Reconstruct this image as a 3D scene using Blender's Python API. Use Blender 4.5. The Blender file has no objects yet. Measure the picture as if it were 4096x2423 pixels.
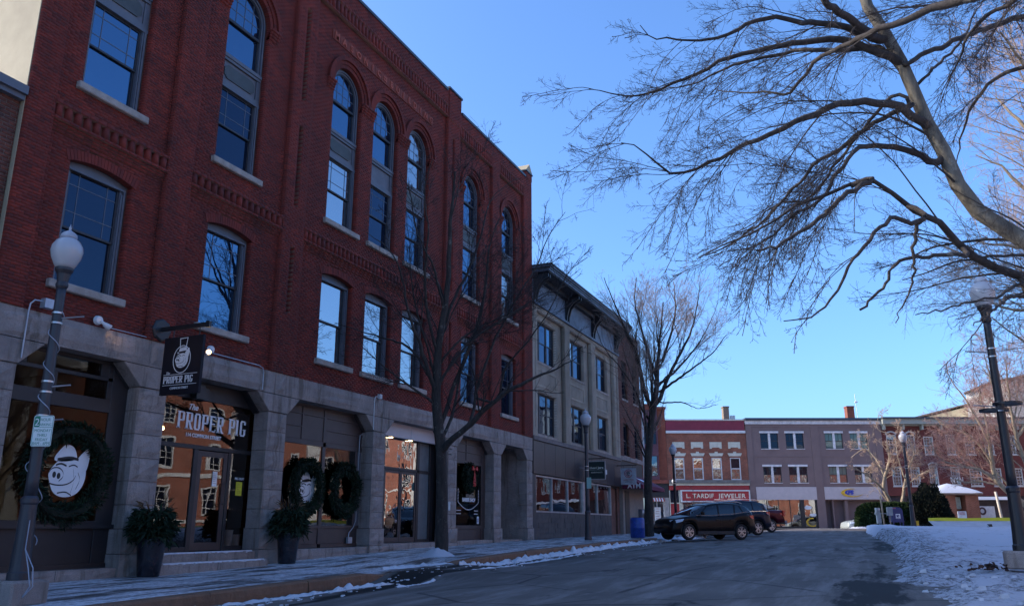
import bpy, bmesh, math, random
import numpy as np
from mathutils import Vector, Matrix, noise as mnoise
PI = math.pi
R = math.radians
rng = np.random.default_rng(7)
random.seed(7)
scene = bpy.context.scene
COL = scene.collection
# ------------------------------------------------------------------ camera
PITCH, HEAD = R(15.22), R(23.53)
cam_d = bpy.data.cameras.new('camera'); cam = bpy.data.objects.new('camera', cam_d); COL.objects.link(cam)
cam_d.sensor_width = 36.0; cam_d.lens = 28.96; cam_d.clip_start = .05; cam_d.clip_end = 3000
cam.location = (0, 0, 0); cam.rotation_euler = (PI/2 + PITCH, 0, HEAD)
scene.camera = cam
# ------------------------------------------------------------------ light
SUN_ROT, SUN_EL = R(-108), R(27)
world = bpy.data.worlds.new('World'); scene.world = world; world.use_nodes = True
wn = world.node_tree; bg = wn.nodes['Background']
sky = wn.nodes.new('ShaderNodeTexSky'); sky.sky_type = 'NISHITA'; sky.sun_disc = False
sky.sun_elevation = SUN_EL; sky.sun_rotation = SUN_ROT
sky.air_density = 1.0; sky.dust_density = 2.8; sky.ozone_density = 9.2; sky.altitude = 200
wn.links.new(sky.outputs[0], bg.inputs[0]); bg.inputs[1].default_value = 0.15
sd = bpy.data.lights.new('sun', 'SUN'); sd.energy = 2.3; sd.angle = R(.53); sd.color = (1.0, .83, .64)
sun = bpy.data.objects.new('sun', sd); COL.objects.link(sun)
sv = Vector((math.sin(SUN_ROT)*math.cos(SUN_EL), math.cos(SUN_ROT)*math.cos(SUN_EL), math.sin(SUN_EL)))
sun.rotation_euler = sv.to_track_quat('Z', 'Y').to_euler()
scene.view_settings.view_transform = 'Standard'; scene.view_settings.look = 'None'
scene.view_settings.gamma = 1; scene.view_settings.exposure = 1.4
scene.view_settings.use_curve_mapping = False
scene.cycles.max_bounces = 6; scene.cycles.diffuse_bounces = 3; scene.cycles.glossy_bounces = 3
scene.cycles.transparent_max_bounces = 12

# ------------------------------------------------------------------ materials
class NB:
    def __init__(s, name):
        s.m = bpy.data.materials.new(name); s.m.use_nodes = True; s.t = s.m.node_tree; s.p = s.t.nodes['Principled BSDF']
        s._co = None
    def n(s, ty, **kw):
        nd = s.t.nodes.new(ty)
        for k, v in kw.items():
            if k.startswith('i_'):
                nd.inputs[k[2:].replace('_', ' ')].default_value = v
            else: setattr(nd, k, v)
        return nd
    def l(s, a, b): s.t.links.new(a, b)
    def co(s):
        if s._co is None: s._co = s.n('ShaderNodeTexCoord').outputs['Object']
        return s._co
    def noise(s, scale, detail=4, rough=.6, vec=None, stretch=None, dist=0):
        v = vec or s.co()
        if stretch:
            mp = s.n('ShaderNodeMapping'); mp.inputs['Scale'].default_value = stretch; s.l(v, mp.inputs['Vector']); v = mp.outputs[0]
        nd = s.n('ShaderNodeTexNoise'); nd.inputs['Scale'].default_value = scale; nd.inputs['Detail'].default_value = detail
        nd.inputs['Roughness'].default_value = rough; nd.inputs['Distortion'].default_value = dist
        s.l(v, nd.inputs['Vector']); return nd.outputs['Fac']
    def ramp(s, fac, pts):
        r = s.n('ShaderNodeValToRGB'); e = r.color_ramp.elements
        while len(e) < len(pts): e.new(.5)
        for i, (p, c) in enumerate(pts):
            e[i].position = p; e[i].color = (c, c, c, 1) if isinstance(c, (int, float)) else (*c, 1)
        s.l(fac, r.inputs[0]); return r.outputs[0]
    def mix(s, fac, a, b, mode='MIX'):
        m = s.n('ShaderNodeMix', data_type='RGBA', blend_type=mode)
        for sock, v in ((m.inputs[0], fac), (m.inputs[6], a), (m.inputs[7], b)):
            if hasattr(v, 'links') or isinstance(v, bpy.types.NodeSocket): s.l(v, sock)
            elif isinstance(v, (int, float)): sock.default_value = v
            else: sock.default_value = (*v, 1)
        return m.outputs[2]
    def math(s, op, a, b=0.):
        m = s.n('ShaderNodeMath', operation=op)
        for i, v in enumerate((a, b)):
            if isinstance(v, bpy.types.NodeSocket): s.l(v, m.inputs[i])
            else: m.inputs[i].default_value = v
        return m.outputs[0]
    def base(s, v):
        if isinstance(v, bpy.types.NodeSocket): s.l(v, s.p.inputs['Base Color'])
        else: s.p.inputs['Base Color'].default_value = (*v, 1)
    def bump(s, h, strength=.3, dist=.02):
        b = s.n('ShaderNodeBump'); b.inputs['Strength'].default_value = strength; b.inputs['Distance'].default_value = dist
        s.l(h, b.inputs['Height']); s.l(b.outputs[0], s.p.inputs['Normal'])
    def set(s, **kw):
        for k, v in kw.items(): s.p.inputs[k.replace('_', ' ')].default_value = v
        return s
_mc = {}
def mat(name, col, rough=.6, metal=0., var=.25, scale=3., bump=0., bscale=40., isl=0., dark=None, spec=.5):
    if name in _mc: return _mc[name]
    b = NB(name); n1 = b.noise(scale, 5, .65)
    c = b.mix(b.ramp(n1, [(.3, 0.), (.7, 1.)]), tuple(x*(1-var) for x in col), tuple(min(1, x*(1+var)) for x in col))
    if isl:
        g = b.n('ShaderNodeNewGeometry').outputs['Random Per Island']; o = b.n('ShaderNodeObjectInfo').outputs['Random']
        f = b.math('FRACT', b.math('ADD', g, o)); f = b.ramp(f, [(0., 0.), (.55, .25), (1., 1.)])
        so = b.ramp(b.noise(.45, 6, .7, stretch=(1, 1, .45)), [(.40, 0.), (.70, .75)]); c = b.mix(so, c, tuple(x*.45 for x in col))
        c = b.mix(b.math('MULTIPLY', f, isl), c, dark or tuple(x*.35 for x in col))
    b.base(c); b.set(Roughness=rough, Metallic=metal); b.p.inputs['Specular IOR Level'].default_value = spec
    if bump: b.bump(b.noise(bscale, 4, .7), bump)
    _mc[name] = b.m; return b.m
def glass(name, ior, tint=(.01, .015, .03), wav=.05, clear=0., wscale=1.3, rough=0.0, gc=(.95, .97, 1)):
    if name in _mc: return _mc[name]
    b = NB(name); t = b.t
    t.nodes.remove(b.p)
    fr = b.n('ShaderNodeFresnel'); fr.inputs['IOR'].default_value = ior
    gl = b.n('ShaderNodeBsdfGlossy'); gl.inputs['Roughness'].default_value = rough; gl.inputs['Color'].default_value = (*gc, 1)
    if clear: lo = b.n('ShaderNodeBsdfTransparent'); lo.inputs['Color'].default_value = (clear, clear, clear, 1)
    else:
        lo = b.n('ShaderNodeBsdfDiffuse'); lo.inputs['Color'].default_value = (*tint, 1)
    bp = b.n('ShaderNodeBump'); bp.inputs['Strength'].default_value = wav; bp.inputs['Distance'].default_value = .05
    b.l(b.noise(wscale, 2, .5), bp.inputs['Height']); b.l(bp.outputs[0], gl.inputs['Normal'])
    mx = b.n('ShaderNodeMixShader'); b.l(fr.outputs[0], mx.inputs[0]); b.l(lo.outputs[0], mx.inputs[1]); b.l(gl.outputs[0], mx.inputs[2])
    out = [n for n in t.nodes if n.type == 'OUTPUT_MATERIAL'][0]; b.l(mx.outputs[0], out.inputs[0])
    _mc[name] = b.m; return b.m
def emit(name, col, st):
    if name in _mc: return _mc[name]
    b = NB(name); b.p.inputs['Emission Color'].default_value = (*col, 1); b.p.inputs['Emission Strength'].default_value = st
    b.base(col); _mc[name] = b.m; return b.m
def brickmat(name, U, c1, c2, mortar, var=.3, sc=1.0):
    if name in _mc: return _mc[name]
    b = NB(name); d = b.n('ShaderNodeVectorMath', operation='DOT_PRODUCT'); b.l(b.co(), d.inputs[0]); d.inputs[1].default_value = U
    sx = b.n('ShaderNodeSeparateXYZ'); b.l(b.co(), sx.inputs[0]); cx = b.n('ShaderNodeCombineXYZ'); b.l(d.outputs['Value'], cx.inputs[0]); b.l(sx.outputs[2], cx.inputs[1])
    br = b.n('ShaderNodeTexBrick'); b.l(cx.outputs[0], br.inputs['Vector'])
    br.inputs['Scale'].default_value = sc; br.inputs['Brick Width'].default_value = .213; br.inputs['Row Height'].default_value = .068; br.inputs['Mortar Size'].default_value = .006
    br.inputs['Color1'].default_value = (*c1, 1); br.inputs['Color2'].default_value = (*c2, 1); br.inputs['Mortar'].default_value = (*mortar, 1)
    c = b.mix(b.ramp(b.noise(.8, 5), [(.35, 0.), (.7, 1.)]), tuple([1-var]*3), (1.1, 1.1, 1.1))
    b.base(b.mix(1., br.outputs['Color'], c, 'MULTIPLY')); b.set(Roughness=.85); b.bump(br.outputs['Fac'], -.2, .005)
    _mc[name] = b.m; return b.m

# ------------------------------------------------------------------ frames and mesh building
class Fr:
    def __init__(s, o, U, N):
        s.o = np.array(o, float); s.U = np.array(U, float); s.N = np.array(N, float); s.Z = np.array((0, 0, 1.))
    def __call__(s, u, z, d=0.): return s.o + s.U*u + s.Z*z + s.N*d
    def arr(s, a):  # rows (u,z,d)
        a = np.asarray(a, float); return s.o + a[:, :1]*s.U + a[:, 1:2]*s.Z + a[:, 2:3]*s.N
WF = Fr((0, 0, 0), (1, 0, 0), (0, -1, 0))       # u=x, z, d=-y
def tag(o, label=None, cat=None, group=None, kind=None):
    if label: o['label'] = label
    if cat: o['category'] = cat
    if group: o['group'] = group
    if kind: o['kind'] = kind
    return o
def thing(name, loc, label=None, cat=None, group=None):
    o = bpy.data.objects.new(name, None); COL.objects.link(o); o.location = loc; o.empty_display_size = .3
    return tag(o, label, cat, group)
def origin_of(p):
    v = Vector((0, 0, 0))
    while p is not None: v += p.location; p = p.parent
    return v
def link_mesh(name, verts, faces, m, parent=None, smooth=False, loc=None):
    me = bpy.data.meshes.new(name)
    O = np.array(origin_of(parent)) if parent is not None else np.array(loc if loc is not None else (0, 0, 0.))
    v = np.asarray(verts, float) - O
    if isinstance(faces, np.ndarray):
        k = faces.shape[1]; nf = len(faces)
        me.vertices.add(len(v)); me.vertices.foreach_set('co', v.ravel())
        me.loops.add(nf*k); me.loops.foreach_set('vertex_index', faces.ravel().astype(np.int32))
        me.polygons.add(nf); me.polygons.foreach_set('loop_start', np.arange(0, nf*k, k, dtype=np.int32))
        me.update(calc_edges=True); me.validate()
    else:
        me.from_pydata(v.tolist(), [], faces)
    mm = m if isinstance(m, (list, tuple)) else [m]
    for x in mm: me.materials.append(x)
    if smooth: me.polygons.foreach_set('use_smooth', [True]*len(me.polygons))
    o = bpy.data.objects.new(name, me); COL.objects.link(o)
    if parent is not None: o.parent = parent
    else: o.location = O
    return o
class MB:
    def __init__(s, F=WF): s.F = F; s.v = []; s.f = []; s.mi = []; s.cur = 0
    def add(s, vs, fs, world=False):
        n = len(s.v)
        s.v += [tuple(p) if world else tuple(s.F(*p)) for p in vs]
        s.f += [tuple(i+n for i in f) for f in fs]; s.mi += [s.cur]*len(fs); return s
    def box(s, u0, u1, z0, z1, d0, d1):
        return s.add([(u0, z0, d0), (u1, z0, d0), (u1, z1, d0), (u0, z1, d0), (u0, z0, d1), (u1, z0, d1), (u1, z1, d1), (u0, z1, d1)],
                     [(3, 2, 1, 0), (4, 5, 6, 7), (0, 1, 5, 4), (2, 3, 7, 6), (1, 2, 6, 5), (3, 0, 4, 7)])
    def quad(s, u0, u1, z0, z1, d): return s.add([(u0, z0, d), (u1, z0, d), (u1, z1, d), (u0, z1, d)], [(0, 1, 2, 3)])
    def prism(s, pts, d0, d1):      # pts ccw in (u,z)
        n = len(pts)
        return s.add([(u, z, d0) for u, z in pts]+[(u, z, d1) for u, z in pts],
                     [tuple(range(n-1, -1, -1)), tuple(range(n, 2*n))]+[(i, (i+1) % n, n+(i+1) % n, n+i) for i in range(n)])
    def face(s, pts, d): return s.add([(u, z, d) for u, z in pts], [tuple(range(len(pts)))])
    def ring(s, outer, inner, d0, d1):   # strip between two matching polylines, open
        n = len(outer)
        vs = [(u, z, d1) for u, z in outer]+[(u, z, d1) for u, z in inner]+[(u, z, d0) for u, z in outer]+[(u, z, d0) for u, z in inner]
        fs = []
        for i in range(n-1):
            fs += [(i, n+i, n+i+1, i+1), (2*n+i, i, i+1, 2*n+i+1), (n+i, 3*n+i, 3*n+i+1, n+i+1)]
        fs += [(0, 2*n, 3*n, n), (n-1, 2*n-1, 4*n-1, 3*n-1)]
        return s.add(vs, fs)
    def tube(s, pts, rad, n=8, world=True, cap=True):
        P = [Vector(p if world else s.F(*p)) for p in pts]
        rr = rad if isinstance(rad, (list, tuple)) else [rad]*len(P)
        vs = []; fs = []; pu = None
        for i, p in enumerate(P):
            t = (P[min(i+1, len(P)-1)]-P[max(i-1, 0)])
            t = t.normalized() if t.length > 0 else Vector((0, 0, 1))
            if pu is None: pu = t.orthogonal().normalized()
            pu = (pu - t*pu.dot(t)); pu = pu.normalized() if pu.length > 1e-6 else t.orthogonal().normalized()
            w = t.cross(pu)
            for k in range(n):
                a = 2*PI*k/n; vs.append(p+(pu*math.cos(a)+w*math.sin(a))*rr[i])
        for i in range(len(P)-1):
            for k in range(n): fs.append((i*n+k, i*n+(k+1) % n, (i+1)*n+(k+1) % n, (i+1)*n+k))
        if cap: fs += [tuple(range(n-1, -1, -1)), tuple((len(P)-1)*n+k for k in range(n))]
        return s.add(vs, fs, True)
    def lathe(s, c, prof, n=20, axis=None, cap=True):   # prof [(r,h)], c world
        c = Vector(c); ax = Vector(axis).normalized() if axis is not None else Vector((0, 0, 1)); e1 = ax.orthogonal().normalized() if axis is not None else Vector((1, 0, 0)); e2 = ax.cross(e1)
        vs = []; fs = []
        for r, h in prof:
            for k in range(n):
                a = 2*PI*k/n; vs.append(c+ax*h+(e1*math.cos(a)+e2*math.sin(a))*r)
        for i in range(len(prof)-1):
            for k in range(n): fs.append((i*n+k, i*n+(k+1) % n, (i+1)*n+(k+1) % n, (i+1)*n+k))
        if cap: fs += [tuple(range(n-1, -1, -1)), tuple((len(prof)-1)*n+k for k in range(n))]
        return s.add(vs, fs, True)
    def build(s, name, m, parent=None, label=None, smooth=False, bevel=0, **kw):
        o = link_mesh(name, s.v, s.f, m, parent, smooth, loc=(tuple(s.v[0]) if parent is None else None))
        if isinstance(m, (list, tuple)) and len(m) > 1: o.data.polygons.foreach_set('material_index', s.mi)
        if bevel:
            bm = bmesh.new(); bm.from_mesh(o.data); bmesh.ops.bevel(bm, geom=[e for e in bm.edges if len(e.link_faces) == 2 and e.calc_face_angle(0) > .5], offset=bevel, segments=1, affect='EDGES', clamp_overlap=True); bm.to_mesh(o.data); bm.free()
        if label: o['label'] = label
        for k, v in kw.items(): o[k] = v
        return o
def np_boxes(F, A):      # A rows: u0,u1,z0,z1,d0,d1  -> verts, quads (no back face)
    A = np.asarray(A, float); n = len(A)
    idx = np.array([[0, 2, 4], [1, 2, 4], [1, 3, 4], [0, 3, 4], [0, 2, 5], [1, 2, 5], [1, 3, 5], [0, 3, 5]])
    L = A[:, idx].reshape(n*8, 3); V = F.arr(L)
    q = np.array([[4, 5, 6, 7], [0, 1, 5, 4], [2, 3, 7, 6], [1, 2, 6, 5], [3, 0, 4, 7]])
    return V, (np.arange(n)[:, None, None]*8+q[None]).reshape(-1, 4)
def courses(u0, u1, z0, z1, d, openings=(), hz=.068, hu=.213, gap=.007, depth=.12, seed=0, d0=None):
    rr = np.random.default_rng(seed); bricks = []; mort = []
    nz = max(1, int(round((z1-z0)/hz))); h = (z1-z0)/nz
    for k in range(nz):
        za = z0+k*h; zb = za+h; zm = (za+zb)/2
        iv = [(u0, u1)]
        for op in openings:
            r = op(zm)
            if r is None: continue
            a, b = r; nv = []
            for p, q in iv:
                if b <= p or a >= q: nv.append((p, q)); continue
                if a > p: nv.append((p, a))
                if b < q: nv.append((b, q))
            iv = nv
        off = (k % 2)*hu/2
        for p, q in iv:
            if q-p < .02: continue
            mort.append((p+.004, q-.004, za, zb, d-depth+.003, d-.006))
            s = math.floor((p-off)/hu)*hu+off
            while s < q:
                a = max(p, s+gap/2); b = min(q, s+hu-gap/2)
                if b-a > .008: bricks.append((a, b, za+gap/2, zb-gap/2, d-depth, d+rr.uniform(-.002, .002)))
                s += hu
    return bricks, mort
def brick_parts(F, bricks, mort, parent, m, mm, n_ind=300, keep=None):
    B = np.array(bricks); C = F.arr(np.c_[(B[:, 0]+B[:, 1])/2, (B[:, 2]+B[:, 3])/2, B[:, 5]])
    O = np.array(origin_of(parent))
    dist = np.linalg.norm(C, axis=1)
    if keep is not None: dist = dist + np.where(keep(B), 0, 1e4)
    full = (B[:, 1]-B[:, 0]) > .19
    dist = dist+np.where(full, 0, 1e4)
    order = np.argsort(dist); ind = order[:n_ind]; rest = order[n_ind:]
    V, Q = np_boxes(F, B[rest]); o = link_mesh('brick', V, Q, m, parent); o['kind'] = 'stuff'
    if len(ind):
        b0 = B[ind[0]]; w = .206; h = b0[3]-b0[2]
        V, Q = np_boxes(Fr((0, 0, 0), F.U, F.N), [(-w/2, w/2, -h/2, h/2, -.12, 0)])
        me = None
        for i in ind:
            if me is None: ob = link_mesh('brick', V+O, Q, m, parent); me = ob.data
            else: ob = bpy.data.objects.new('brick', me); COL.objects.link(ob); ob.parent = parent
            ob.location = Vector(C[i]-O)
    V, Q = np_boxes(F, mort); o = link_mesh('mortar', V, Q, mm, parent); o['kind'] = 'stuff'
def text(s, F, u, z, d, size, m, parent, name='lettering', align='LEFT', xs=1., off=0., depth=.01, shear=0., spacing=1.0, fit=None):
    c = bpy.data.curves.new('t', 'FONT'); c.body = s; c.size = size; c.offset = off; c.extrude = depth/2; c.align_x = align; c.resolution_u = 3; c.shear = shear; c.space_character = spacing
    o = bpy.data.objects.new('t', c); COL.objects.link(o)
    dg = bpy.context.evaluated_depsgraph_get(); me0 = o.evaluated_get(dg).to_mesh()
    if fit:
        X = [v.co.x for v in me0.vertices]; xs = fit/(max(X)-min(X)); u -= min(X)*xs if align == 'LEFT' else 0
    vs = [(v.co.x*xs+u, v.co.y+z, v.co.z+d) for v in me0.vertices]; fs = [tuple(p.vertices) for p in me0.polygons]
    o.evaluated_get(dg).to_mesh_clear(); bpy.data.objects.remove(o); bpy.data.curves.remove(c)
    return MB(F).add(vs, fs).build(name, m, parent)
# ground heights (the street climbs gently away from the camera)
GY = [-60, -30, 0, 11.3, 14.3, 17.7, 24.2, 32.3, 48, 62, 78, 120, 400]; GZ = [-1.9, -1.5, -1.2, -1.01, -.96, -.885, -.70, -.58, -.42, -.22, -.10, -.05, -.05]
def G(y): return float(np.interp(y, GY, GZ))
KX = -9.95
def smooth(t): t = min(1, max(0, t)); return t*t*(3-2*t)
def kerbh(y):
    k = .19-.07*smooth((y-20)/20)
    return k*(1-smooth((y-15.2)/1.2)*smooth((20.0-y)/1.2)*.92)
def road_z(x, y):
    t = smooth((x-KX)/3.5); return G(y) - kerbh(y)*(1-t)-.05*t*(1-smooth((y-25)/25)*.8)
_xe = ([-20, 12.5, 14.8, 17, 24, 35, 50, 62, 70], [.9, .6, .35, .05, .25, .1, -.6, -1.6, -3.2])
def xedge(y): return float(np.interp(y, *_xe))
def park_z(x, y): return G(y)*(1-smooth((y-40)/20))+.03+.33*smooth((y-12)/30)*(1-smooth((y-40)/20))+.03*smooth((y-40)/20)+.03*smooth((x-2)/8)
# ------------------------------------------------------------------ shared materials
M = {}
M['brick'] = mat('red_brick', (.195, .021, .010), .85, var=.35, scale=1.2, bump=.25, bscale=60, isl=.55, dark=(.035, .008, .008))
M['brick_old'] = mat('old_brick', (.17, .05, .03), .9, var=.4, scale=1.5, bump=.4, bscale=60, isl=.8, dark=(.07, .03, .025))
M['brick_cream'] = mat('cream_brick', (.42, .355, .28), .85, var=.2, scale=1.2, bump=.2, bscale=60, isl=.35, dark=(.36, .30, .24))
M['mortar'] = mat('mortar', (.15, .07, .05), .95, var=.4, scale=1.0)
M['mortar_light'] = mat('mortar_light', (.20, .16, .13), .95, var=.3, scale=2.)
M['stucco'] = mat('stucco', (.375, .32, .215), .9, var=.12, scale=1.1, bump=.4, bscale=3)
def granite(name, col, stain=.6):
    b = NB(name); c = b.mix(b.ramp(b.noise(1.2, 6, .7), [(.35, 0.), (.7, 1.)]), tuple(x*.55 for x in col), tuple(x*1.12 for x in col))
    sp = b.ramp(b.noise(90, 2, .5), [(.45, 0.), (.62, 1.)]); c = b.mix(sp, c, tuple(x*.6 for x in col))
    st = b.ramp(b.noise(1.0, 4, .7, stretch=(3.5, 3.5, .35)), [(.52, 0.), (.66, 1.)])
    c = b.mix(b.math('MULTIPLY', st, stain), c, (.07, .05, .03)); b.base(c); b.set(Roughness=.85)
    b.bump(b.noise(7, 8, .75), .9, .05); return b.m
M['granite'] = granite('granite', (.37, .305, .275))
M['granite_brown'] = granite('kerb_granite', (.27, .14, .08), .3)
M['sill'] = mat('sill_stone', (.32, .27, .235), .9, var=.3, scale=3, bump=.9, bscale=12)
M['frame'] = mat('slate_paint', (.095, .10, .12), .55, var=.12)
M['frame_dark'] = mat('dark_sash', (.02, .018, .022), .5)
M['panel_board'] = mat('grey_board', (.11, .11, .13), .6)
M['octagon'] = mat('olive_board', (.05, .053, .052), .6)
M['charcoal'] = mat('charcoal_paint', (.016, .014, .016), .5, var=.2)
M['brownwood'] = mat('brown_trim', (.05, .034, .032), .5, var=.2)
M['white_panel'] = mat('white_panel', (.46, .42, .43), .5, var=.06, scale=1)
M['black'] = mat('black_metal', (.012, .012, .014), .45)
M['coping'] = mat('coping_metal', (.03, .035, .045), .4)
M['white'] = mat('white_paint', (.6, .6, .6), .5, var=.08)
M['decal'] = mat('white_vinyl', (.70, .69, .69), .7, var=.05)
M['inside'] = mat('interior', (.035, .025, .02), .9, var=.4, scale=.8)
M['stepsnow'] = mat('step_snow', (.5, .5, .53), .7, var=.2, scale=9)
M['terracotta'] = mat('terracotta', (.17, .03, .016), .8, var=.2)
G_DK = glass('pane_dark', 1.5, (.006, .009, .018), gc=(.5, .7, 1)); G_MD = glass('pane_blue', 2.7, (.006, .010, .02), gc=(.42, .70, 1)); G_PL = glass('pane_pale', 4.5, (.02, .025, .03))
G_SH = glass('shop_pane', 1.85, wav=.07, clear=.6, wscale=.8)
G_WV = glass('wavy_pane', 3.6, wav=.10, clear=.3, wscale=1.5)
G_SHD = glass('shop_pane_dark', 1.32, wav=.05, clear=.7, wscale=.8)

def arc(c, z, r, a0, a1, n, ry=None): return [(c+r*math.cos(a0+(a1-a0)*i/n), z+(ry or r)*math.sin(a0+(a1-a0)*i/n)) for i in range(n+1)]
def seg_top(c, hw, z, rise, n=10): return [(c+hw-2*hw*i/n, z+rise*(1-(2*i/n-1)**2)) for i in range(n+1)]
def rect(u0, u1, z0, z1): return [(u0, z0), (u1, z0), (u1, z1), (u0, z1)]
def frame_box(mb, u0, u1, z0, z1, w, d0, d1, bot=None):
    bot = w if bot is None else bot
    mb.box(u0, u0+w, z0, z1, d0, d1); mb.box(u1-w, u1, z0, z1, d0, d1)
    mb.box(u0+w, u1-w, z1-w, z1, d0, d1-.002)
    if bot: mb.box(u0+w, u1-w, z0, z0+bot, d0, d1-.002)
def sash(F, win, u0, u1, z0, z1, d, gm, mun=True, pane_shape=None, fm=None):
    fm = fm or M['frame_dark']; w = .045
    if pane_shape is None:
        mb = MB(F); frame_box(mb, u0, u1, z0, z1, w, d-.03, d+.02); mb.build('sash', fm, win)
        MB(F).quad(u0+w, u1-w, z0+w, z1-w, d).build('pane', gm, win)
    if mun:
        mb = MB(F); W = u1-u0; H = z1-z0
        for f in (.22, .78): mb.box(u0+W*f-.009, u0+W*f+.009, z0+w, z1-w, d+.001, d+.008)
        for f in (.3, .76): mb.box(u0+w, u1-w, z0+H*f-.009, z0+H*f+.009, d+.001, d+.006)
        mb.build('muntin', M['frame'], win)

# ================================================================== MASONIC BUILDING
XF = -14.5
FM = Fr((XF, 0, 0), (0, 1, 0), (1, 0, 0))
mason = thing('brick_building', (XF, 9.5, -1.0), 'tall red brick hall with arched upper windows, granite shopfronts and MASONIC BUILDING lettering', 'building')
CEN = [11.46, 15.37, 20.05, 22.38, 24.68, 29.2, 33.07]; HW = .79
ops = []; mort = []; bricks = []
def open_low(c):
    def f(z):
        if 4.72 < z <= 7.3: return c-HW, c+HW
        if 7.3 < z < 7.42:
            k = HW*math.sqrt(max(0, 1-(z-7.3)/.12)); return c-k, c+k
    return f
ZS = 13.7
def open_up(c):
    def f(z):
        if 9.06 < z <= ZS: return c-HW, c+HW
        if ZS < z < ZS+HW: k = math.sqrt(HW*HW-(z-ZS)**2); return c-k, c+k
        return None
    return f
def ring_block(c, r):     # region taken by voussoirs
    def f(z):
        if ZS < z < ZS+r: k = math.sqrt(r*r-(z-ZS)**2); return c-k, c+k
    return f
def seg_block(c):
    def f(z):
        if 7.3 < z < 7.66:
            if z < 7.46: return c-HW-.1, c+HW+.1
            k = (HW+.1)*math.sqrt(max(0, 1-(z-7.44)/.24)); return c-k, c+k
    return f
def rectop(u0, u1, z0, z1): return lambda z: (u0, u1) if z0 < z < z1 else None
OP = [open_low(c) for c in CEN]+[open_up(c) for c in CEN]+[ring_block(c, 1.14) for c in CEN]+[seg_block(c) for c in CEN]
def zone(u0, u1, z0, z1, d, ops=(), seed=0, depth=.13):
    b, m = courses(u0, u1, z0, z1, d, ops, seed=seed, depth=depth); bricks.extend(b); mort.extend(m)
PIL = [(9.5, 10.08), (13.05, 13.80), (17.2, 18.15), (26.72, 27.78), (31.0, 31.75), (34.6, 35.62)]
BAY = [(10.08, 13.05, 15.62), (13.80, 17.2, 15.62), (18.15, 26.72, 16.02), (27.78, 31.0, 15.62), (31.75, 34.6, 15.62)]
for i, (a, b) in enumerate(PIL):
    sl = []
    if i == 2: sl = [rectop(17.60, 17.78, z0, z1) for z0, z1 in ((5.7, 7.6), (8.85, 11.35), (12.2, 15.35))]
    if i == 3: sl = [rectop(27.12, 27.30, z0, z1) for z0, z1 in ((5.7, 7.6), (8.85, 11.35), (12.2, 15.35))]
    top = 16.0 if i in (2, 3) else 15.6
    zone(a, b, 4.0, top, .06, sl, seed=i, depth=.20)
    for s_ in ((17.60, 17.78) if i == 2 else (27.12, 27.30),) if i in (2, 3) else ():
        for z0, z1 in ((5.7, 7.6), (8.85, 11.35), (12.2, 15.35)): mort.append((s_[0], s_[1], z0, z1, -.14, -.10))
for i, (a, b, zt) in enumerate(BAY):
    bl = [rectop(a, b, 7.80, 8.36)]
    zone(a, b, 4.0, zt, -.06, OP+bl, seed=20+i)
# belts, corbels and dentils
def belt(a, b, z, h=.34, pitch=.213, low=True):
    if low:
        for k, dd in enumerate((-.035, -.01, .02)):
            bb, mm_ = courses(a, b, z-.20+k*.068, z-.132+k*.068, dd, seed=k, depth=.15); bricks.extend(bb); mort.extend(mm_)
    bb, mm_ = courses(a, b, z, z+.068, .075, depth=.18, seed=3); bricks.extend(bb); mort.extend(mm_)
    mort.append((a, b, z+.068, z+.068+h, -.2, -.05))
    n = int((b-a)/pitch)
    for k in range(n):
        u = a+(k+.5)*(b-a)/n; bricks.append((u-.055, u+.055, z+.075, z+.068+h-.005, -.12, .06))
    bb, mm_ = courses(a, b, z+.068+h, z+.136+h, .075, depth=.18, seed=4); bricks.extend(bb); mort.extend(mm_)
for a, b, zt in BAY: belt(a, b, 7.96, .27)
for a, b, zt in BAY: belt(a+.0, b-.0, zt+.02, .40, .205, low=False)
TOP = {0: 16.82, 1: 16.82, 2: 17.32, 3: 16.82, 4: 16.82}
for i, (a, b, zt) in enumerate(BAY):
    zone(a, b, zt+.556, TOP[i]-.10, .06, seed=40+i, depth=.2)
for i, (a, b) in enumerate(PIL):
    top = {2: 17.38, 3: 17.38}.get(i, 16.82)
    zone(a, b, 16.0 if i in (2, 3) else 15.6, top-.1 if i not in (2, 3) else 17.3, .06 if i not in (2, 3) else .09, seed=60+i, depth=.24)
zone(34.85, 35.62, 16.72, 17.05, .08, seed=71, depth=.5)
brick_parts(FM, bricks, mort, mason, M['brick'], M['mortar'], 300, keep=lambda B: (B[:, 0] > 10) & (B[:, 2] < 8.6))
# bonding of the window heads: radial bricks
mb = MB(FM); rr = random.Random(3)
def vous(c, z, r0, r1, a0, a1, n, d0, d1):
    for k in range(n):
        t0 = a0+(a1-a0)*(k+.06)/n; t1 = a0+(a1-a0)*(k+.94)/n
        mb.prism([(c+r0*math.cos(t0), z+r0*math.sin(t0)), (c+r1*math.cos(t0), z+r1*math.sin(t0)), (c+r1*math.cos(t1), z+r1*math.sin(t1)), (c+r0*math.cos(t1), z+r0*math.sin(t1))], d0, d1+rr.uniform(0, .004))
for c in CEN:
    vous(c, ZS, HW-.005, .91, 0, PI, 36, -.2, -.05); vous(c, ZS, .915, 1.03, 0, PI, 40, -.2, -.02); vous(c, ZS, 1.035, 1.155, 0, PI, 44, -.2, .045)
    Rr = (HW*HW+.12*.12)/(2*.12); zc = 7.42-Rr; a = math.asin(HW/Rr)
    vous(c, zc, Rr-.002, Rr+.22, PI/2-a-.03, PI/2+a+.03, 22, -.2, -.045)
mb.build('arch_brick', M['brick'], mason, kind='stuff')
mb = MB(FM)
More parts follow.
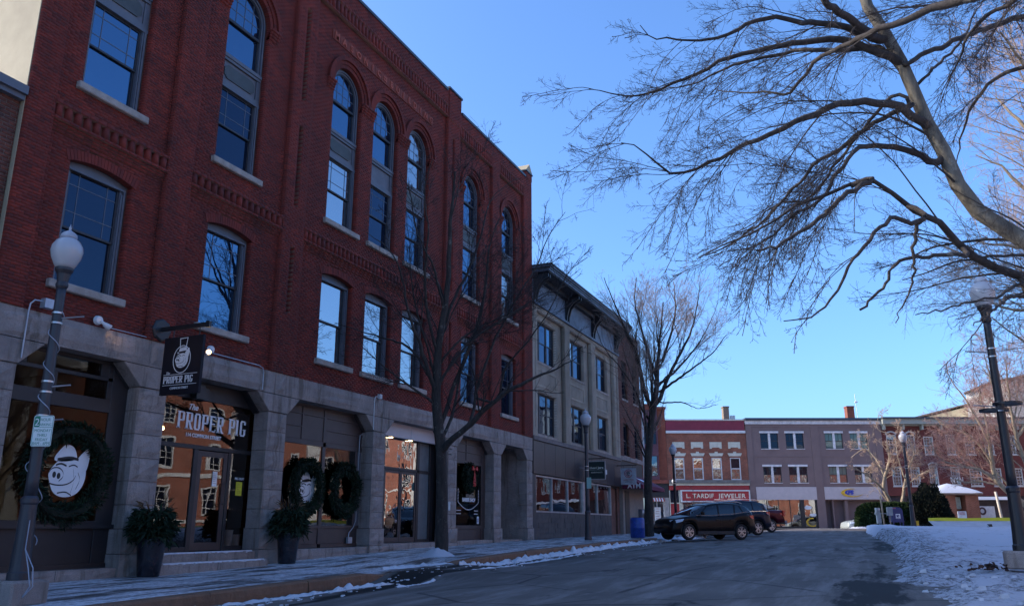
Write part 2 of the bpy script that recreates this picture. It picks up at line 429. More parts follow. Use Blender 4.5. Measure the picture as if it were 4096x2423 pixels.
for c in CEN:
    o = arc(c, ZS, 1.14, 0, PI, 24); i_ = arc(c, ZS, HW, 0, PI, 24); mb.ring(o, i_, -.22, -.07)
    mb.ring([(c+HW+.12, 7.28)]+seg_top(c, HW+.1, 7.5, .14)+[(c-HW-.12, 7.28)], [(c+HW, 7.28)]+seg_top(c, HW, 7.3, .12)+[(c-HW, 7.28)], -.22, -.062)
mb.build('arch_mortar', M['mortar'], mason, kind='stuff')
bb = []; mm_ = []
for u0, u1 in ((18.9, 19.26), (20.84, 21.59), (23.17, 23.89), (25.47, 25.83), (14.22, 14.58), (16.16, 16.52), (28.05, 28.41), (29.99, 30.35), (31.9, 32.28), (33.86, 34.2), (12.25, 12.6), (10.3, 10.67)):
    for k, dd in enumerate((-.03, .0, .03, .06)):
        b_, m_ = courses(u0, u1, 13.36+k*.085, 13.445+k*.085, dd, hz=.085, depth=.14, seed=k); bb += b_; mm_ += m_
V, Q = np_boxes(FM, bb+mm_); o = link_mesh('impost_brick', V, Q, M['brick'], mason); o['kind'] = 'stuff'
# wall body behind the brick skin, side wall and roof
mb = MB(FM)
for (a, b, z0, z1) in ((9.52, 35.6, 15.7, 16.7), (9.52, 35.6, 7.7, 8.85), (9.52, 35.6, 4.0, 4.6)): mb.box(a, b, z0, z1, -.5, -.21)
mb.box(17.3, 28.0, 16.7, 17.25, -.5, -.21)
xs = [9.52]+[v for c in CEN for v in (c-HW, c+HW)]+[35.6]
for k in range(0, len(xs), 2): mb.box(xs[k], xs[k+1], 4.6, 15.7, -.5, -.21)
mb.box(9.53, 35.6, -1.1, 3.9, -16, -6)
mb.box(9.53, 9.9, 3.9, 16.7, -16, -.5); mb.box(35.2, 35.6, -.6, 16.7, -16, -.5); mb.box(9.9, 35.2, 16.2, 16.5, -16, -.5)
mb.build('wall', M['mortar'], mason)
mb = MB(FM); mb.box(9.48, 9.52, 3.9, 16.75, -16, -.02); mb.build('side_wall', M['stucco'], mason, label='sunlit cream stucco end wall')
mb = MB(FM)
mb.box(9.9, 35.2, 4.3, 4.35, -6, -.5); mb.box(9.9, 35.2, 8.4, 8.45, -6, -.5); mb.box(9.9, 35.2, 3.9, 15.7, -6.05, -6.0); mb.build('floor', M['inside'], mason)
mb = MB(FM)
for (a, b, z) in ((9.45, 17.05, 16.75), (18.3, 26.6, 17.22), (27.9, 34.8, 16.75)): mb.box(a, b, z-.05, z+.06, -.45, .10)
for a, b in ((17.12, 18.22), (26.66, 27.84)): mb.box(a, b, 17.32, 17.40, -.45, .13)
mb.box(34.8, 35.68, 17.06, 17.12, -.5, .12)
mb.build('coping', M['coping'], mason)
mb = MB(FM); mb.prism([(34.84, 17.12), (35.66, 17.12), (35.25, 17.55)], -.6, .1); mb.build('gable_cap', M['stucco'], mason)
# terracotta letter tiles
txt = 'MASONIC*BUILDING'; u0 = 19.0; tw = (25.62-19.0)/16
for k, ch in enumerate(txt):
    mb = MB(FM); mb.box(u0+k*tw+.008, u0+(k+1)*tw-.008, 15.12, 15.46, -.1, -.03); t_ = mb.build('letter_tile', M['terracotta'], mason)
    if ch != '*': text(ch, FM, u0+(k+.5)*tw, 15.17, -.01, .33, mat('terracotta_light', (.34, .07, .04), .8), t_, 'letter', align='CENTER', off=.008, depth=.03)
    else:
        mb = MB(FM)
        for a in range(4):
            cx, cz = u0+(k+.5)*tw+.07*math.cos(a*PI/2+.78), 15.29+.07*math.sin(a*PI/2+.78); mb.prism(arc(cx, cz, .05, 0, 2*PI*.99, 10)[:-1], -.04, -.005)
        mb.build('ornament', mat('terracotta_light', (.34, .07, .04), .8), t_)
# windows
def sill(F, win, c, z, hw=.92):
    mb = MB(F); mb.box(c-hw, c+hw, z-.17, z, -.3, .05)
    mb.build('sill', M['sill'], win, bevel=.02)
WL = [(G_DK, G_DK), (G_MD, G_MD), (G_PL, G_PL), (G_PL, G_PL), (G_PL, G_PL), (G_MD, G_DK), (G_DK, G_DK)]
for k, c in enumerate(CEN):
    z0, z1, d = 4.72, 7.42, -.24
    win = MB(FM); o = [(c+HW, z0), (c+HW, 7.3)]+seg_top(c, HW, 7.3, .12)[1:-1]+[(c-HW, 7.3), (c-HW, z0)]
    i_ = [(c+HW-.16, z0), (c+HW-.16, 7.2)]+[(c+(HW-.16)*(1-2*t/9), 7.2) for t in range(1, 9)]+[(c-HW+.16, 7.2), (c-HW+.16, z0)]
    n = min(len(o), len(i_)); i_ = [i_[0], i_[1]]+[(p[0]*(HW-.16)/HW+c*(1-(HW-.16)/HW), 7.2) for p in o[2:-2]]+[i_[-2], i_[-1]]
    win.ring(o, i_, d-.08, d); frame_box(win, c-HW+.05, c+HW-.05, z0, 7.22, .045, d, d+.05, bot=.05); win.box(c-HW+.1, c+HW-.1, 7.17, 7.2, d, d+.035)
    win.box(c-HW+.1, c-HW+.145, z0, 7.1, d, d+.03); win.box(c+HW-.145, c+HW-.1, z0, 7.1, d, d+.03)
    w = win.build('window', M['frame'], mason); a, b = c-HW+.16, c+HW-.16
    sash(FM, w, a, b, 5.93, 7.2, d-.05, WL[k][0], mun=k in (0, 1, 6)); sash(FM, w, a, b, z0+.05, 5.99, d-.09, WL[k][1], mun=False); sill(FM, w, c, z0)
WU = [(G_MD, G_MD, G_MD), (G_MD, G_DK, G_DK), (G_MD, G_PL, G_PL), (G_MD, G_DK, G_DK), (G_PL, G_MD, G_MD), (G_MD, G_MD, G_DK), (G_MD, G_PL, G_PL)]
for k, c in enumerate(CEN):
    z0, d = 9.05, -.24
    o = [(c+HW, z0), (c+HW, ZS)]+arc(c, ZS, HW, 0, PI, 20)[1:-1]+[(c-HW, ZS), (c-HW, z0)]
    q = HW-.15; i_ = [(c+q, z0), (c+q, ZS)]+arc(c, ZS, q, 0, PI, 20)[1:-1]+[(c-q, ZS), (c-q, z0)]
    win = MB(FM); win.ring(o, i_, d-.08, d)
    q2 = HW-.05; q3 = HW-.1; win.ring([(c+q2, 12.2)]+arc(c, ZS, q2, 0, PI, 20)+[(c-q2, 12.2)], [(c+q3, 12.2)]+arc(c, ZS, q3, 0, PI, 20)+[(c-q3, 12.2)], d, d+.05)
    for za, zb, dd in ((11.20, 11.28, .05), (11.28, 11.40, .02), (12.0, 12.08, .03), (12.08, 12.18, .06)): win.box(c-HW+.02, c+HW-.02, za, zb, d-.02, d+dd)
    for sg in (-1, 1): win.box(min(c+sg*q2, c+sg*q3), max(c+sg*q2, c+sg*q3), z0, 11.2, d, d+.05); win.box(min(c+sg*.68, c+sg*.65), max(c+sg*.68, c+sg*.65), z0, 11.2, d, d+.03)
    w = win.build('window', M['frame'], mason); a, b = c-q, c+q
    mb = MB(FM); mb.box(a, b, 11.40, 12.0, d-.06, d-.03); mb.build('panel_board', M['panel_board'], w)
    if k != 3: mb = MB(FM); mb.prism([(a+.18, 11.5), (b-.18, 11.5), (b-.06, 11.6), (b-.06, 11.8), (b-.18, 11.9), (a+.18, 11.9), (a+.06, 11.8), (a+.06, 11.6)], d-.03, d+.0); mb.build('raised_panel', M['octagon'], w)
    sash(FM, w, a, b, 10.14, 11.2, d-.05, WU[k][1], mun=True); sash(FM, w, a, b, z0+.03, 10.2, d-.09, WU[k][2], mun=False)
    sash(FM, w, a, b, 12.18, 13.26, d-.09, WU[k][0], mun=False)
    mb = MB(FM); mb.face([(a, 13.3), (b, 13.3), (b, ZS)]+arc(c, ZS, q, 0, PI, 16)[1:-1]+[(a, ZS)], d-.05); mb.build('pane', WU[k][0], w)
    mb = MB(FM); mb.box(a, b, 13.2, 13.28, d-.07, d-.02); ri = q-.045
    mb.ring([(c+q, 13.28)]+arc(c, ZS, q, 0, PI, 16)+[(c-q, 13.28)], [(c+ri, 13.28)]+arc(c, ZS, ri, 0, PI, 16)+[(c-ri, 13.28)], d-.06, d-.03)
    mb.build('sash', M['frame_dark'], w)
    mb = MB(FM)
    for f in (-.32, 0, .32): mb.box(c+f-.009, c+f+.009, 13.28, ZS+math.sqrt(ri*ri-f*f), d-.048, d-.042)
    for z in (13.62, 13.95): hh = math.sqrt(ri*ri-(z-ZS)**2) if z > ZS else ri; mb.box(c-hh, c+hh, z-.009, z+.009, d-.049, d-.043)
    mb.build('muntin', M['frame'], w); sill(FM, w, c, z0)
mb = MB(FM)      # brick lined reveals
for c in CEN:
    for s_ in (-1, 1):
        u0, u1 = sorted((c+s_*(HW+.003), c+s_*(HW+.02)))
        mb.box(u0, u1, 4.72, 7.3, -.33, -.07); mb.box(u0, u1, 9.05, ZS, -.33, -.07)
mb.build('window_reveal', M['brick'], mason, kind='stuff')

# granite ground floor
def rock(u0, u1, z0, z1, d0, d1, name='stone_block', m=None, chis=.035, proud=.03):
    mb = MB(FM); mb.box(u0+.006, u1-.006, z0+.006, z1-.006, d0, d1)
    a, b, p, q = u0+chis, u1-chis, z0+chis, z1-chis; dd = d1+proud; n = 4; vs = []; fs = []
    rs = random.Random(int(u0*997+z0*131))
    for j in range(n+1):
        for i in range(n+1):
            e = i in (0, n) or j in (0, n); vs.append((a+(b-a)*i/n, p+(q-p)*j/n, d1+.002 if e else dd+rs.uniform(-.018, .022)))
    for j in range(n):
        for i in range(n): fs.append((j*(n+1)+i, j*(n+1)+i+1, (j+1)*(n+1)+i+1, (j+1)*(n+1)+i))
    mb.add(vs, fs); return mb.build(name, m or M['granite'], mason)
PIERS = [(9.5, 10.17), (13.03, 13.80), (17.26, 18.02), (22.29, 23.02), (27.37, 28.08), (31.40, 32.14), (34.95, 35.62)]
for i, (a, b) in enumerate(PIERS):
    zb = G((a+b)/2)-.05; lv = [2.94, 2.44, 1.94, 1.44, .95, .46, -.03, -.53]
    for k in range(len(lv)-1):
        ex = .05*(k == len(lv)-2); rock(a-ex, b+ex, lv[k+1], lv[k], -.45, .01+ex)
    rock(a-.06, b+.06, zb-.1, -.53, -.45, .08, chis=.02)
    # corbelled head
    l = .5 if i > 0 else 0; r_ = .5 if i < 6 else 0
    l = min(l, .5); mb = MB(FM); mb.prism([(a, 2.95), (b, 2.95), (b+r_, 3.41), (a-l, 3.41)], -.45, .035); mb.build('corbel_stone', M['granite'], mason, bevel=.012)
joints = [9.5]+[(a+b)/2+s_ for (a, b) in PIERS[1:-1] for s_ in (-.22, .22)]+[35.62]
for k in range(len(joints)-1):
    rock(joints[k], joints[k+1], 3.42, 4.0, -.45, .03, 'lintel_stone', chis=.04, proud=.035)
OPEN = [(10.17, 13.03), (13.80, 17.26), (18.02, 22.29), (23.02, 27.37), (28.08, 31.40), (32.14, 34.95)]
# sills of stone under the shopfronts
for (a, b, zt) in ((10.17, 13.03, -.79), (18.02, 22.29, -.56), (23.02, 27.37, -.50), (28.08, 31.4, -.47)):
    n = 2; w = (b-a)/n
    for k in range(n): rock(a+k*w, a+(k+1)*w, G((a+b)/2)-.12, zt, -.45, .0, 'stone_block', chis=.015, proud=.012)
# shop interiors
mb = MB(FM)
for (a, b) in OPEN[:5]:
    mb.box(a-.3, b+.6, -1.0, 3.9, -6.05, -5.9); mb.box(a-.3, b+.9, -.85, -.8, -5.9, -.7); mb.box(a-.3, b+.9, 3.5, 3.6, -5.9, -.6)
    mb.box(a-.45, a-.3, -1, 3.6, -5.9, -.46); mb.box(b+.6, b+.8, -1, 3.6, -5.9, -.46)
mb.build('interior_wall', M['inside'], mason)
def fill(a, b, d, name='lining', m=None):          # octagonal head lining behind the corbels
    mb = MB(FM); mb.ring([(b+.3, -1), (b+.3, 3.6), (a-.3, 3.6), (a-.3, -1)], [(b-.02, -1), (b-.02, 3.0), (a+.02, 3.0), (a+.02, -1)], d-.02, d); return mb.build(name, m or M['charcoal'], mason)
def shopfront(d, m, panes, bars, panels=()):
    f = MB(FM)
    for u0, u1, z0, z1 in bars: f.box(u0, u1, z0, z1, d-.05, d+.03)
    s_ = f.build('shopfront', m, mason, bevel=.006)
    for (u0, u1, z0, z1, g) in panes: MB(FM).quad(u0, u1, z0, z1, d).build('pane', g, s_)
    for (u0, u1, z0, z1) in panels:
        q = MB(FM); q.box(u0, u1, z0, z1, d-.04, d+.005); q.build('panel', m, s_, bevel=.008)
    return s_
# 1: big window with pig emblem and wreath
d = -.36
s1 = shopfront(d, M['charcoal'], [(10.2, 12.62, .13, 2.34, G_SHD), (10.2, 11.2, 2.62, 3.0, G_SHD), (11.3, 12.5, 2.62, 3.0, G_SHD), (10.6, 12.3, 3.08, 3.34, G_SHD)],
    [(10.0, 10.2, -.8, 3.5), (12.62, 13.2, -.8, 3.5), (10.2, 12.62, .03, .13), (10.2, 12.62, 2.34, 2.62), (11.2, 11.3, 2.62, 3.0), (10.2, 12.62, 3.0, 3.08), (10.2, 12.62, 3.34, 3.6), (12.5, 12.62, 2.62, 3.34), (10.2, 10.6, 3.08, 3.34), (12.3, 12.5, 3.08, 3.34)],
    [(10.2, 12.62, -.8, .03)])
mb = MB(FM); mb.box(10.1, 13.1, -.02, .06, d, d+.10); mb.box(10.1, 13.1, -.80, -.70, d, d+.06); mb.build('ledge', M['charcoal'], s1)
# 2: recessed entry of the pub
d = -.52
s2 = shopfront(d, M['charcoal'], [(14.0, 17.62, 1.92, 3.0, G_SH), (14.0, 15.32, -.44, 1.82, G_SH), (16.60, 17.62, -.44, 1.82, G_SH)],
    [(13.6, 14.0, -.55, 3.6), (17.62, 18.1, -.55, 3.6), (14.0, 17.62, 3.0, 3.6), (14.0, 17.62, 1.82, 1.92), (14.0, 15.32, -.55, -.44), (16.60, 17.62, -.55, -.44), (15.32, 15.46, -.55, 1.82), (16.5, 16.60, -.55, 1.82)])
dr = MB(FM); frame_box(dr, 15.47, 16.49, -.53, 1.80, .13, d-.04, d+.01, bot=.18); dr = dr.build('door', M['brownwood'], mason)
MB(FM).quad(15.60, 16.36, -.35, 1.67, d-.01).build('pane', G_SH, dr)
mb = MB(FM); mb.tube([FM(16.42, .55, d+.01), FM(16.42, .55, d+.09), FM(16.42, 1.05, d+.09), FM(16.42, 1.05, d+.01)], .014, 6); mb.build('handle', M['black'], dr)
for (uu, zz, w_, h_, c_) in ((16.1, 1.15, .16, .36, (.7, .66, .62)), (16.98, .95, .22, .34, (.55, .5, .03))):
    mb = MB(FM); mb.box(uu-w_/2, uu+w_/2, zz-h_/2, zz+h_/2, d+.004, d+.008); nt_ = mb.build('notice', mat('paper_%d' % int(c_[2]*100), c_, .8), s2 if uu > 16.5 else dr)
    mb = MB(FM)
    for q in range(6): mb.box(uu-w_*.38, uu+w_*(.1+.25*((q*7) % 3)/2), zz+h_*.35-q*h_*.13, zz+h_*.35-q*h_*.13+.008, d+.0081, d+.0087)
    mb.build('print', mat('ink', (.25, .08, .05), .8), nt_)
text('PIG OUT', FM, 16.98, 1.17, d+.003, .085, M['decal'], s2, 'lettering', 'CENTER')
mb = MB(FM)      # granite steps
for (a, b, z0, z1, d0, d1) in ((13.85, 17.3, G(15)-.1, -.56, -.5, -.02), (13.6, 17.05, G(15)-.12, -.75, -.02, .55)):
    w = (b-a)/2
    for k in range(2): q = MB(FM); q.box(a+k*w, a+(k+1)*w-.008, z0, z1, d0, d1); q.build('step', M['granite'], mason, bevel=.015)
for (a, b, z, dd) in ((13.95, 17.1, -.553, -.03), (13.7, 16.9, -.743, .54)):
    vs = []; fs = []; n = 60
    for k in range(n+1):
        u = a+(b-a)*k/n; w_ = .03+.16*max(0, mnoise.noise(Vector((u*1.7, z, 3)))+.25)+.03*mnoise.noise(Vector((u*9, z, 5))); e_ = .012*mnoise.noise(Vector((u*14, z, 8)))
        vs += [(u, z+.002, dd-w_-.02), (u, z+.014, dd-w_*.5), (u, z+.010, dd-.012+e_), (u, z-.02-.05*max(0, mnoise.noise(Vector((u*6, z, 1)))), dd+.014+e_)]
    for k in range(n): fs += [(4*k+i, 4*k+i+1, 4*k+5+i, 4*k+4+i) for i in range(3)]
    MB(FM).add(vs, fs).build('step_snow', M['stepsnow'], mason)
# 3: two-part window
d = -.42; BW = M['brownwood']
s3 = shopfront(d, BW, [(18.3, 20.25, .06, 2.28, G_SH), (20.40, 21.95, .06, 2.28, G_SH)],
    [(17.9, 18.3, -.56, 3.5), (22.35, 22.5, -.56, 3.5), (20.25, 20.40, -.46, 3.42), (18.3, 22.35, 2.28, 2.42), (18.3, 20.25, -.03, .06), (20.40, 22.35, -.03, .06), (18.3, 22.35, 3.36, 3.6), (21.95, 22.05, .06, 2.28), (18.3, 20.25, -.56, -.46), (20.4, 22.35, -.56, -.46),
     (19.22, 19.30, 2.42, 3.36), (18.3, 19.22, 2.76, 2.80), (18.3, 19.22, 3.12, 3.16), (20.40, 22.35, 2.76, 2.80), (19.3, 20.25, 3.12, 3.16), (20.4, 22.35, 3.12, 3.16)],
    [(18.3, 20.25, -.46, -.03), (20.40, 22.35, -.46, -.03), (18.3, 22.35, 2.42, 3.36)])
mb = MB(FM); mb.box(22.05, 22.35, .06, 2.28, d-.04, d); mb.build('side_panel', M['frame'], s3)
# 4: double doors under white fascia
d = -.62
s4 = shopfront(d, M['charcoal'], [(24.0, 26.15, 1.98, 2.95, G_WV)],
    [(23.3, 24.0, -.5, 3.1), (24.0, 27.1, 1.88, 1.98), (26.15, 26.32, -.5, 2.95), (27.05, 27.15, -.5, 2.95), (23.9, 28, 2.95, 3.1), (26.32, 27.05, -.5, -.4)])
for a, b in ((24.02, 25.07), (25.09, 26.14)):
    q = MB(FM); frame_box(q, a, b, -.48, 1.87, .08, d-.04, d+.01, bot=.16); q = q.build('door', BW, mason)
    MB(FM).quad(a+.08, b-.08, -.32, 1.79, d-.01).build('pane', G_WV, q)
    hu_ = b-.11 if a < 24.5 else a+.11
    t = MB(FM); t.tube([FM(hu_, .48, d), FM(hu_, .48, d+.08), FM(hu_, .80, d+.08), FM(hu_, .80, d)], .012, 6); t.build('handle', M['black'], q)
q = MB(FM); q.box(26.32, 27.05, -.4, 2.95, d-.03, d-.01); q.build('frosted_panel', mat('frosted', (.11, .13, .14), .35), s4)
q = MB(FM); q.box(27.15, 28.2, -.5, 3.0, -1.9, d); q.build('recess_shade', mat('recess_shade_black', (.008, .006, .008), .9), s4)  # solid block; the shade of the recess is put into its near-black colour
mb = MB(FM)
for k in range(2): mb.box(23.35+k*1.92, 23.35+(k+1)*1.92-.015, 2.96, 3.43, -.5, -.36)
mb.box(27.19, 27.8, 2.96, 3.43, -.5, -.36)
mb.build('fascia_panel', M['white_panel'], mason)
mb = MB(FM); mb.box(23.3, 28.1, 2.96, 3.0, -1.4, -.5); sof = mb.build('soffit', M['black'], mason)
for uu in (24.25, 25.55, 25.2):
    mb = MB(FM); mb.lathe(FM(uu, 2.945, -.56 if uu != 25.2 else -.58), [(.0, 0), (.075, 0), (.075, .012)], 14)
    if uu != 25.2: mb.build('downlight', emit('downlight_glow', (1., .72, .38), 6), sof)
mb = MB(FM); mb.box(23.0, 28.1, -.56, -.50, -1.2, -.4); mb.build('threshold', M['granite'], mason)
# 5: barber shop
d = -.42
s5 = shopfront(d, BW, [(28.3, 31.05, .08, 2.42, G_SHD)],
    [(27.9, 28.3, -.47, 3.5), (31.05, 31.6, -.47, 3.5), (28.3, 31.05, 2.42, 2.56), (28.3, 31.05, -.06, .08), (28.3, 31.05, 3.38, 3.6), (29.65, 29.75, 2.56, 3.38), (28.3, 31.05, 2.86, 2.90), (28.3, 31.05, 3.18, 3.22)],
    [(28.3, 31.05, -.47, -.06), (28.3, 31.05, 2.56, 3.38)])
text('BARBER SHOP', FM, 29.98, .98, d+.004, .2, M['decal'], s5, 'lettering', 'CENTER', xs=.9, off=.006)
mb = MB(FM)
for u in (29.05, 30.85): mb.prism(rect(u-.03, u+.03, .95, 1.45), d+.002, d+.006)
pts = [(29.05+1.8*t/10, .95-.28*math.sin(PI*t/10)) for t in range(11)]
mb.ring([(u, z+.018) for u, z in pts], [(u, z-.018) for u, z in pts], d+.002, d+.006)
for u, a in ((29.02, -1), (30.55, 1)):
    for z in (.62, .5): mb.box(u-.1, u+.28, z, z+.035, d+.002, d+.005)
mb.build('emblem', mat('dim_vinyl', (.38, .38, .38), .7), s5); mb = MB(FM)
for k in range(4):
    for u in (29.05, 30.85): mb.prism([(u-.03, 1.0+k*.11), (u+.03, 1.03+k*.11), (u+.03, 1.07+k*.11), (u-.03, 1.04+k*.11)], d+.0062, d+.008)
mb.build('stripe', mat('stripe_dark', (.06, .03, .04), .7), s5)
mb = MB(FM); mb.box(30.72, 30.9, .14, .42, d+.004, d+.01); mb.build('notice', M['decal'], s5)
mb = MB(FM); mb.box(30.76, 30.86, .2, .35, d+.0101, d+.0108); mb.build('notice_print', mat('print_blue', (.08, .16, .3), .7), s5)
# 6: dark bricked passage
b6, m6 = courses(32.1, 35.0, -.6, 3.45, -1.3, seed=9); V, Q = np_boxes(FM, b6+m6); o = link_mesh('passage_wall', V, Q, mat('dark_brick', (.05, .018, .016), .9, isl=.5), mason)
mb = MB(FM); mb.box(32.0, 32.14, -.6, 3.4, -1.4, -.45); mb.box(34.95, 35.1, -.6, 3.4, -1.4, -.45); mb.box(32.1, 35.1, 3.4, 3.5, -1.4, -.45); mb.box(32.1, 35.1, -.7, -.5, -1.4, -.2); mb.build('passage_lining', M['granite'], mason)
for (a, b) in OPEN[:5]:   # splayed octagon corners
    for (p, q, s_) in ((a, a+.5, 1), (b-.5, b, -1)):
        mb = MB(FM)
        pts = [(a-.05, 3.6), (a-.05, 2.9), (a+.02, 2.9), (a+.56, 3.42), (a+.56, 3.6)] if s_ > 0 else [(b+.05, 3.6), (b-.56, 3.6), (b-.56, 3.42), (b-.02, 2.9), (b+.05, 2.9)]
        mb.prism(pts, -.5, -.30)
        mb.build('splay', M['charcoal'] if a < 17 else BW, mason)

# pub lettering: tall slab capitals
def slab(chs, F, u, z, H, w, st, gap, d, m, parent, sl=.06):
    mb = MB(F)
    def bar(x0, x1, z0, z1): mb.box(x0, x1, z0, z1, d, d+.004)
    x = u
    for ch in chs:
        if ch == ' ': x += w*.75; continue
        W = st*1.3 if ch == 'I' else w; zt = z+H; se = sl*H
        if ch != 'O' and ch != 'G':
            bar(x, x+st, z, zt); bar(x-st*.35, x+st*1.35, z, z+se); bar(x-st*.35, x+st*.0, zt-se, zt)
        if ch in 'PR':
            bar(x+st, x+W-st*.3, zt-se*1.4, zt); bar(x+st, x+W-st*.3, z+H*.44, z+H*.44+se*1.4)
            bar(x+W-st, x+W, z+H*.44+se*.8, zt-se*.8)
        if ch == 'R':
            mb.prism([(x+st*1.1, z+H*.45), (x+W-st*.9, z), (x+W+st*.1, z), (x+st*2.0, z+H*.45)], d, d+.0042); bar(x+W-st*.9, x+W+st*.35, z, z+se)
        if ch == 'E':
            bar(x+st, x+W, zt-se*1.4, zt); bar(x+st, x+W, z, z+se*1.4); bar(x+st, x+W*.85, z+H*.47, z+H*.47+se*1.2); bar(x+W-st*.35, x+W, zt-H*.2, zt); bar(x+W-st*.35, x+W, z, z+H*.2)
        if ch in 'OG':
            bar(x, x+st, z+se*1.5, zt-se*1.5); bar(x+st*.4, x+W-st*.4, zt-se*1.6, zt); bar(x+st*.4, x+W-st*.4, z, z+se*1.6)
            if ch == 'O': bar(x+W-st, x+W, z+se*1.5, zt-se*1.5)
            else: bar(x+W-st, x+W, z+se*1.5, z+H*.45); bar(x+W*.5, x+W+st*.2, z+H*.40, z+H*.46); bar(x+W-st, x+W, zt-H*.25, zt-se)
        x += W+gap
    return mb.build('lettering', m, parent)
slab('PROPER PIG', FM, 14.72, 2.27, .40, .205, .068, .055, -.515, M['decal'], s2)
text('The', FM, 15.0, 2.74, -.515, .2, M['decal'], s2, 'lettering', shear=.35, off=.004)
text('114 COMMON STREET', FM, 15.0, 2.10, -.515, .125, M['decal'], s2, 'lettering', off=.003, xs=.95)
# pig emblem painted on panes
def pig(F, parent, cu, cz, s, d, m, mdk, hat=True, name='emblem'):
    def P(pts, cl=True): return [(cu+x*s, cz+y*s) for x, y in ck(list(pts), 2, cl)]
    def ck(p, it=2, closed=True):
        for _ in range(it):
            q = []; n = len(p); r_ = range(n if closed else n-1)
            for i in r_: a, b = p[i], p[(i+1) % n]; q += [(a[0]*.75+b[0]*.25, a[1]*.75+b[1]*.25), (a[0]*.25+b[0]*.75, a[1]*.25+b[1]*.75)]
            p = q if closed else [p[0]]+q+[p[-1]]
        return p
    mb = MB(F)
    mb.prism(P([(-.42, -.18), (-.30, -.42), (-.02, -.50), (.28, -.42), (.44, -.18), (.46, .10), (.36, .30), (.05, .36), (-.25, .30), (-.40, .14), (-.48, .0)]), d, d+.003)
    mb.prism(P([(.14, .24), (.24, .42), (.50, .66), (.50, .30), (.44, .04), (.3, .1)]), d, d+.0031); mb.prism(P([(-.30, .26), (-.38, .44), (-.14, .33)]), d, d+.0029)
    if hat: mb.prism(P([(-.36, .24), (.20, .31), (.14, .50), (.04, .62), (-.14, .64), (-.24, .54), (-.38, .36)]), d, d+.003)
    e = mb.build(name, m, parent); mb = MB(F)
    for x, y, r in ((-.33, -.02, .045), (-.22, -.04, .045)): mb.prism([(cu+(x+r*math.cos(a))*s, cz+(y+r*1.5*math.sin(a))*s) for a in np.linspace(0, 2*PI, 12)[:-1]], d+.0035, d+.005)
    def stroke(pts, w):
        q = P(pts, False); mb.ring([(x, y+w*s) for x, y in q], [(x, y-w*s) for x, y in q], d+.0035, d+.0052)
    stroke([(-.46, .02), (-.40, .12), (-.24, .14), (-.12, .06), (-.10, -.06), (-.20, -.15)], .013)
    stroke([(-.44, -.20), (-.25, -.24), (.0, -.22), (.16, -.12), (.2, -.02)], .014)
    stroke([(-.32, .18), (-.20, .23), (-.06, .18)], .02); stroke([(.0, .17), (.12, .22), (.22, .17)], .014)
    stroke([(.12, .12), (.18, -.15), (.12, -.40)], .01); stroke([(.25, .05), (.33, -.1), (.24, -.3)], .012)
    stroke([(-.2, -.40), (.0, -.36), (.15, -.44)], .014)
    stroke([(-.30, .30), (.0, .37), (.22, .33)], .03)
    mb.build('emblem_line', mdk, e); return e
INK = mat('ink_black', (.01, .01, .012), .6)
pig(FM, s1, 11.85, 1.02, .92, -.352, M['decal'], INK)
pig(FM, s3, 19.64, 1.02, .80, -.412, M['decal'], INK)

# ================================================================== LEFT NEIGHBOUR
FN = Fr((XF, 0, 0), (0, 1, 0), (1, 0, 0))
nb = thing('brick_building', (XF-.1, 5, -1.2), 'low weathered brick building at the left edge under the sunlit stucco wall', 'building')
b_, m_ = courses(5.0, 9.46, 1.0, 8.02, -.1, hz=.078, hu=.23, gap=.014, seed=90)
brick_parts(FN, b_, m_, nb, M['brick_old'], M['mortar_light'], 120, keep=lambda B: B[:, 1] > 8.2)
mb = MB(FN); mb.box(2, 9.46, -1.4, 1.0, -.5, -.08); mb.box(2, 9.46, 1., 8., -12, -.25); mb.build('wall', M['mortar_light'], nb)
mb = MB(FN); mb.box(2, 9.46, 8.02, 8.12, -12, .02); mb.box(2, 9.46, 8.12, 8.30, -12, .10); mb.build('coping', M['frame'], nb)
b = NB('roof_snow'); b.base((.85, .87, .9)); M['roofsnow'] = b.m
mb = MB(FN); mb.box(2, 9.40, 8.30, 8.36, -11.8, -.05); mb.build('snow', M['roofsnow'], nb)
# ================================================================== CREAM BUILDING (three bays, bracketed cornice)
cb = thing('brick_building', (XF, 42.8, -.5), 'cream brick three storey building with dark bracketed cornice and bronze panelled shopfront', 'building')
DB = mat('bronze_frame', (.035, .028, .03), .5)
bays = [(36.25, 40.15), (40.95, 44.6), (45.4, 49.05)]
b_ = []; m_ = []
def z2(u0, u1, z0, z1, d, ops=(), seed=0, dep=.2):
    p, q = courses(u0, u1, z0, z1, d, ops, seed=seed, depth=dep); b_.extend(p); m_.extend(q)
cp = [(35.62, 36.25), (40.15, 40.95), (44.6, 45.4), (49.05, 50.0)]
for i, (a, b) in enumerate(cp):
    sl = [rectop(a+.25, a+.40, 4.5, 10.0)] if i in (0,) else ([rectop(a+.45, a+.60, 4.3, 10.0)] if i == 3 else [])
    z2(a, b, 4.12 if i else 4.12, 10.5, .06, sl, i)
    for s_ in sl: m_.append((a+.2, a+.65, 4.3, 10, -.14, -.1))
for i, (a, b) in enumerate(bays):
    z2(a, b, 10.28, 10.5, .06, (), 10+i); z2(a, b, 4.12, 10.28, -.16, [rectop(a+.1, b-.75, 4.32, 6.36), rectop(a+.1, b-.75, 7.86, 9.96)], 20+i)
brick_parts(FM, b_, m_, cb, M['brick_cream'], mat('cream_mortar', (.45, .38, .31), .9), 200)
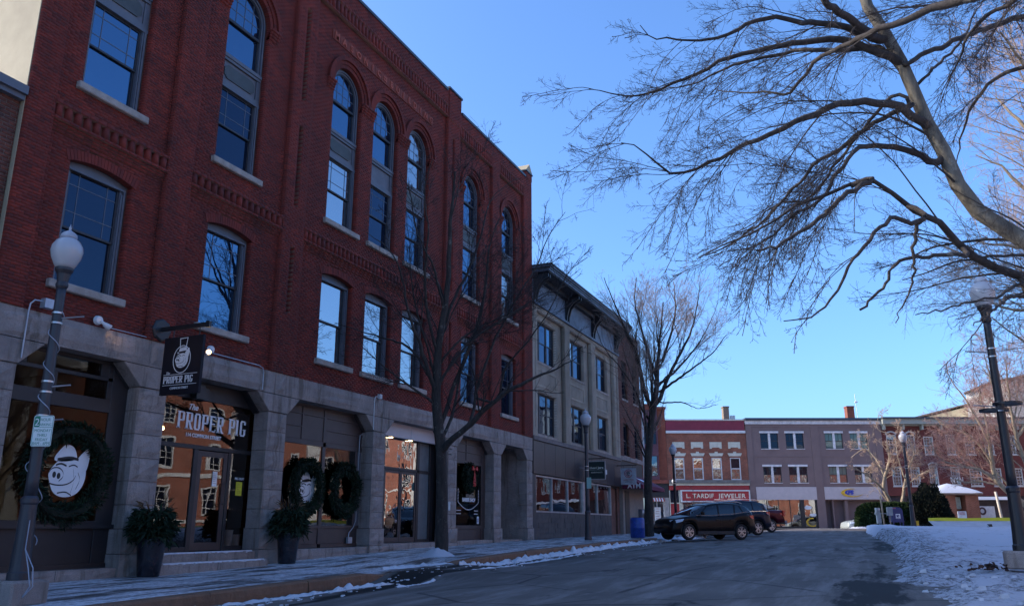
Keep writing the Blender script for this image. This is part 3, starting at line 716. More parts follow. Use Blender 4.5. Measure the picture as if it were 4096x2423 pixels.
def flatwin(F, parent, a, b, z0, z1, d, fm, sm, gms, silm, muls=1, sw=.10):
    w = MB(F); frame_box(w, a, b, z0, z1, .06, d-.03, d+.03)
    n = muls+1; W = (b-a)/n
    for k in range(1, n): w.box(a+k*W-.05, a+k*W+.05, z0+.06, z1-.06, d-.03, d+.028)
    w = w.build('window', fm, parent)
    for k in range(n):
        p, q = a+k*W+.07, a+(k+1)*W-.07; zm = (z0+z1)/2
        s_ = MB(F); frame_box(s_, p, q, z0+.07, z1-.07, .05, d-.03, d+.01); s_.box(p+.05, q-.05, zm-.025, zm+.025, d-.03, d+.009); s_.build('sash', sm, w)
        MB(F).quad(p+.05, q-.05, zm+.025, z1-.12, d-.005).build('pane', gms[(2*k) % len(gms)], w)
        MB(F).quad(p+.05, q-.05, z0+.12, zm-.025, d-.02).build('pane', gms[(2*k+1) % len(gms)], w)
    if silm: s_ = MB(F); s_.box(a-sw, b+sw, z0-.12, z0, d-.05, d+.22); s_.build('sill', silm, w)
    return w
for i, (a, b) in enumerate(bays):
    flatwin(FM, cb, a+.1, b-.75, 7.86, 9.96, -.35, DB, DB, [G_PL, G_DK, G_DK, G_DK, G_MD, G_DK] if i else [G_MD, G_DK, G_DK, G_DK], M['sill'], 2 if i == 0 else 1)
    flatwin(FM, cb, a+.1, b-.75, 4.32, 6.36, -.35, DB, DB, [G_PL, G_MD, G_DK, G_DK] if i == 2 else [G_DK, G_DK], M['sill'], 2 if i == 0 else 1)
    q = MB(FM); q.ring([(a+.15, 6.62), (b-.85, 6.62), (b-.85, 7.5), (a+.15, 7.5), (a+.15, 6.62)], [(a+.25, 6.72), (b-.95, 6.72), (b-.95, 7.4), (a+.25, 7.4), (a+.25, 6.72)], -.18, -.13); q.build('brick_panel', M['brick_cream'], cb)
mb = MB(FM); mb.box(35.63, 49.98, -.6, 12.3, -12, -.38); mb.build('wall', M['mortar'], cb)
CM = mat('cornice_paint', (.10, .125, .17), .6, var=.5, scale=1.2); CD = mat('cornice_dark', (.012, .014, .02), .5)
mb = MB(FM); mb.box(35.62, 50.0, 10.5, 10.62, -.2, .16); mb.box(35.62, 50.0, 10.62, 11.75, -.2, .06); mb.build('frieze', CM, cb)
mb = MB(FM); mb.box(35.62, 50.0, 11.75, 11.95, -.3, .30); mb.box(35.62, 50.05, 11.95, 12.0, -.3, .92); mb.box(35.62, 50.1, 12.10, 12.22, -.3, 1.0); mb.box(35.6, 50.14, 12.3, 12.38, -.3, 1.10); mb.build('cornice', CD, cb)
mb = MB(FM); mb.box(35.6, 50.08, 11.998, 12.10, -.29, .97); mb.box(35.6, 50.12, 12.22, 12.3, -.29, 1.05); mb.build('fascia', CM, cb)
for u in (35.8, 36.05, 40.35, 40.7, 44.8, 45.15, 49.4, 49.75):
    k = MB(FM); pr = [(.06, 10.55), (.16, 10.55), (.18, 10.9), (.30, 11.3), (.55, 11.6), (.85, 11.75), (.85, 11.94), (.06, 11.94)]
    k.add([(u-.05, z, d_) for d_, z in pr]+[(u+.05, z, d_) for d_, z in pr], [tuple(range(8)), tuple(range(15, 7, -1))]+[(i, 8+i, 8+(i+1) % 8, (i+1) % 8) for i in range(8)])
    k.build('bracket', CD, cb)
mb = MB(FM); mb.box(35.62, 50.0, 3.93, 4.12, -.3, .12); mb.build('band_course', mat('band_stone', (.16, .13, .12), .8), cb)
BZ = mat('bronze_panel', (.045, .037, .04), .35, metal=.3, var=.2, scale=.6); us = np.linspace(35.68, 49.96, 11)
for k in range(10): q = MB(FM); q.box(us[k]+.008, us[k+1]-.008, 2.40, 3.91, -.2, .05); q.build('cladding_panel', BZ, cb)
mb = MB(FM); mb.box(35.64, 50.0, 2.42, 3.90, -.3, .035); mb.box(48.1, 50.0, -.5, 2.4, -2.5, -2.0); mb.box(48.0, 50., 2.3, 2.4, -2.5, -.2); mb.build('backing', M['black'], cb)
AL = mat('aluminium', (.42, .42, .44), .35, metal=.6); tl = mat('stone_tile', (.10, .08, .072), .8, isl=.5, var=.3, dark=(.10, .08, .075))
G_EJ = glass('shop_pane_bright', 3.2, wav=.08, clear=.3, wscale=1.0)
f = MB(FM); mu = [36.22, 38.33, 40.6, 42.9, 43.15, 45.5, 47.98]
frame_box(f, 36.15, 48.05, .68, 2.36, .07, -.25, -.05)
for u in mu[1:-1]: f.box(u-.04, u+.04, .72, 2.34, -.25, -.055)
f.box(42.88, 43.2, .7, 2.36, -.3, -.03)
f = f.build('shop_window', AL, cb)
for a, b in ((36.22, 38.29), (38.37, 40.56), (40.64, 42.88), (43.2, 45.46), (45.54, 47.98)): MB(FM).quad(a, b, .75, 2.29, -.12).build('pane', G_EJ, f)
rr = random.Random(5); zz = -.5
for zr in range(5):
    u = 36.12; z0, z1 = -.50+zr*.235, -.50+(zr+1)*.235
    while u < 47.9:
        w = rr.uniform(.35, .75); b = min(48.0, u+w)
        if not (42.85 < u < 43.2): q = MB(FM); q.box(u+.006, b-.006, z0+.005, z1-.005, -.15, -.06+rr.uniform(0, .02)); q.build('tile', tl, cb)
        u = b
mb = MB(FM); mb.box(36.1, 48.05, -.6, .69, -.3, -.08); mb.box(35.64, 36.12, -.6, 2.4, -.3, -.02); mb.build('base_wall', DB, cb)
text('Edward', FM, 44.05, 2.98, .055, .52, M['decal'], cb, 'lettering', xs=.8, off=.012); text('Jones', FM, 46.15, 2.98, .055, .52, M['decal'], cb, 'lettering', xs=.8, off=.02)
# ================================================================== BROWN BRICK BUILDING
bb_ = thing('brick_building', (XF, 52.7, -.4), 'narrow dark brown brick building between the cream building and the street corner', 'building')
bo, mo = courses(50.02, 55.5, 4.3, 12.45, -.02, [rectop(a, b, z0, z1) for a, b in ((51.05, 52.35), (53.7, 54.95)) for z0, z1 in ((4.35, 6.4), (8.0, 10.5))], seed=44)
brick_parts(FM, bo, mo, bb_, M['brick_old'], M['mortar_light'], 60)
for a, b in ((51.05, 52.35), (53.7, 54.95)):
    for z0, z1 in ((4.35, 6.4), (8.0, 10.5)): flatwin(FM, bb_, a, b, z0, z1, -.22, DB, DB, [G_DK, G_DK], M['sill'], 0, .05)
mb = MB(FM); mb.box(50.02, 55.48, -.6, 12.4, -12, -.28); mb.build('wall', M['mortar'], bb_)
mb = MB(FM); mb.box(50.02, 55.6, 12.45, 12.6, -12, .1); mb.build('coping', M['coping'], bb_)
mb = MB(FM); mb.box(50.02, 55.5, 4.05, 4.3, -.2, .05); mb.build('band_course', M['granite'], bb_)
mb = MB(FM); mb.box(50.02, 55.5, 2.5, 4.05, -.28, -.04); mb.build('fascia', M['charcoal'], bb_)
mb = MB(FM); mb.box(50.55, 55.5, -.5, 2.5, -.28, -.06); mb.build('rendered_wall', mat('tan_render', (.24, .20, .17), .8, var=.15), bb_)
mb = MB(FM); mb.box(51.0, 51.95, -.5, 2.2, -.27, -.03); mb.build('door', M['charcoal'], bb_)
mb = MB(FM); mb.box(54.1, 54.75, -.45, 1.15, -.1, .18); atm = mb.build('cash_machine', M['frame'], bb_, bevel=.03)
mb = MB(FM); mb.box(54.2, 54.65, .35, .8, .18, .2); mb.build('screen', M['black'], atm)
mb = MB(FM); mb.box(54.2, 54.65, .9, 1.08, .18, .19); mb.build('panel', M['white'], atm)
MR = mat('maroon_canvas', (.13, .012, .04), .8, var=.2)
mb = MB(FM); vs = []
mb.add([(50.3, 3.2, 0), (55.9, 3.2, 0), (55.9, 2.5, 1.3), (50.3, 2.5, 1.3), (50.3, 2.28, 1.3), (55.9, 2.28, 1.3), (50.3, 2.28, 0), (55.9, 2.28, 0)], [(0, 3, 2, 1), (3, 4, 5, 2), (0, 6, 4, 3), (1, 2, 5, 7)])
aw = mb.build('awning', MR, bb_)
text('ATM', Fr((XF, 50.29, 0), (1, 0, 0), (0, -1, 0)), .35, 2.32, .01, .4, M['decal'], aw, 'lettering', off=.012)
mb = MB(FM); mb.tube([FM(55.62, -.4, .05), FM(55.62, 12.3, .05)], .07, 8); mb.build('downpipe', M['white'], bb_)
mb = MB(FM)
mb.add([(52.0, 3.01, .42), (53.2, 2.98, .45), (53.1, 2.72, .95), (52.3, 2.76, .88)], [(0, 3, 2, 1)]); mb.build('snow_patch', M['roofsnow'], aw)

# ================================================================== FAR ROW (faces the camera square-on)
S = 88/72.; DF = 88.
rt = np.array((math.cos(HEAD), math.sin(HEAD), 0)); fw = np.array((-math.sin(HEAD), math.cos(HEAD), 0))
FF = Fr(fw*DF, rt, -fw)
def sc(*a): return [x*S for x in a]
BU = tuple(rt)
bk_far = brickmat('far_brick', BU, (.33, .09, .05), (.20, .06, .04), (.26, .17, .12))
bk_or = brickmat('orange_brick', BU, (.30, .075, .04), (.25, .06, .033), (.22, .09, .06))
bk_dk = brickmat('dark_red_brick', BU, (.15, .028, .022), (.11, .022, .018), (.09, .035, .028))
stone_w = mat('pale_stone', (.55, .52, .43), .8, var=.15)
def wallwin(mb_, u0, u1, z0, z1, d0, d1, holes):       # wall of boxes round rectangular holes
    us_ = sorted({u0, u1, *[h[0] for h in holes], *[h[1] for h in holes]}); zs_ = sorted({z0, z1, *[h[2] for h in holes], *[h[3] for h in holes]})
    for i in range(len(us_)-1):
        run = None
        for j in range(len(zs_)-1):
            cu, cz = (us_[i]+us_[i+1])/2, (zs_[j]+zs_[j+1])/2
            hole = any(h[0] < cu < h[1] and h[2] < cz < h[3] for h in holes)
            if not hole and run is None: run = zs_[j]
            if (hole or j == len(zs_)-2) and run is not None:
                mb_.box(us_[i], us_[i+1], run, zs_[j] if hole else zs_[j+1], d0, d1); run = None
# red corner building with bay
rb = thing('brick_building', tuple(FF(15.4, -.2, 0)), 'orange red brick corner building with purple bay windows behind the street tree', 'building')
PU = mat('purple_trim', (.10, .035, .05), .6, var=.2)
mb = MB(FF); mb.box(*sc(12.62, 13.34), *sc(3.9, 9.1), -1, 0); mb.box(*sc(8.0, 12.62), *sc(3.9, 10.5), -1, -.5); mb.box(*sc(12.55, 13.34), *sc(9.1, 10.2), -1, -.05); mb.build('wall', bk_or, rb)
mb = MB(FF); mb.box(*sc(8, 13.42), *sc(3.62, 3.92), -1, .25); mb.box(*sc(12.5, 13.42), *sc(9.95, 10.15), -1, .2); mb.build('cornice', mat('brownstone', (.22, .06, .04), .8), rb)
mb = MB(FF)
for z0, z1 in ((3.92, 4.2), (5.95, 6.9), (8.8, 9.9)): mb.box(*sc(11.3, 12.6), z0*S, z1*S, -.6, .35)
for u in (11.3, 11.86, 12.5): mb.box((u)*S, (u+.1)*S, 4.2*S, 8.8*S, -.4, .34)
mb.build('bay', PU, rb)
for z0, z1 in ((4.2, 5.95), (6.9, 8.8)):
    for u0, u1 in ((11.4, 11.86), (11.96, 12.5)):
        w = MB(FF); zm = (z0+z1)/2*S; frame_box(w, u0*S, u1*S, z0*S, z1*S, .05, .1, .2); w.box(u0*S+.05, u1*S-.05, zm-.03, zm+.03, .1, .21); w = w.build('window', PU, rb)
        MB(FF).quad(u0*S+.05, u1*S-.05, z0*S+.05, z1*S-.05, .15).build('pane', G_MD if z0 < 5 else G_DK, w)
mb = MB(FF); mb.box(*sc(8, 13.35), *sc(2.45, 3.62), -1, .05); mb.build('fascia', M['charcoal'], rb)
mb = MB(FF); mb.box(*sc(12.95, 13.35), -.3, 2.45*S, -1, .02); mb.box(*sc(11.2, 11.75), -.3, .5*S, -1, .02); mb.box(*sc(11.2, 12.9), -.3, .35*S, -1, .0); mb.build('pier', mat('grey_render', (.30, .28, .27), .8), rb)
AL2 = AL; w = MB(FF); frame_box(w, *sc(11.8, 12.9), *sc(.35, 2.2), .06, -.2, -.1); w.box(*sc(12.30, 12.36), *sc(.4, 2.15), -.2, -.11); w = w.build('shop_window', AL2, rb)
MB(FF).quad(*sc(11.85, 12.3), *sc(.4, 2.15), -.15).build('pane', G_MD, w); MB(FF).quad(*sc(12.36, 12.86), *sc(.4, 2.15), -.15).build('pane', G_MD, w)
q = MB(FF); q.box(*sc(12.1, 12.62), *sc(.45, 1.65), -.09, -.07); q.build('poster', mat('poster_white', (.5, .5, .5), .7), w)
for z in (1.5, 1.3, 1.1, .9, .7): q = MB(FF); q.box(*sc(12.18, 12.5), z*S, z*S+.05, -.0695, -.068); q.build('poster_print', mat('poster_ink', (.25, .12, .12), .7), w)
mb = MB(FF)
for k in range(12):
    u = 11.55+k*.115; mb.cur = k % 2; mb.add([(u*S, 2.42*S, .05), ((u+.115)*S, 2.42*S, .05), ((u+.115)*S, 2.2*S, .5), (u*S, 2.2*S, .5), (u*S, 2.12*S, .5), ((u+.115)*S, 2.12*S, .5)], [(0, 3, 2, 1), (3, 4, 5, 2)])
mb.build('striped_awning', [M['white'], mat('awning_red', (.35, .05, .05), .8)], rb)
# jeweller
tj = thing('brick_building', tuple(FF(20.5, -.2, 0)), 'two storey brick shop with maroon parapet and red L. TARDIF JEWELER sign', 'building')
W4 = [(15.55+1.61*k-1.61, 16.45+1.61*k-1.61) for k in range(4)]
W4 = [(13.95, 14.83), (15.55, 16.45), (17.17, 18.05), (18.77, 19.66)]
holes = [(a*S, b*S, 3.92*S, 5.8*S) for a, b in W4]
mb = MB(FF); wallwin(mb, 13.36*S, 20.28*S, 3.5*S, 7.88*S, -.4, 0, holes); mb.box(13.36*S, 20.28*S, -.3, 9.0*S, -9, -.9); mb.build('wall', bk_far, tj)
mb = MB(FF); mb.box(*sc(13.36, 20.2), *sc(8.1, 8.97), -.4, .03); mb.build('parapet', mat('maroon_paint', (.20, .018, .04), .6, var=.25, scale=.5), tj)
mb = MB(FF); mb.box(*sc(13.34, 20.22), *sc(8.97, 9.09), -.4, .08); mb.build('coping', stone_w, tj); mb = MB(FF); mb.box(*sc(13.36, 20.25), *sc(7.88, 8.1), -.4, .12); mb.build('white_band', M['white'], tj)
for a, b in W4:
    c = (a+b)/2
    q = MB(FF); q.prism([(x*S, z*S) for x, z in ((c-.52, 6.56), (c-.36, 6.56), (c-.30, 6.66), (c+.30, 6.66), (c+.36, 6.56), (c+.52, 6.56), (c+.52, 7.12), (c-.52, 7.12))], -.1, .04); q.build('stone_panel', stone_w, tj)
    q = MB(FF); q.prism([(x*S, z*S) for x, z in ((c-.5, 5.92), (c+.5, 5.92), (c+.62, 6.17), (c+.14, 6.17), (c+.11, 6.30), (c-.11, 6.30), (c-.14, 6.17), (c-.62, 6.17))], -.1, .06); q.build('lintel', stone_w, tj)
    w = MB(FF); frame_box(w, a*S, b*S, 3.92*S, 5.8*S, .1, -.2, -.05); w.box(a*S+.1, b*S-.1, 4.83*S, 4.9*S, -.2, -.06); w = w.build('window', M['white'], tj)
    MB(FF).quad(a*S+.1, b*S-.1, 4.9*S, 5.8*S-.1, -.12).build('pane', G_WV if a < 18 else G_DK, w); MB(FF).quad(a*S+.1, b*S-.1, 3.92*S+.1, 4.83*S, -.14).build('pane', glass('wavy_dim', 2.4, wav=.35, wscale=1.6), w)
mb = MB(FF); mb.box(*sc(13.4, 20.32), *sc(3.62, 3.9), -.3, .35); mb.build('ledge', mat('weathered_ledge', (.16, .15, .14), .9), tj)
mb = MB(FF); mb.box(*sc(13.42, 20.28), *sc(3.45, 3.62), -.3, .2); mb.build('ledge_trim', stone_w, tj)
RD = mat('sign_red', (.34, .022, .025), .5, var=.15)
mb = MB(FF); mb.box(*sc(13.4, 20.25), *sc(3.08, 3.45), -.3, .05); mb.build('fascia', RD, tj)
mb = MB(FF); frame_box(mb, 14.33*S, 20.2*S, 2.06*S, 3.06*S, .12, .05, .42); sg = mb.build('sign_board', M['white'], tj)
mb = MB(FF); mb.box(14.33*S+.12, 20.2*S-.12, 2.06*S+.12, 3.06*S-.02, .05, .36); mb.build('sign_face', RD, sg)
text('L. TARDIF', FF, 14.79*S, 2.41*S, .37, .62, mat('cream_letter', (.68, .62, .48), .6), sg, 'lettering', fit=2.32*S, off=.012, spacing=1.12)
text('JEWELER', FF, 17.48*S, 2.41*S, .37, .62, mat('cream_letter', (.68, .62, .48), .6), sg, 'lettering', fit=2.34*S, off=.012, spacing=1.12)
mb = MB(FF); mb.box(*sc(13.40, 13.47), -.3, 3.05*S, -.3, .02); mb.box(*sc(14.22, 14.3), -.3, 3.05*S, -.3, .02); mb.box(*sc(13.47, 14.22), *sc(1.95, 2.03), -.3, .01); mb.box(*sc(14.3, 14.5), -.3, 2.0*S, -.3, .01); mb.build('door_frame', stone_w, tj)
mb = MB(FF); mb.box(*sc(13.47, 14.22), -.3, 1.95*S, -.3, -.1); mb.build('door', RD, tj)
MB(FF).quad(*sc(13.47, 14.22), *sc(2.03, 3.0), -.1).build('pane', G_DK, tj)
mb = MB(FF); mb.box(*sc(14.5, 20.2), *sc(1.9, 2.06), -.2, .2); lb = mb.build('canopy', mat('maroon_dim', (.08, .015, .02), .7), tj)
text('TOURMALINE', FF, 15.3*S, 1.93*S, .21, .14, stone_w, lb, 'lettering', xs=1.1); text('EARRINGS', FF, 17.0*S, 1.93*S, .21, .14, stone_w, lb, 'lettering', xs=1.2)
w = MB(FF)
for u in (14.5, 15.2, 16.2, 17.9, 20.1): w.box(u*S, u*S+.09, 0, 1.9*S, -.3, -.1)
w.box(*sc(14.5, 20.2), -.3, .45*S, -.3, -.09); w = w.build('shop_window', stone_w, tj)
for a, b in ((14.6, 15.2), (15.3, 16.2), (16.3, 17.9), (18.0, 20.1)): MB(FF).quad(a*S, b*S, .45*S, 1.9*S, -.15).build('pane', G_MD, w)
# grey three storey building
gb = thing('office_building', tuple(FF(32, -.1, 0)), 'plain grey brown three storey building with white lintels and a yellow ringed blue logo', 'building')
GR = mat('taupe_render', (.19, .128, .122), .85, var=.10, scale=.7, bump=.15, bscale=20)
UW = [(21.53, 23.06), (23.72, 25.27), (27.14, 28.66), (29.32, 30.8)]; LWd = [(21.57, 23.12), (23.78, 25.34), (27.22, 28.74), (29.4, 30.86)]
holes = [(a*S, b*S, 6.55*S, 7.88*S) for a, b in UW]+[(a*S, b*S, 3.68*S, 5.03*S) for a, b in LWd]
mb = MB(FF); wallwin(mb, 20.32*S, 32.05*S, 3.33*S, 8.66*S, -.4, 0, holes); mb.box(20.32*S, 32.05*S, -.3, 8.9*S, -9, -.9)
for a, b in ((20.32, 20.82), (25.96, 26.64), (31.48, 32.05)): mb.box(a*S, b*S, -.2, 3.33*S, -.4, 0)
mb.build('wall', GR, gb)
mb = MB(FF)
for (a, b) in ((20.30, 20.78), (25.92, 26.62), (31.5, 32.05)): mb.box(a*S, b*S, -.2, 8.40*S, 0, .05)
mb.box(*sc(20.78, 25.92), *sc(5.86, 5.93), .0, .03); mb.box(*sc(26.62, 31.5), *sc(5.86, 5.93), 0, .03); mb.box(20.3*S, 32.05*S, 8.40*S, 8.64*S, 0, .05)
mb.build('pilaster', GR, gb)
mb = MB(FF); mb.box(*sc(20.28, 32.08), *sc(8.66, 8.97), -.4, .15); mb.build('white_band', mat('offwhite', (.62, .58, .58), .6), gb)
mb = MB(FF); mb.box(*sc(20.26, 32.1), *sc(8.97, 9.18), -9, .35); mb.build('roof_edge', mat('roof_edge_blue', (.03, .04, .06), .5), gb)
OW = mat('offwhite', (.62, .58, .58), .6)
for (L, z0, z1, zt) in ((UW, 6.55, 7.88, 8.05), (LWd, 3.68, 5.03, 5.2)):
    for k, (a, b) in enumerate(L):
        w = MB(FF); frame_box(w, a*S, b*S, z0*S, z1*S, .05, -.2, -.08); w = w.build('window', M['frame_dark'], gb); mbm = MB(FF); mbm.box((a+b)/2*S-.11, (a+b)/2*S+.11, z0*S, z1*S, -.2, .02); mbm.build('mullion', OW, w)
        g1 = glass('curtained_pane', 1.5, (.10, .16, .14)) if (k >= 2 and z0 > 6) or (k == 2) else G_DK
        for p, q in ((a*S+.05, (a+b)/2*S-.11), ((a+b)/2*S+.11, b*S-.05)):
            zm = (z0+z1)/2*S; MB(FF).quad(p, q, zm, z1*S-.05, -.12).build('pane', g1, w); MB(FF).quad(p, q, z0*S+.05, zm, -.14).build('pane', g1 if z0 > 6 else glass('wavy_dim', 2.4), w)
            s_ = MB(FF); s_.box(p, q, zm-.03, zm+.03, -.16, -.09); s_.box((p+q)/2-.015, (p+q)/2+.015, zm, z1*S-.05, -.12, -.10); s_.build('sash', M['frame_dark'], w)
        l = MB(FF); l.box((a-.07)*S, (b+.05)*S, z1*S, zt*S, -.1, .10); l.build('lintel', OW, w); l = MB(FF); l.box((a)*S, (b+.04)*S, (z0-.05)*S, z0*S, -.1, .08); l.build('sill', OW, w)
mb = MB(FF); mb.box(*sc(20.82, 25.96), *sc(2.27, 3.33), -.3, .08); mb.build('sign_band', mat('beige_band', (.48, .41, .41), .7, var=.06), gb); mb = MB(FF); mb.box(*sc(26.64, 31.48), *sc(2.30, 3.33), -.3, .08); band = mb.build('sign_band', mat('beige_band', (.48, .41, .41), .7), gb)
mb = MB(FF); cu, cz = 28.95*S, 2.84*S
ou = []; in_ = []
for t in range(33):
    a = .42*PI+t/32*1.48*PI; th = .17*math.sin(PI*min(1, (t+1)/33))**.7
    ou.append((cu+1.13*math.cos(a)*1.0, cz+.42*math.sin(a))); in_.append((cu+(1.13-th*1.9)*math.cos(a)+.05, cz+(.42-th*.7)*math.sin(a)))
mb.ring(ou, in_, .08, .16); lg = mb.build('logo_swoosh', mat('logo_yellow', (.62, .36, .02), .5), band)
text('KFS', FF, 28.30*S, 2.72*S, .12, .55, mat('logo_blue', (.02, .05, .38), .5), band, 'lettering', xs=1.05, off=.03, shear=.12, depth=.06)
w = MB(FF)
for u in (20.82, 21.68, 22.65, 23.62): w.box(u*S, u*S+.05, .06, 2.27*S, -.2, -.08)
w.box(24.5*S, 24.83*S, -.1, 2.27*S, -.25, -.02); w.box(20.82*S, 25.96*S, -.2, .06*S, -.3, -.03); w.box(25.8*S, 25.96*S, 0, 2.27*S, -.3, -.03); w = w.build('shop_window', M['charcoal'], gb)
for a, b in ((20.86, 21.68), (21.73, 22.65), (22.7, 23.62), (23.67, 24.5), (24.84, 25.8)): MB(FF).quad(a*S, b*S, .07*S, 2.26*S, -.14).build('pane', G_EJ, w)
for (cx, cz_, hw, hh) in ((25.15, 1.62, .33, .16), (25.55, 1.02, .32, .12)):
    q = MB(FF); q.face([(cx*S+hw*S*math.cos(a), cz_*S+hh*S*math.sin(a)) for a in np.linspace(0, 2*PI, 21)[:-1]], -.13); q.build('oval_decal', M['decal'], w)
q = MB(FF); q.ring([(25.4*S+.62*math.cos(a), .42*S+.45*math.sin(a)) for a in np.linspace(.4*PI, 1.7*PI, 16)], [(25.43*S+.45*math.cos(a), .42*S+.34*math.sin(a)) for a in np.linspace(.4*PI, 1.7*PI, 16)], -.13, -.125); q.build('ring_decal', mat('logo_yellow', (.62, .36, .02), .5), w)
e = MB(FF); e.box(*sc(27.28, 27.4), -.1, 2.3*S, -1.6, -.2); e.box(*sc(28.35, 28.6), -.1, 2.3*S, -1.6, -.2); e.box(*sc(26.64, 31.48), 2.2*S, 2.3*S, -1.6, -.3); e.build('entry_pier', GR, gb)
e = MB(FF); frame_box(e, 27.4*S, 28.35*S, -.1, 2.2*S, .08, -1.5, -1.4); e.box(*sc(27.4, 28.35), *sc(1.55, 1.62), -1.5, -1.4); e.box(*sc(27.85, 27.9), -.1, 1.55*S, -1.5, -1.39); e = e.build('door', M['charcoal'], gb)
MB(FF).quad(*sc(27.47, 28.3), *sc(1.63, 2.14), -1.45).build('pane', G_DK, e); MB(FF).quad(*sc(27.47, 27.85), *sc(.1, 1.55), -1.45).build('pane', G_MD, e); MB(FF).quad(*sc(27.9, 28.3), *sc(.1, 1.55), -1.45).build('pane', G_MD, e)
text('70', FF, 27.62*S, 1.74*S, -1.39, .42, M['decal'], e, 'number', off=.01)
for a, b in ((26.66, 27.26), (28.62, 31.4)): MB(FF).quad(a*S, b*S, .05, 2.2*S, -1.3).build('pane', G_DK, gb)
# chimneys and roof kit
for (a, b, z1, lab) in ((19.28, 19.80, 10.68, 'tall tan brick chimney above the jeweller roof'), (30.58, 31.23, 10.70, 'square red brick chimney on the grey building roof')):
    q = MB(FF); q.box(a*S, b*S, 8.9*S, z1*S, -4.6, -3.8); q.box(a*S-.05, b*S+.05, (z1-.12)*S, z1*S-.02, -4.65, -3.75)
    tag(q.build('chimney', bk_or if a > 20 else mat('tan_brick', (.22, .17, .12), .9)), lab, 'chimney')
q = MB(FF); q.box(*sc(19.92, 20.08), *sc(8.9, 9.85), -4.2, -3.9); q.box(*sc(20.14, 20.34), *sc(8.9, 9.85), -4.2, -3.9); tag(q.build('roof_vent', AL), 'small metal roof vents beside the tan chimney', 'vent')
q = MB(FF); q.tube([FF(31.4*S, 9.0*S, -3.5), FF(31.32*S, 11.75*S, -3.5)], .03, 5); q.tube([FF(31.25*S, 11.0*S, -3.5), FF(31.5*S, 11.05*S, -3.5)], .09, 6); tag(q.build('antenna', M['white']), 'thin white antenna mast beside the red chimney', 'antenna')
# right brick building with pale bracketed cornice
rk = thing('brick_building', tuple(FF(42, 0, 0)), 'dark red three storey brick building with white sash windows and pale cornice behind the trees', 'building')
U2 = [(32.45, 33.3, 6.1, 7.75, 1), (34.15, 34.92, 6.05, 7.75, 1), (35.65, 36.5, 6.05, 7.6, 0), (37.6, 38.35, 6.05, 7.75, 0), (39.2, 40.0, 6.05, 7.7, 0), (40.9, 41.7, 6.05, 7.7, 0), (42.8, 43.6, 6.05, 7.7, 0)]
L2 = [(32.6, 33.4, 3.4, 5.0, 0), (34.2, 35.0, 3.4, 5.0, 0), (35.8, 36.55, 3.38, 5.1, 1), (37.65, 38.42, 3.5, 5.02, 0), (39.25, 40.3, 3.4, 4.9, 0), (41.2, 42.0, 3.4, 4.9, 0), (43.0, 43.8, 3.4, 4.9, 0)]
hol = [(a*S, b*S, z0*S, z1*S) for a, b, z0, z1, r in U2+L2]
mb = MB(FF); wallwin(mb, 32.08*S, 46*S, 2.6*S, 8.5*S, -.4, 0, hol); mb.box(32.08*S, 46*S, 0, 8.5*S, -9, -.9); mb.build('wall', bk_dk, rk)
mb = MB(FF); mb.box(*sc(32.1, 46), 0, 2.6*S, -.9, -.3); mb.build('ground_floor', mat('dark_shop', (.04, .03, .035), .8), rk)
mb = MB(FF); mb.box(*sc(32.1, 46), *sc(8.5, 8.6), -.4, .25); mb.box(*sc(32.05, 46), *sc(8.62, 9.05), -.4, .75); mb.build('cornice', mat('sage_trim', (.27, .285, .25), .7, var=.12), rk)
mb = MB(FF); mb.box(*sc(32.0, 46), *sc(9.05, 9.2), -6, .95); mb.build('roof_edge', M['coping'], rk)
for k in range(9): q = MB(FF); u = (32.15+1.65*k)*S; q.box(u, u+.18, 8.15*S, 8.62*S, 0, .55); q.build('bracket', mat('sage_trim', (.27, .285, .25)), rk)
for a, b, z0, z1, r in U2+L2:
    w = MB(FF); w_ = MB(FF)
    frame_box(w, a*S, b*S, z0*S, z1*S, .1, -.2, -.03); w.box(a*S-.05, b*S+.05, z0*S-.1, z0*S, -.1, .1)
    if r: w.ring([(x, z+.14) for x, z in reversed(seg_top((a+b)/2*S, (b-a)/2*S+.1, z1*S, .25))], [(x, z) for x, z in reversed(seg_top((a+b)/2*S, (b-a)/2*S, z1*S, .25))], -.1, .06)
    w = w.build('window', mat('aged_trim', (.42, .40, .38)), rk); MB(FF).quad(a*S+.1, b*S-.1, z0*S+.1, z1*S-.1, -.12).build('pane', G_MD, w)
    for k in (1, 2): w_.box((a+(b-a)*k/3)*S-.02, (a+(b-a)*k/3)*S+.02, z0*S+.1, z1*S-.1, -.12, -.09)
    for k in range(1, 6): zz = (z0+(z1-z0)*k/6)*S; hh = .045 if k == 3 else .018; w_.box(a*S+.1, b*S-.1, zz-hh, zz+hh, -.12, -.085)
    w_.build('muntin', mat('aged_white', (.30, .28, .28)), w)
text('NYN', FF, 37.45*S, 4.0*S-.35, .15, .8, M['white'], rk, 'lettering', xs=.8)
for (u, z0) in ((35.4, 2.7), (39.2, 2.5)): q = MB(FF); q.box(u*S, (u+3.0)*S, (z0-.25)*S, z0*S, 0, .8); q.build('snowy_canopy', M['roofsnow'], rk)
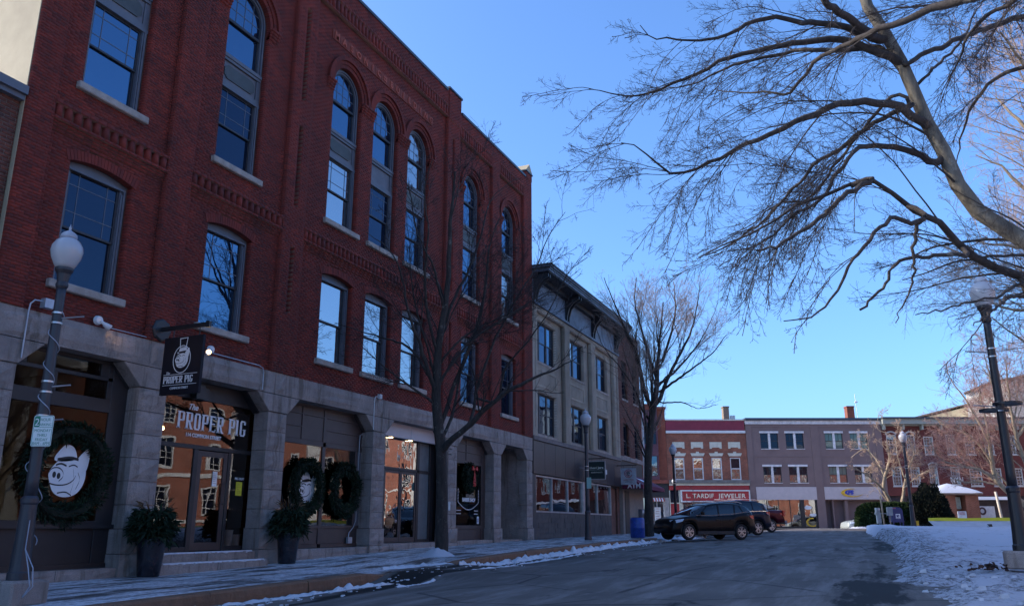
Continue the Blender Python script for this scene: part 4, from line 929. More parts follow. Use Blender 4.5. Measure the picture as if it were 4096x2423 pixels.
# pale sunlit building rising behind
k9 = 104/90; _u = np.array((.98, -.199, 0)); F90 = Fr(fw*104+rt*50*k9-_u*50*k9/.819, _u, (-.199, -.98, 0))
wb = thing('stone_building', tuple(F90(60, 0, 0)), 'pale sunlit stone hall with sloping roof rising behind the brick row', 'building')
mb = MB(F90); mb.prism([(x*k9/.819, z*k9) for x, z in ((44.6, 6), (75, 6), (75, 12.5), (50.0, 13.3), (49.9, 12.75), (45.0, 11.6))], -12, 0); mb.build('wall', M['stucco'], wb)
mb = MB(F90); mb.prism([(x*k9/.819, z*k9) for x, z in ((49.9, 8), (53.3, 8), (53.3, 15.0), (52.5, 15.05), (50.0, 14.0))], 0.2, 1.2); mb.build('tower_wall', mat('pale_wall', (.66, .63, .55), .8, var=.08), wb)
mb = MB(F90); mb.prism([(x*k9/.819, z*k9) for x, z in ((53.3, 8), (62, 8), (62, 16.6), (54, 15.1), (53.3, 14.6))], .2, 1.4); mb.build('shaded_wing', mat('wing_shade_grey', (.20, .19, .20), .9), wb)  # the wing's shade is put into its grey colour
mb = MB(F90); mb.prism([(x*k9/.819, z*k9) for x, z in ((44.4, 11.6), (49.95, 12.95), (49.95, 13.08), (44.4, 11.75))], -12, .2); mb.prism([(x*k9/.819, z*k9) for x, z in ((49.9, 14.0), (52.5, 15.1), (54, 15.2), (62, 16.7), (62, 16.9), (54, 15.35), (52.4, 15.2), (49.9, 14.15))], -4, 1.6); mb.build('roof', mat('dim_roof', (.10, .09, .085), .9), wb)

# ================================================================== HALL ACROSS THE PARK (seen in the shop windows)
FH = Fr((30, 0, 0), (0, -1, 0), (-1, 0, 0))
hall = thing('brick_hall', (30, 60, -.5), 'sunlit red brick hall with white trim, seen reflected in the shop windows', 'building')
bk_h = brickmat('hall_brick', (0, -1, 0), (.36, .11, .06), (.28, .08, .045), (.34, .24, .18))
hol = []
for k in range(30):
    c = -2-k*6.2; hol += [(c-.9, c+.9, 1.2, 3.8), (c-.9, c+.9, 5.4, 8.0), (c-.9, c+.9, 9.3, 11.4)]
mb = MB(FH); wallwin(mb, -190, 6, -1, 12.6, -.4, 0, hol); mb.box(-190, 6, -1, 12.6, -14, -1.2); mb.build('wall', bk_h, hall)
mb = MB(FH); mb.box(-190, 6, 12.6, 13.3, -14, .4); mb.box(-190, 6, .5, .8, -.2, .12); mb.box(-190, 6, 4.6, 4.95, -.2, .12)
for k in range(15): mb.box(-6.2-k*12.4, -4.1-k*12.4, -1, 12.6, 0, .3)
mb.build('white_trim', mat('hall_trim', (.60, .58, .53), .7), hall)
for h in hol:
    w = MB(FH); frame_box(w, *h, .16, -.2, .05, bot=.16); c = (h[0]+h[1])/2; w.box(c-.04, c+.04, h[2], h[3], -.15, -.05)
    for q in range(1, 4): zz = h[2]+(h[3]-h[2])*q/4; w.box(h[0], h[1], zz-.03, zz+.03, -.15, -.051)
    w = w.build('window', mat('hall_trim', (.72, .7, .64)), hall); MB(FH).quad(*h, -.12).build('pane', G_DK, w)
# ================================================================== GROUND
def grid(name, xs, ys, zf, m, parent=None, smooth_=True, kind='structure'):
    nx, ny = len(xs), len(ys); V = np.array([(x, y, zf(x, y)) for y in ys for x in xs])
    i, j = np.meshgrid(np.arange(nx-1), np.arange(ny-1)); a = (j*nx+i).ravel()
    o = link_mesh(name, V, np.c_[a, a+1, a+1+nx, a+nx], m, parent, smooth_)
    if kind: o['kind'] = kind
    return o
def nz(x, y, z=0., s=1.): return mnoise.noise(Vector((x*s, y*s, z)))
def fbm(x, y, z=0., s=1., o=4): return mnoise.fractal(Vector((x*s, y*s, z)), 1.0, 2.1, o)
def asphalt():
    b = NB('asphalt'); n = b.noise(.35, 5, .65); c = b.mix(b.ramp(n, [(.35, 0.), (.65, 1.)]), (.085, .073, .066), (.14, .122, .11))
    sp = b.noise(120, 2, .5); c = b.mix(b.ramp(sp, [(.4, 0.), (.75, .45)]), c, (.14, .125, .115))
    salt = b.ramp(b.noise(1.3, 6, .7, stretch=(1.6, .22, 1)), [(.47, 0.), (.66, 1.)]); c = b.mix(b.math('MULTIPLY', salt, .5), c, (.30, .27, .255))
    # wet dark patches near both kerbs and at random
    sx = b.n('ShaderNodeSeparateXYZ'); geo = b.n('ShaderNodeNewGeometry'); b.l(geo.outputs['Position'], sx.inputs[0])
    wn_ = b.noise(.9, 5, .7, vec=geo.outputs['Position'], stretch=(1.2, .25, 1))
    l = b.math('SUBTRACT', 1., b.math('DIVIDE', b.math('ABSOLUTE', b.math('ADD', sx.outputs[0], 9.6)), 1.6))
    r = b.math('SUBTRACT', 1., b.math('DIVIDE', b.math('ABSOLUTE', b.math('ADD', sx.outputs[0], .2)), .85))
    e = b.math('MAXIMUM', b.math('MAXIMUM', l, r), 0.)
    wet = b.ramp(b.math('ADD', b.math('MULTIPLY', e, .19), wn_), [(.60, 0.), (.68, 1.)])
    vo = b.n('ShaderNodeTexVoronoi', feature='DISTANCE_TO_EDGE'); vo.inputs['Scale'].default_value = .33; wp = b.n('ShaderNodeVectorMath', operation='ADD'); nn = b.n('ShaderNodeTexNoise'); nn.inputs['Scale'].default_value = 1.2; b.l(geo.outputs['Position'], wp.inputs[0]); b.l(nn.outputs['Color'], wp.inputs[1]); b.l(wp.outputs[0], vo.inputs['Vector'])
    cr = b.ramp(vo.outputs['Distance'], [(.0, 1.), (.016, 0.)]); c = b.mix(b.math('MULTIPLY', cr, b.ramp(b.noise(.6, 2), [(.40, 0.), (.48, .9)])), c, (.02, .018, .017))
    c = b.mix(wet, c, (.014, .013, .012))
    b.base(c); b.set(Roughness=.8); b.p.inputs['Specular IOR Level'].default_value = .2
    b.bump(b.noise(80, 3, .6), .35, .01); return b.m
AS = asphalt()
def snowmat(name, col=(.50, .51, .55), dirt=.0):
    b = NB(name); c = col
    if dirt:
        d_ = b.ramp(b.noise(2.6, 6, .75), [(.60-dirt*.15, 0.), (.68, 1.)]); c = b.mix(d_, col, (.10, .085, .07))
    b.base(c); b.set(Roughness=.65); b.p.inputs['Subsurface Weight'].default_value = .0
    b.bump(b.noise(11, 7, .75), .8, .04); return b.m
SN = snowmat('snow'); SND2 = snowmat('street_snow', (.62, .64, .68), .35); SND = snowmat('dirty_snow', (.5, .5, .53), .75)
def walkmat():
    b = NB('icy_pavement'); geo = b.n('ShaderNodeNewGeometry'); n = b.noise(1.5, 7, .72, vec=geo.outputs['Position'], stretch=(1.5, .32, 1), dist=.4)
    f = b.ramp(n, [(.43, 0.), (.49, .6), (.56, 1.)]); f2 = b.ramp(b.noise(14, 5, .75, vec=geo.outputs['Position'], stretch=(1.3, .6, 1)), [(.38, .25), (.55, 1.)]); f = b.mix(1., f, f2, 'MULTIPLY')
    b.base(b.mix(f, (.075, .063, .056), (.72, .70, .72))); b.set(Roughness=.55); b.bump(n, .6, .05); return b.m
WM = walkmat()
def lin(a, b, s): return list(np.arange(a, b, s))
ys = lin(-25, 9, 1.0)+lin(9, 40, .35)+lin(40, 100, 1.0)+[110, 140]
xs = [KX+.001]+lin(KX+.25, 3.2, .45)+[3.2]
grid('road', xs, ys, lambda x, y: road_z(x, y)+.012*fbm(x, y, 0, .5), AS)
# crossing street at the far end and wider ground
grid('terrain', lin(-400, 401, 40), lin(-200, 601, 40), lambda x, y: -2.2 if y < 0 else -1.2 if y < 90 else -.6, mat('frozen_ground', (.16, .15, .14), .95))
ysw = lin(-25, 8, .8)+lin(8, 36, .22)+lin(36, 56.01, .8)
def walk_z(x, y):
    t = (x+14.5)/(KX+14.5); drop = .9*(.19-kerbh(y)) if y < 22 else 0
    return G(y)+.012*fbm(x, y, 3, 1.2)-drop*max(0, (t-.35)/.65)*.9
grid('pavement', [-14.9, -14.4]+lin(-14.0, KX-.32, .3)+[KX-.30], ysw, walk_z, WM)
grid('cross_road', lin(-40, KX+.01, 3.0)+[KX], lin(56, 80, 2), lambda x, y: G(y)-.11, AS)
grid('far_pavement', lin(-32, 45, 4), lin(79, 125, 3), lambda x, y: -.09, mat('pale_concrete', (.30, .29, .28), .9), smooth_=False)
# kerb stones
kb = thing('kerb', (KX-.15, 20, G(20)), 'long granite kerb with rusty brown face between icy pavement and road', 'kerb')
y = -5.0; rs = random.Random(2)
while y < 56:
    L = rs.uniform(1.7, 2.6)
    y1 = min(y+L, 56); m0, m1 = kerbh(y), kerbh(y1)
    if max(m0, m1) > .03:
        mb = MB(WF); j = rs.uniform(-.012, .012)
        n = 4; vs = []; fs = []
        for i in range(n+1):
            yy = y+.008+(y1-y-.016)*i/n; zt = G(yy)-.9*(.19-kerbh(yy))*(yy < 22)*.6+.015; zb = G(yy)-.45
            a, b_2 = KX-.31+j, KX+.005+j
            vs += [(a, yy, zb), (a, yy, zt), (b_2-.03, yy, zt+rs.uniform(-.006, .006)), (b_2, yy, zt-.03), (b_2+.012+rs.uniform(-.008, .008), yy, (zt+zb)/2+.1), (b_2+.01, yy, zb)]
        for i in range(n):
            for k in range(5): fs.append((i*6+k, (i+1)*6+k, (i+1)*6+k+1, i*6+k+1))
        fs += [(5, 4, 3, 2, 1, 0), tuple(n*6+k for k in range(6))]
        mb.add(vs, fs, True); mb.build('kerb_stone', M['granite_brown'], kb)
    y = y1
# park snow (bank along the road, lumpy near the edge)
def psnow(x, y):
    e = xedge(y)+.35*nz(y*.9, 3.1)+.18*nz(y*3.1, 7.7); t = x-e
    z = park_z(x, y)
    z += .05*fbm(x, y, 1, .7)*min(1, max(0, t/1.2))+.055*fbm(x, y, 2, 2.9, 6)*math.exp(-max(0, t-.2)/2.5)+.03*fbm(x, y, 5, 6)*math.exp(-max(0, t)/4)
    z += .03*math.exp(-((t-.9)/.55)**2)*(.6+.8*nz(x, y, 9, .9))*(1 if y > 19 else .8)
    if y > 44: z += (.06*math.exp(-((t-1.0)/.9)**2)*smooth((y-44)/8))*(1.1+.7*nz(x, y, 4, .8))
    # trodden path and slush notch near the camera
    pn = math.exp(-((y-15.9-.25*x)/.55)**2)*smooth((3.8-x)/2)
    z -= .16*pn
    if t < 0: z = road_z(x, y)-.16
    elif t < .5: z = (road_z(x, y)-.03)*(1-t/.5)+z*(t/.5)
    return z
b = NB('park_snow'); geo = b.n('ShaderNodeNewGeometry'); P = geo.outputs['Position']; sx = b.n('ShaderNodeSeparateXYZ'); b.l(P, sx.inputs[0])
n1 = b.noise(1.6, 7, .75, vec=P, stretch=(1, .7, 1)); edge = b.math('MULTIPLY', b.math('SUBTRACT', 1., b.math('MINIMUM', 1., b.math('DIVIDE', b.math('MAXIMUM', b.math('SUBTRACT', sx.outputs[0], .2), 0.), 2.8))), .21)
near = b.math('MULTIPLY', b.math('LESS_THAN', sx.outputs[1], 46.), edge)
f = b.ramp(b.math('ADD', n1, near), [(.56, 0.), (.66, 1.)]); sp = b.ramp(b.noise(9, 6, .8, vec=P), [(.44, .0), (.56, 1.)])
b.base(b.mix(b.math('MULTIPLY', f, sp), (.50, .51, .56), (.06, .05, .045))); b.set(Roughness=.7); b.bump(b.noise(9, 8, .78, vec=P), 1.0, .06); PSN = b.m
grid('park_snow', lin(-1.0, 6, .13)+lin(6, 12, .5)+lin(12, 34, 2)+[34], lin(9, 30, .14)+lin(30, 48, .4)+lin(48, 68, .6), psnow, PSN)
grid('park_snow', lin(-2.8, 12, 1.2)+lin(12, 36, 3), lin(-25, 9.2, 3)+[9.2], lambda x, y: park_z(x, y)-.03 if x > xedge(y)+1 else road_z(x, y)-.06, PSN)
grid('lawn', lin(12, 35, 3), lin(20, 60, 4), lambda x, y: park_z(x, y)+.02, mat('winter_grass', (.07, .13, .03), .95))
# snow ridges and heaps
def ridge(name, pts, w, h, seed, m=SND2, step=.07, label=None):
    """pts [(x,y)] line on the road; ragged snow strip."""
    L = [0]
    for i in range(1, len(pts)): L.append(L[-1]+math.dist(pts[i], pts[i-1]))
    n = int(L[-1]/step); vs = []; K = 8
    for i in range(n+1):
        s_ = L[-1]*i/n; x = np.interp(s_, L, [p[0] for p in pts]); y_ = np.interp(s_, L, [p[1] for p in pts])
        ww = w*(.55+.9*abs(nz(s_*.8, seed)))*(math.sin(PI*min(1, (i+.5)/n))**.35)
        for k in range(K+1):
            t = k/K*2-1; xx = x+t*ww+.08*nz(s_*2, seed+5)+.05*t*nz(s_*7, seed+t*3); zz = max(0, (1-t*t))*h*(.25+1.6*abs(fbm(xx*3, y_*3, seed, 1.0, 6)))+.03*nz(xx*12, y_*12, seed)-.3*h*max(0, nz(xx*5, y_*5, seed+9))
            vs.append((xx, y_, road_z(max(KX+.01, xx), y_)-.012+zz*(0 if k in (0, K) else 1)))
    a = np.array([(i*(K+1)+k) for i in range(n) for k in range(K)])
    o = link_mesh(name, vs, np.c_[a, a+1, a+K+2, a+K+1], m, None, True, loc=vs[0]); o['kind'] = 'stuff'
    return o
ridge('kerb_snow', [(-9.75, 10.8), (-9.62, 12.6), (-9.65, 14.2), (-9.3, 15.4)], .16, .07, 1)
ridge('kerb_snow', [(-9.75, 8.6), (-9.6, 9.6), (-9.7, 10.4)], .22, .09, 11)
ridge('kerb_snow', [(-9.5, 18.6), (-9.6, 20.5), (-9.55, 24), (-9.5, 28), (-9.5, 33), (-9.3, 37), (-9.2, 40)], .34, .14, 2)
ridge('kerb_snow', [(-9.0, 21.0), (-8.7, 23.5), (-8.9, 26)], .18, .05, 3)
ridge('kerb_snow', [(-8.6, 17.4), (-8.2, 19.0), (-8.4, 20)], .12, .04, 4); ridge('kerb_snow', [(-9.4, 41), (-8.9, 43), (-8.8, 46)], .5, .2, 5)
ridge('kerb_snow', [(-10.6, 16.9), (-10.3, 18.6), (-9.9, 19.6)], .35, .06, 6); ridge('kerb_snow', [(-8.7, 14.4), (-8.5, 15.6)], .15, .03, 7)
def heap(name, c, r, h, seed, label, m=SN, cat='snow pile'):
    vs = []; K = 14; N = 30
    for k in range(K+1):
        for i in range(N):
            a = 2*PI*i/N; q = r*k/K*(1+.3*nz(math.cos(a)*1.5, math.sin(a)*1.5, seed)); x, y_ = c[0]+q*math.cos(a), c[1]+q*math.sin(a)
            t = k/K; vs.append((x, y_, c[2]+h*(1-t)**1.3*(1+.35*fbm(x*3, y_*3, seed))-.03*t))
    a = np.array([(k*N+i, k*N+(i+1) % N, (k+1)*N+(i+1) % N, (k+1)*N+i) for k in range(K) for i in range(N)])
    o = link_mesh(name, vs, a, m, None, True, loc=c); tag(o, label, cat); return o
heap('snow_heap', (-11.72, 21.55, G(21.6)), .62, .26, 3, 'small snow heap round the base of the nearer street tree')
heap('snow_heap', (-9.9, 41.0, G(41)-.02), .9, .32, 8, 'broken snow heap at the kerb beside the blue barrel')
# lumps of frozen snow by the near right
rs = random.Random(8); mb = MB(WF)
for k in range(70):
    x, y_ = rs.uniform(.3, 3.6), rs.uniform(11.5, 17.5); s_ = rs.uniform(.02, .07); z = psnow(x, y_)
    v = [(x+s_*rs.uniform(.6, 1.3)*a, y_+s_*rs.uniform(.6, 1.3)*b_3, z+s_*.7*c_) for a, b_3, c_ in ((-1, -1, -.4), (1, -1, -.4), (1, 1, -.4), (-1, 1, -.4), (-.7, -.7, 1), (.6, -.8, .9), (.7, .6, 1.1), (-.6, .7, .8))]
    mb.add(v, [(3, 2, 1, 0), (4, 5, 6, 7), (0, 1, 5, 4), (1, 2, 6, 5), (2, 3, 7, 6), (3, 0, 4, 7)], True)
for k in range(420):
    y_ = rs.uniform(9, 44); x = rs.choice([rs.gauss(-9.45, .25), rs.gauss(-9.1, .5)]); s_ = rs.uniform(.008, .035); z = road_z(max(x, KX+.01), y_)
    if x < KX+.05: continue
    v = [(x+s_*rs.uniform(.6, 1.3)*a, y_+s_*rs.uniform(.6, 1.6)*b_3, z+s_*.6*c_) for a, b_3, c_ in ((-1, -1, -.4), (1, -1, -.4), (1, 1, -.4), (-1, 1, -.4), (-.7, -.7, 1), (.6, -.8, .9), (.7, .6, 1.1), (-.6, .7, .8))]
    mb.add(v, [(3, 2, 1, 0), (4, 5, 6, 7), (0, 1, 5, 4), (1, 2, 6, 5), (2, 3, 7, 6), (3, 0, 4, 7)], True)
o = mb.build('ice_crumbs', SN); o['kind'] = 'stuff'
# leaf litter clump at the near right lamp
# ================================================================== TREES
def bark(name, c1, c2, sc=8):
    b = NB(name); n = b.noise(sc, 6, .75, stretch=(1, 1, .25)); c = b.mix(b.ramp(n, [(.35, 0.), (.65, 1.)]), c1, c2)
    li = b.ramp(b.noise(3.2, 5, .8), [(.60, 0.), (.66, 1.)]); c = b.mix(b.math('MULTIPLY', li, .35), c, (.30, .30, .27))
    b.base(c); b.set(Roughness=.9); b.bump(n, .7, .03); return b.m
BK_D = bark('shade_dark_bark', (.018, .015, .014), (.055, .045, .040)); BK_G = bark('sunlit_grey_bark', (.04, .036, .032), (.17, .155, .125), 5); BK_T = bark('tan_bark', (.20, .15, .10), (.42, .34, .24))
TW_D = mat('dark_twig', (.022, .016, .016), .9); TW_R = mat('red_twig', (.16, .075, .06), .9); TW_T = mat('tan_twig', (.42, .29, .21), .9); TW_P = mat('pink_twig', (.34, .20, .17), .9)
def resample(P, K):
    P = np.asarray(P, float); # catmull through points
    seg = np.r_[0, np.cumsum(np.linalg.norm(np.diff(P, axis=0), axis=1))]; t = np.linspace(0, seg[-1], K+1)
    try_ = []
    for d_ in range(3):
        m = np.gradient(P[:, d_], seg); o = []
        for s_ in t:
            i = min(len(seg)-2, max(0, np.searchsorted(seg, s_)-1)); h = seg[i+1]-seg[i]; u = (s_-seg[i])/h
            o.append((2*u**3-3*u**2+1)*P[i, d_]+(u**3-2*u**2+u)*h*m[i]+(-2*u**3+3*u**2)*P[i+1, d_]+(u**3-u**2)*h*m[i+1])
        try_.append(o)
    return np.array(try_).T
def tubes(P, Rd, n):     # P (N,K,3), Rd (N,K) -> verts, quads
    N, K, _ = P.shape; T = np.gradient(P, axis=1); T /= np.linalg.norm(T, axis=2, keepdims=True)+1e-9
    ref = np.array((.31, .52, .79)); a = np.cross(T, ref); a /= np.linalg.norm(a, axis=2, keepdims=True)+1e-9; b_ = np.cross(T, a)
    ang = np.arange(n)*2*PI/n
    V = P[:, :, None, :]+(a[:, :, None, :]*np.cos(ang)[None, None, :, None]+b_[:, :, None, :]*np.sin(ang)[None, None, :, None])*Rd[:, :, None, None]
    i = np.arange(N)[:, None, None]*K*n; k = np.arange(K-1)[None, :, None]*n; j = np.arange(n)[None, None, :]; jn = (j+1) % n
    Q = np.stack(np.broadcast_arrays(i+k+j, i+k+jn, i+k+n+jn, i+k+n+j), -1).reshape(-1, 4)
    return V.reshape(-1, 3), Q
def grow(par, pr, count, K, len_f, rad_f, ang, droop, wig, rg, t0=.2, t1=1., up=0., bias=None, maxl=99., cw=None, plen=None, minr=.002, phototropy=0.):
    """par (N,Kp,3), pr (N,Kp): spawn count children along each parent."""
    N, Kp, _ = par.shape; seg = np.linalg.norm(np.diff(par, axis=1), axis=2); Ls = seg.sum(1)
    cnt = rg.poisson((1. if cw is None else np.array(cw))*np.maximum(.01, count*(Ls/np.mean(Ls))**1.0 if len(Ls) > 1 else np.array([count]))); idx = np.repeat(np.arange(N), cnt); n = len(idx)
    if n == 0: return np.zeros((0, K+1, 3)), np.zeros((0, K+1))
    t = rg.uniform(t0, t1, n)**.9; f = t*(Kp-1); i0 = np.minimum(f.astype(int), Kp-2); w = (f-i0)[:, None]
    S = par[idx, i0]*(1-w)+par[idx, i0+1]*w; D = par[idx, i0+1]-par[idx, i0]; D /= np.linalg.norm(D, axis=1, keepdims=True)+1e-9
    r0 = (pr[idx, i0]*(1-w[:, 0])+pr[idx, i0+1]*w[:, 0])
    q = rg.normal(size=(n, 3)); q -= D*(q*D).sum(1, keepdims=True); q /= np.linalg.norm(q, axis=1, keepdims=True)+1e-9
    a = rg.normal(ang, ang*.25, n)[:, None]; d_ = D*np.cos(a)+q*np.sin(a)
    if bias is not None: d_ = d_+np.asarray(bias)
    d_[:, 2] += up; d_ /= np.linalg.norm(d_, axis=1, keepdims=True)
    L = Ls[idx]*len_f*rg.uniform(.45, 1.25, n)*(1.15-.75*t); L = np.minimum(L, maxl*rg.uniform(.6, 1.1, n)); rr = np.maximum(minr, np.minimum(r0*.75, r0*rad_f*rg.uniform(.7, 1.2, n)))
    P = np.zeros((n, K+1, 3)); P[:, 0] = S; st = (L/K)[:, None]
    for k in range(K):
        d_ = d_+rg.normal(scale=wig, size=(n, 3)); fr_ = k/K
        d_[:, 2] += -droop*(1 if fr_ < .6 else -.5)+phototropy; d_ /= np.linalg.norm(d_, axis=1, keepdims=True); P[:, k+1] = P[:, k]+d_*st
    taper = 1-.8*np.linspace(0, 1, K+1)[None, :]
    return P, np.maximum(minr*.7, rr[:, None]*taper)
def tree(name, limbs, radii, label, levels, bm, tm, seed, Kl=22, group=None, cat='tree', loc=None, trunk_n=14, ntrunk=1, lm=None):
    """limbs: list of polylines; first is the trunk. levels: dicts for grow."""
    rg = np.random.default_rng(seed); fixed = [limbs[0]]; pts = resample(limbs[0], 60)
    for p in limbs[1:]:
        q = np.array(p[0]); dd = np.linalg.norm(pts-q, axis=1); i = dd.argmin()
        if len(fixed) >= ntrunk and .02 < dd[i] < 1.2: p = [tuple(pts[i])]+list(p) if dd[i] > .12 else [tuple(pts[i])]+list(p[1:])
        fixed.append(p); pts = np.vstack([pts, resample(p, 30)])
    L = np.array([resample(p, Kl) for p in fixed])
    L[:, 1:-1] += rg.normal(scale=.012, size=L[:, 1:-1].shape)
    Rr = np.array([np.interp(np.linspace(0, 1, Kl+1), np.linspace(0, 1, len(r)), r) for r in radii])
    t = thing(name, tuple(loc if loc is not None else L[0, 0]), label, cat, group)
    V, Q = tubes(L[:ntrunk], Rr[:ntrunk], trunk_n); link_mesh('trunk', V, Q, bm, t, True)
    if len(L) > ntrunk:
        for k in range(ntrunk, len(L)):
            V, Q = tubes(L[k:k+1], Rr[k:k+1], 9); link_mesh('limb', V, Q, lm or bm, t, True)
    par, pr = L, Rr; cl = {}
    for li, lv in enumerate(levels):
        src = lv.pop('src', None); pp, qq = (par, pr) if src is None else cl[src]
        par, pr = grow(pp, qq, rg=rg, **lv); cl[li] = (par, pr)
        if len(par) == 0: continue
        n = 6 if li == 0 else 4 if li == 1 else 3; V, Q = tubes(par, pr, n)
        o = link_mesh('branches' if li < 1 else 'twigs', V, Q, (lm or bm) if li < 1 else tm, t, li < 2); o['kind'] = 'stuff'
    return t
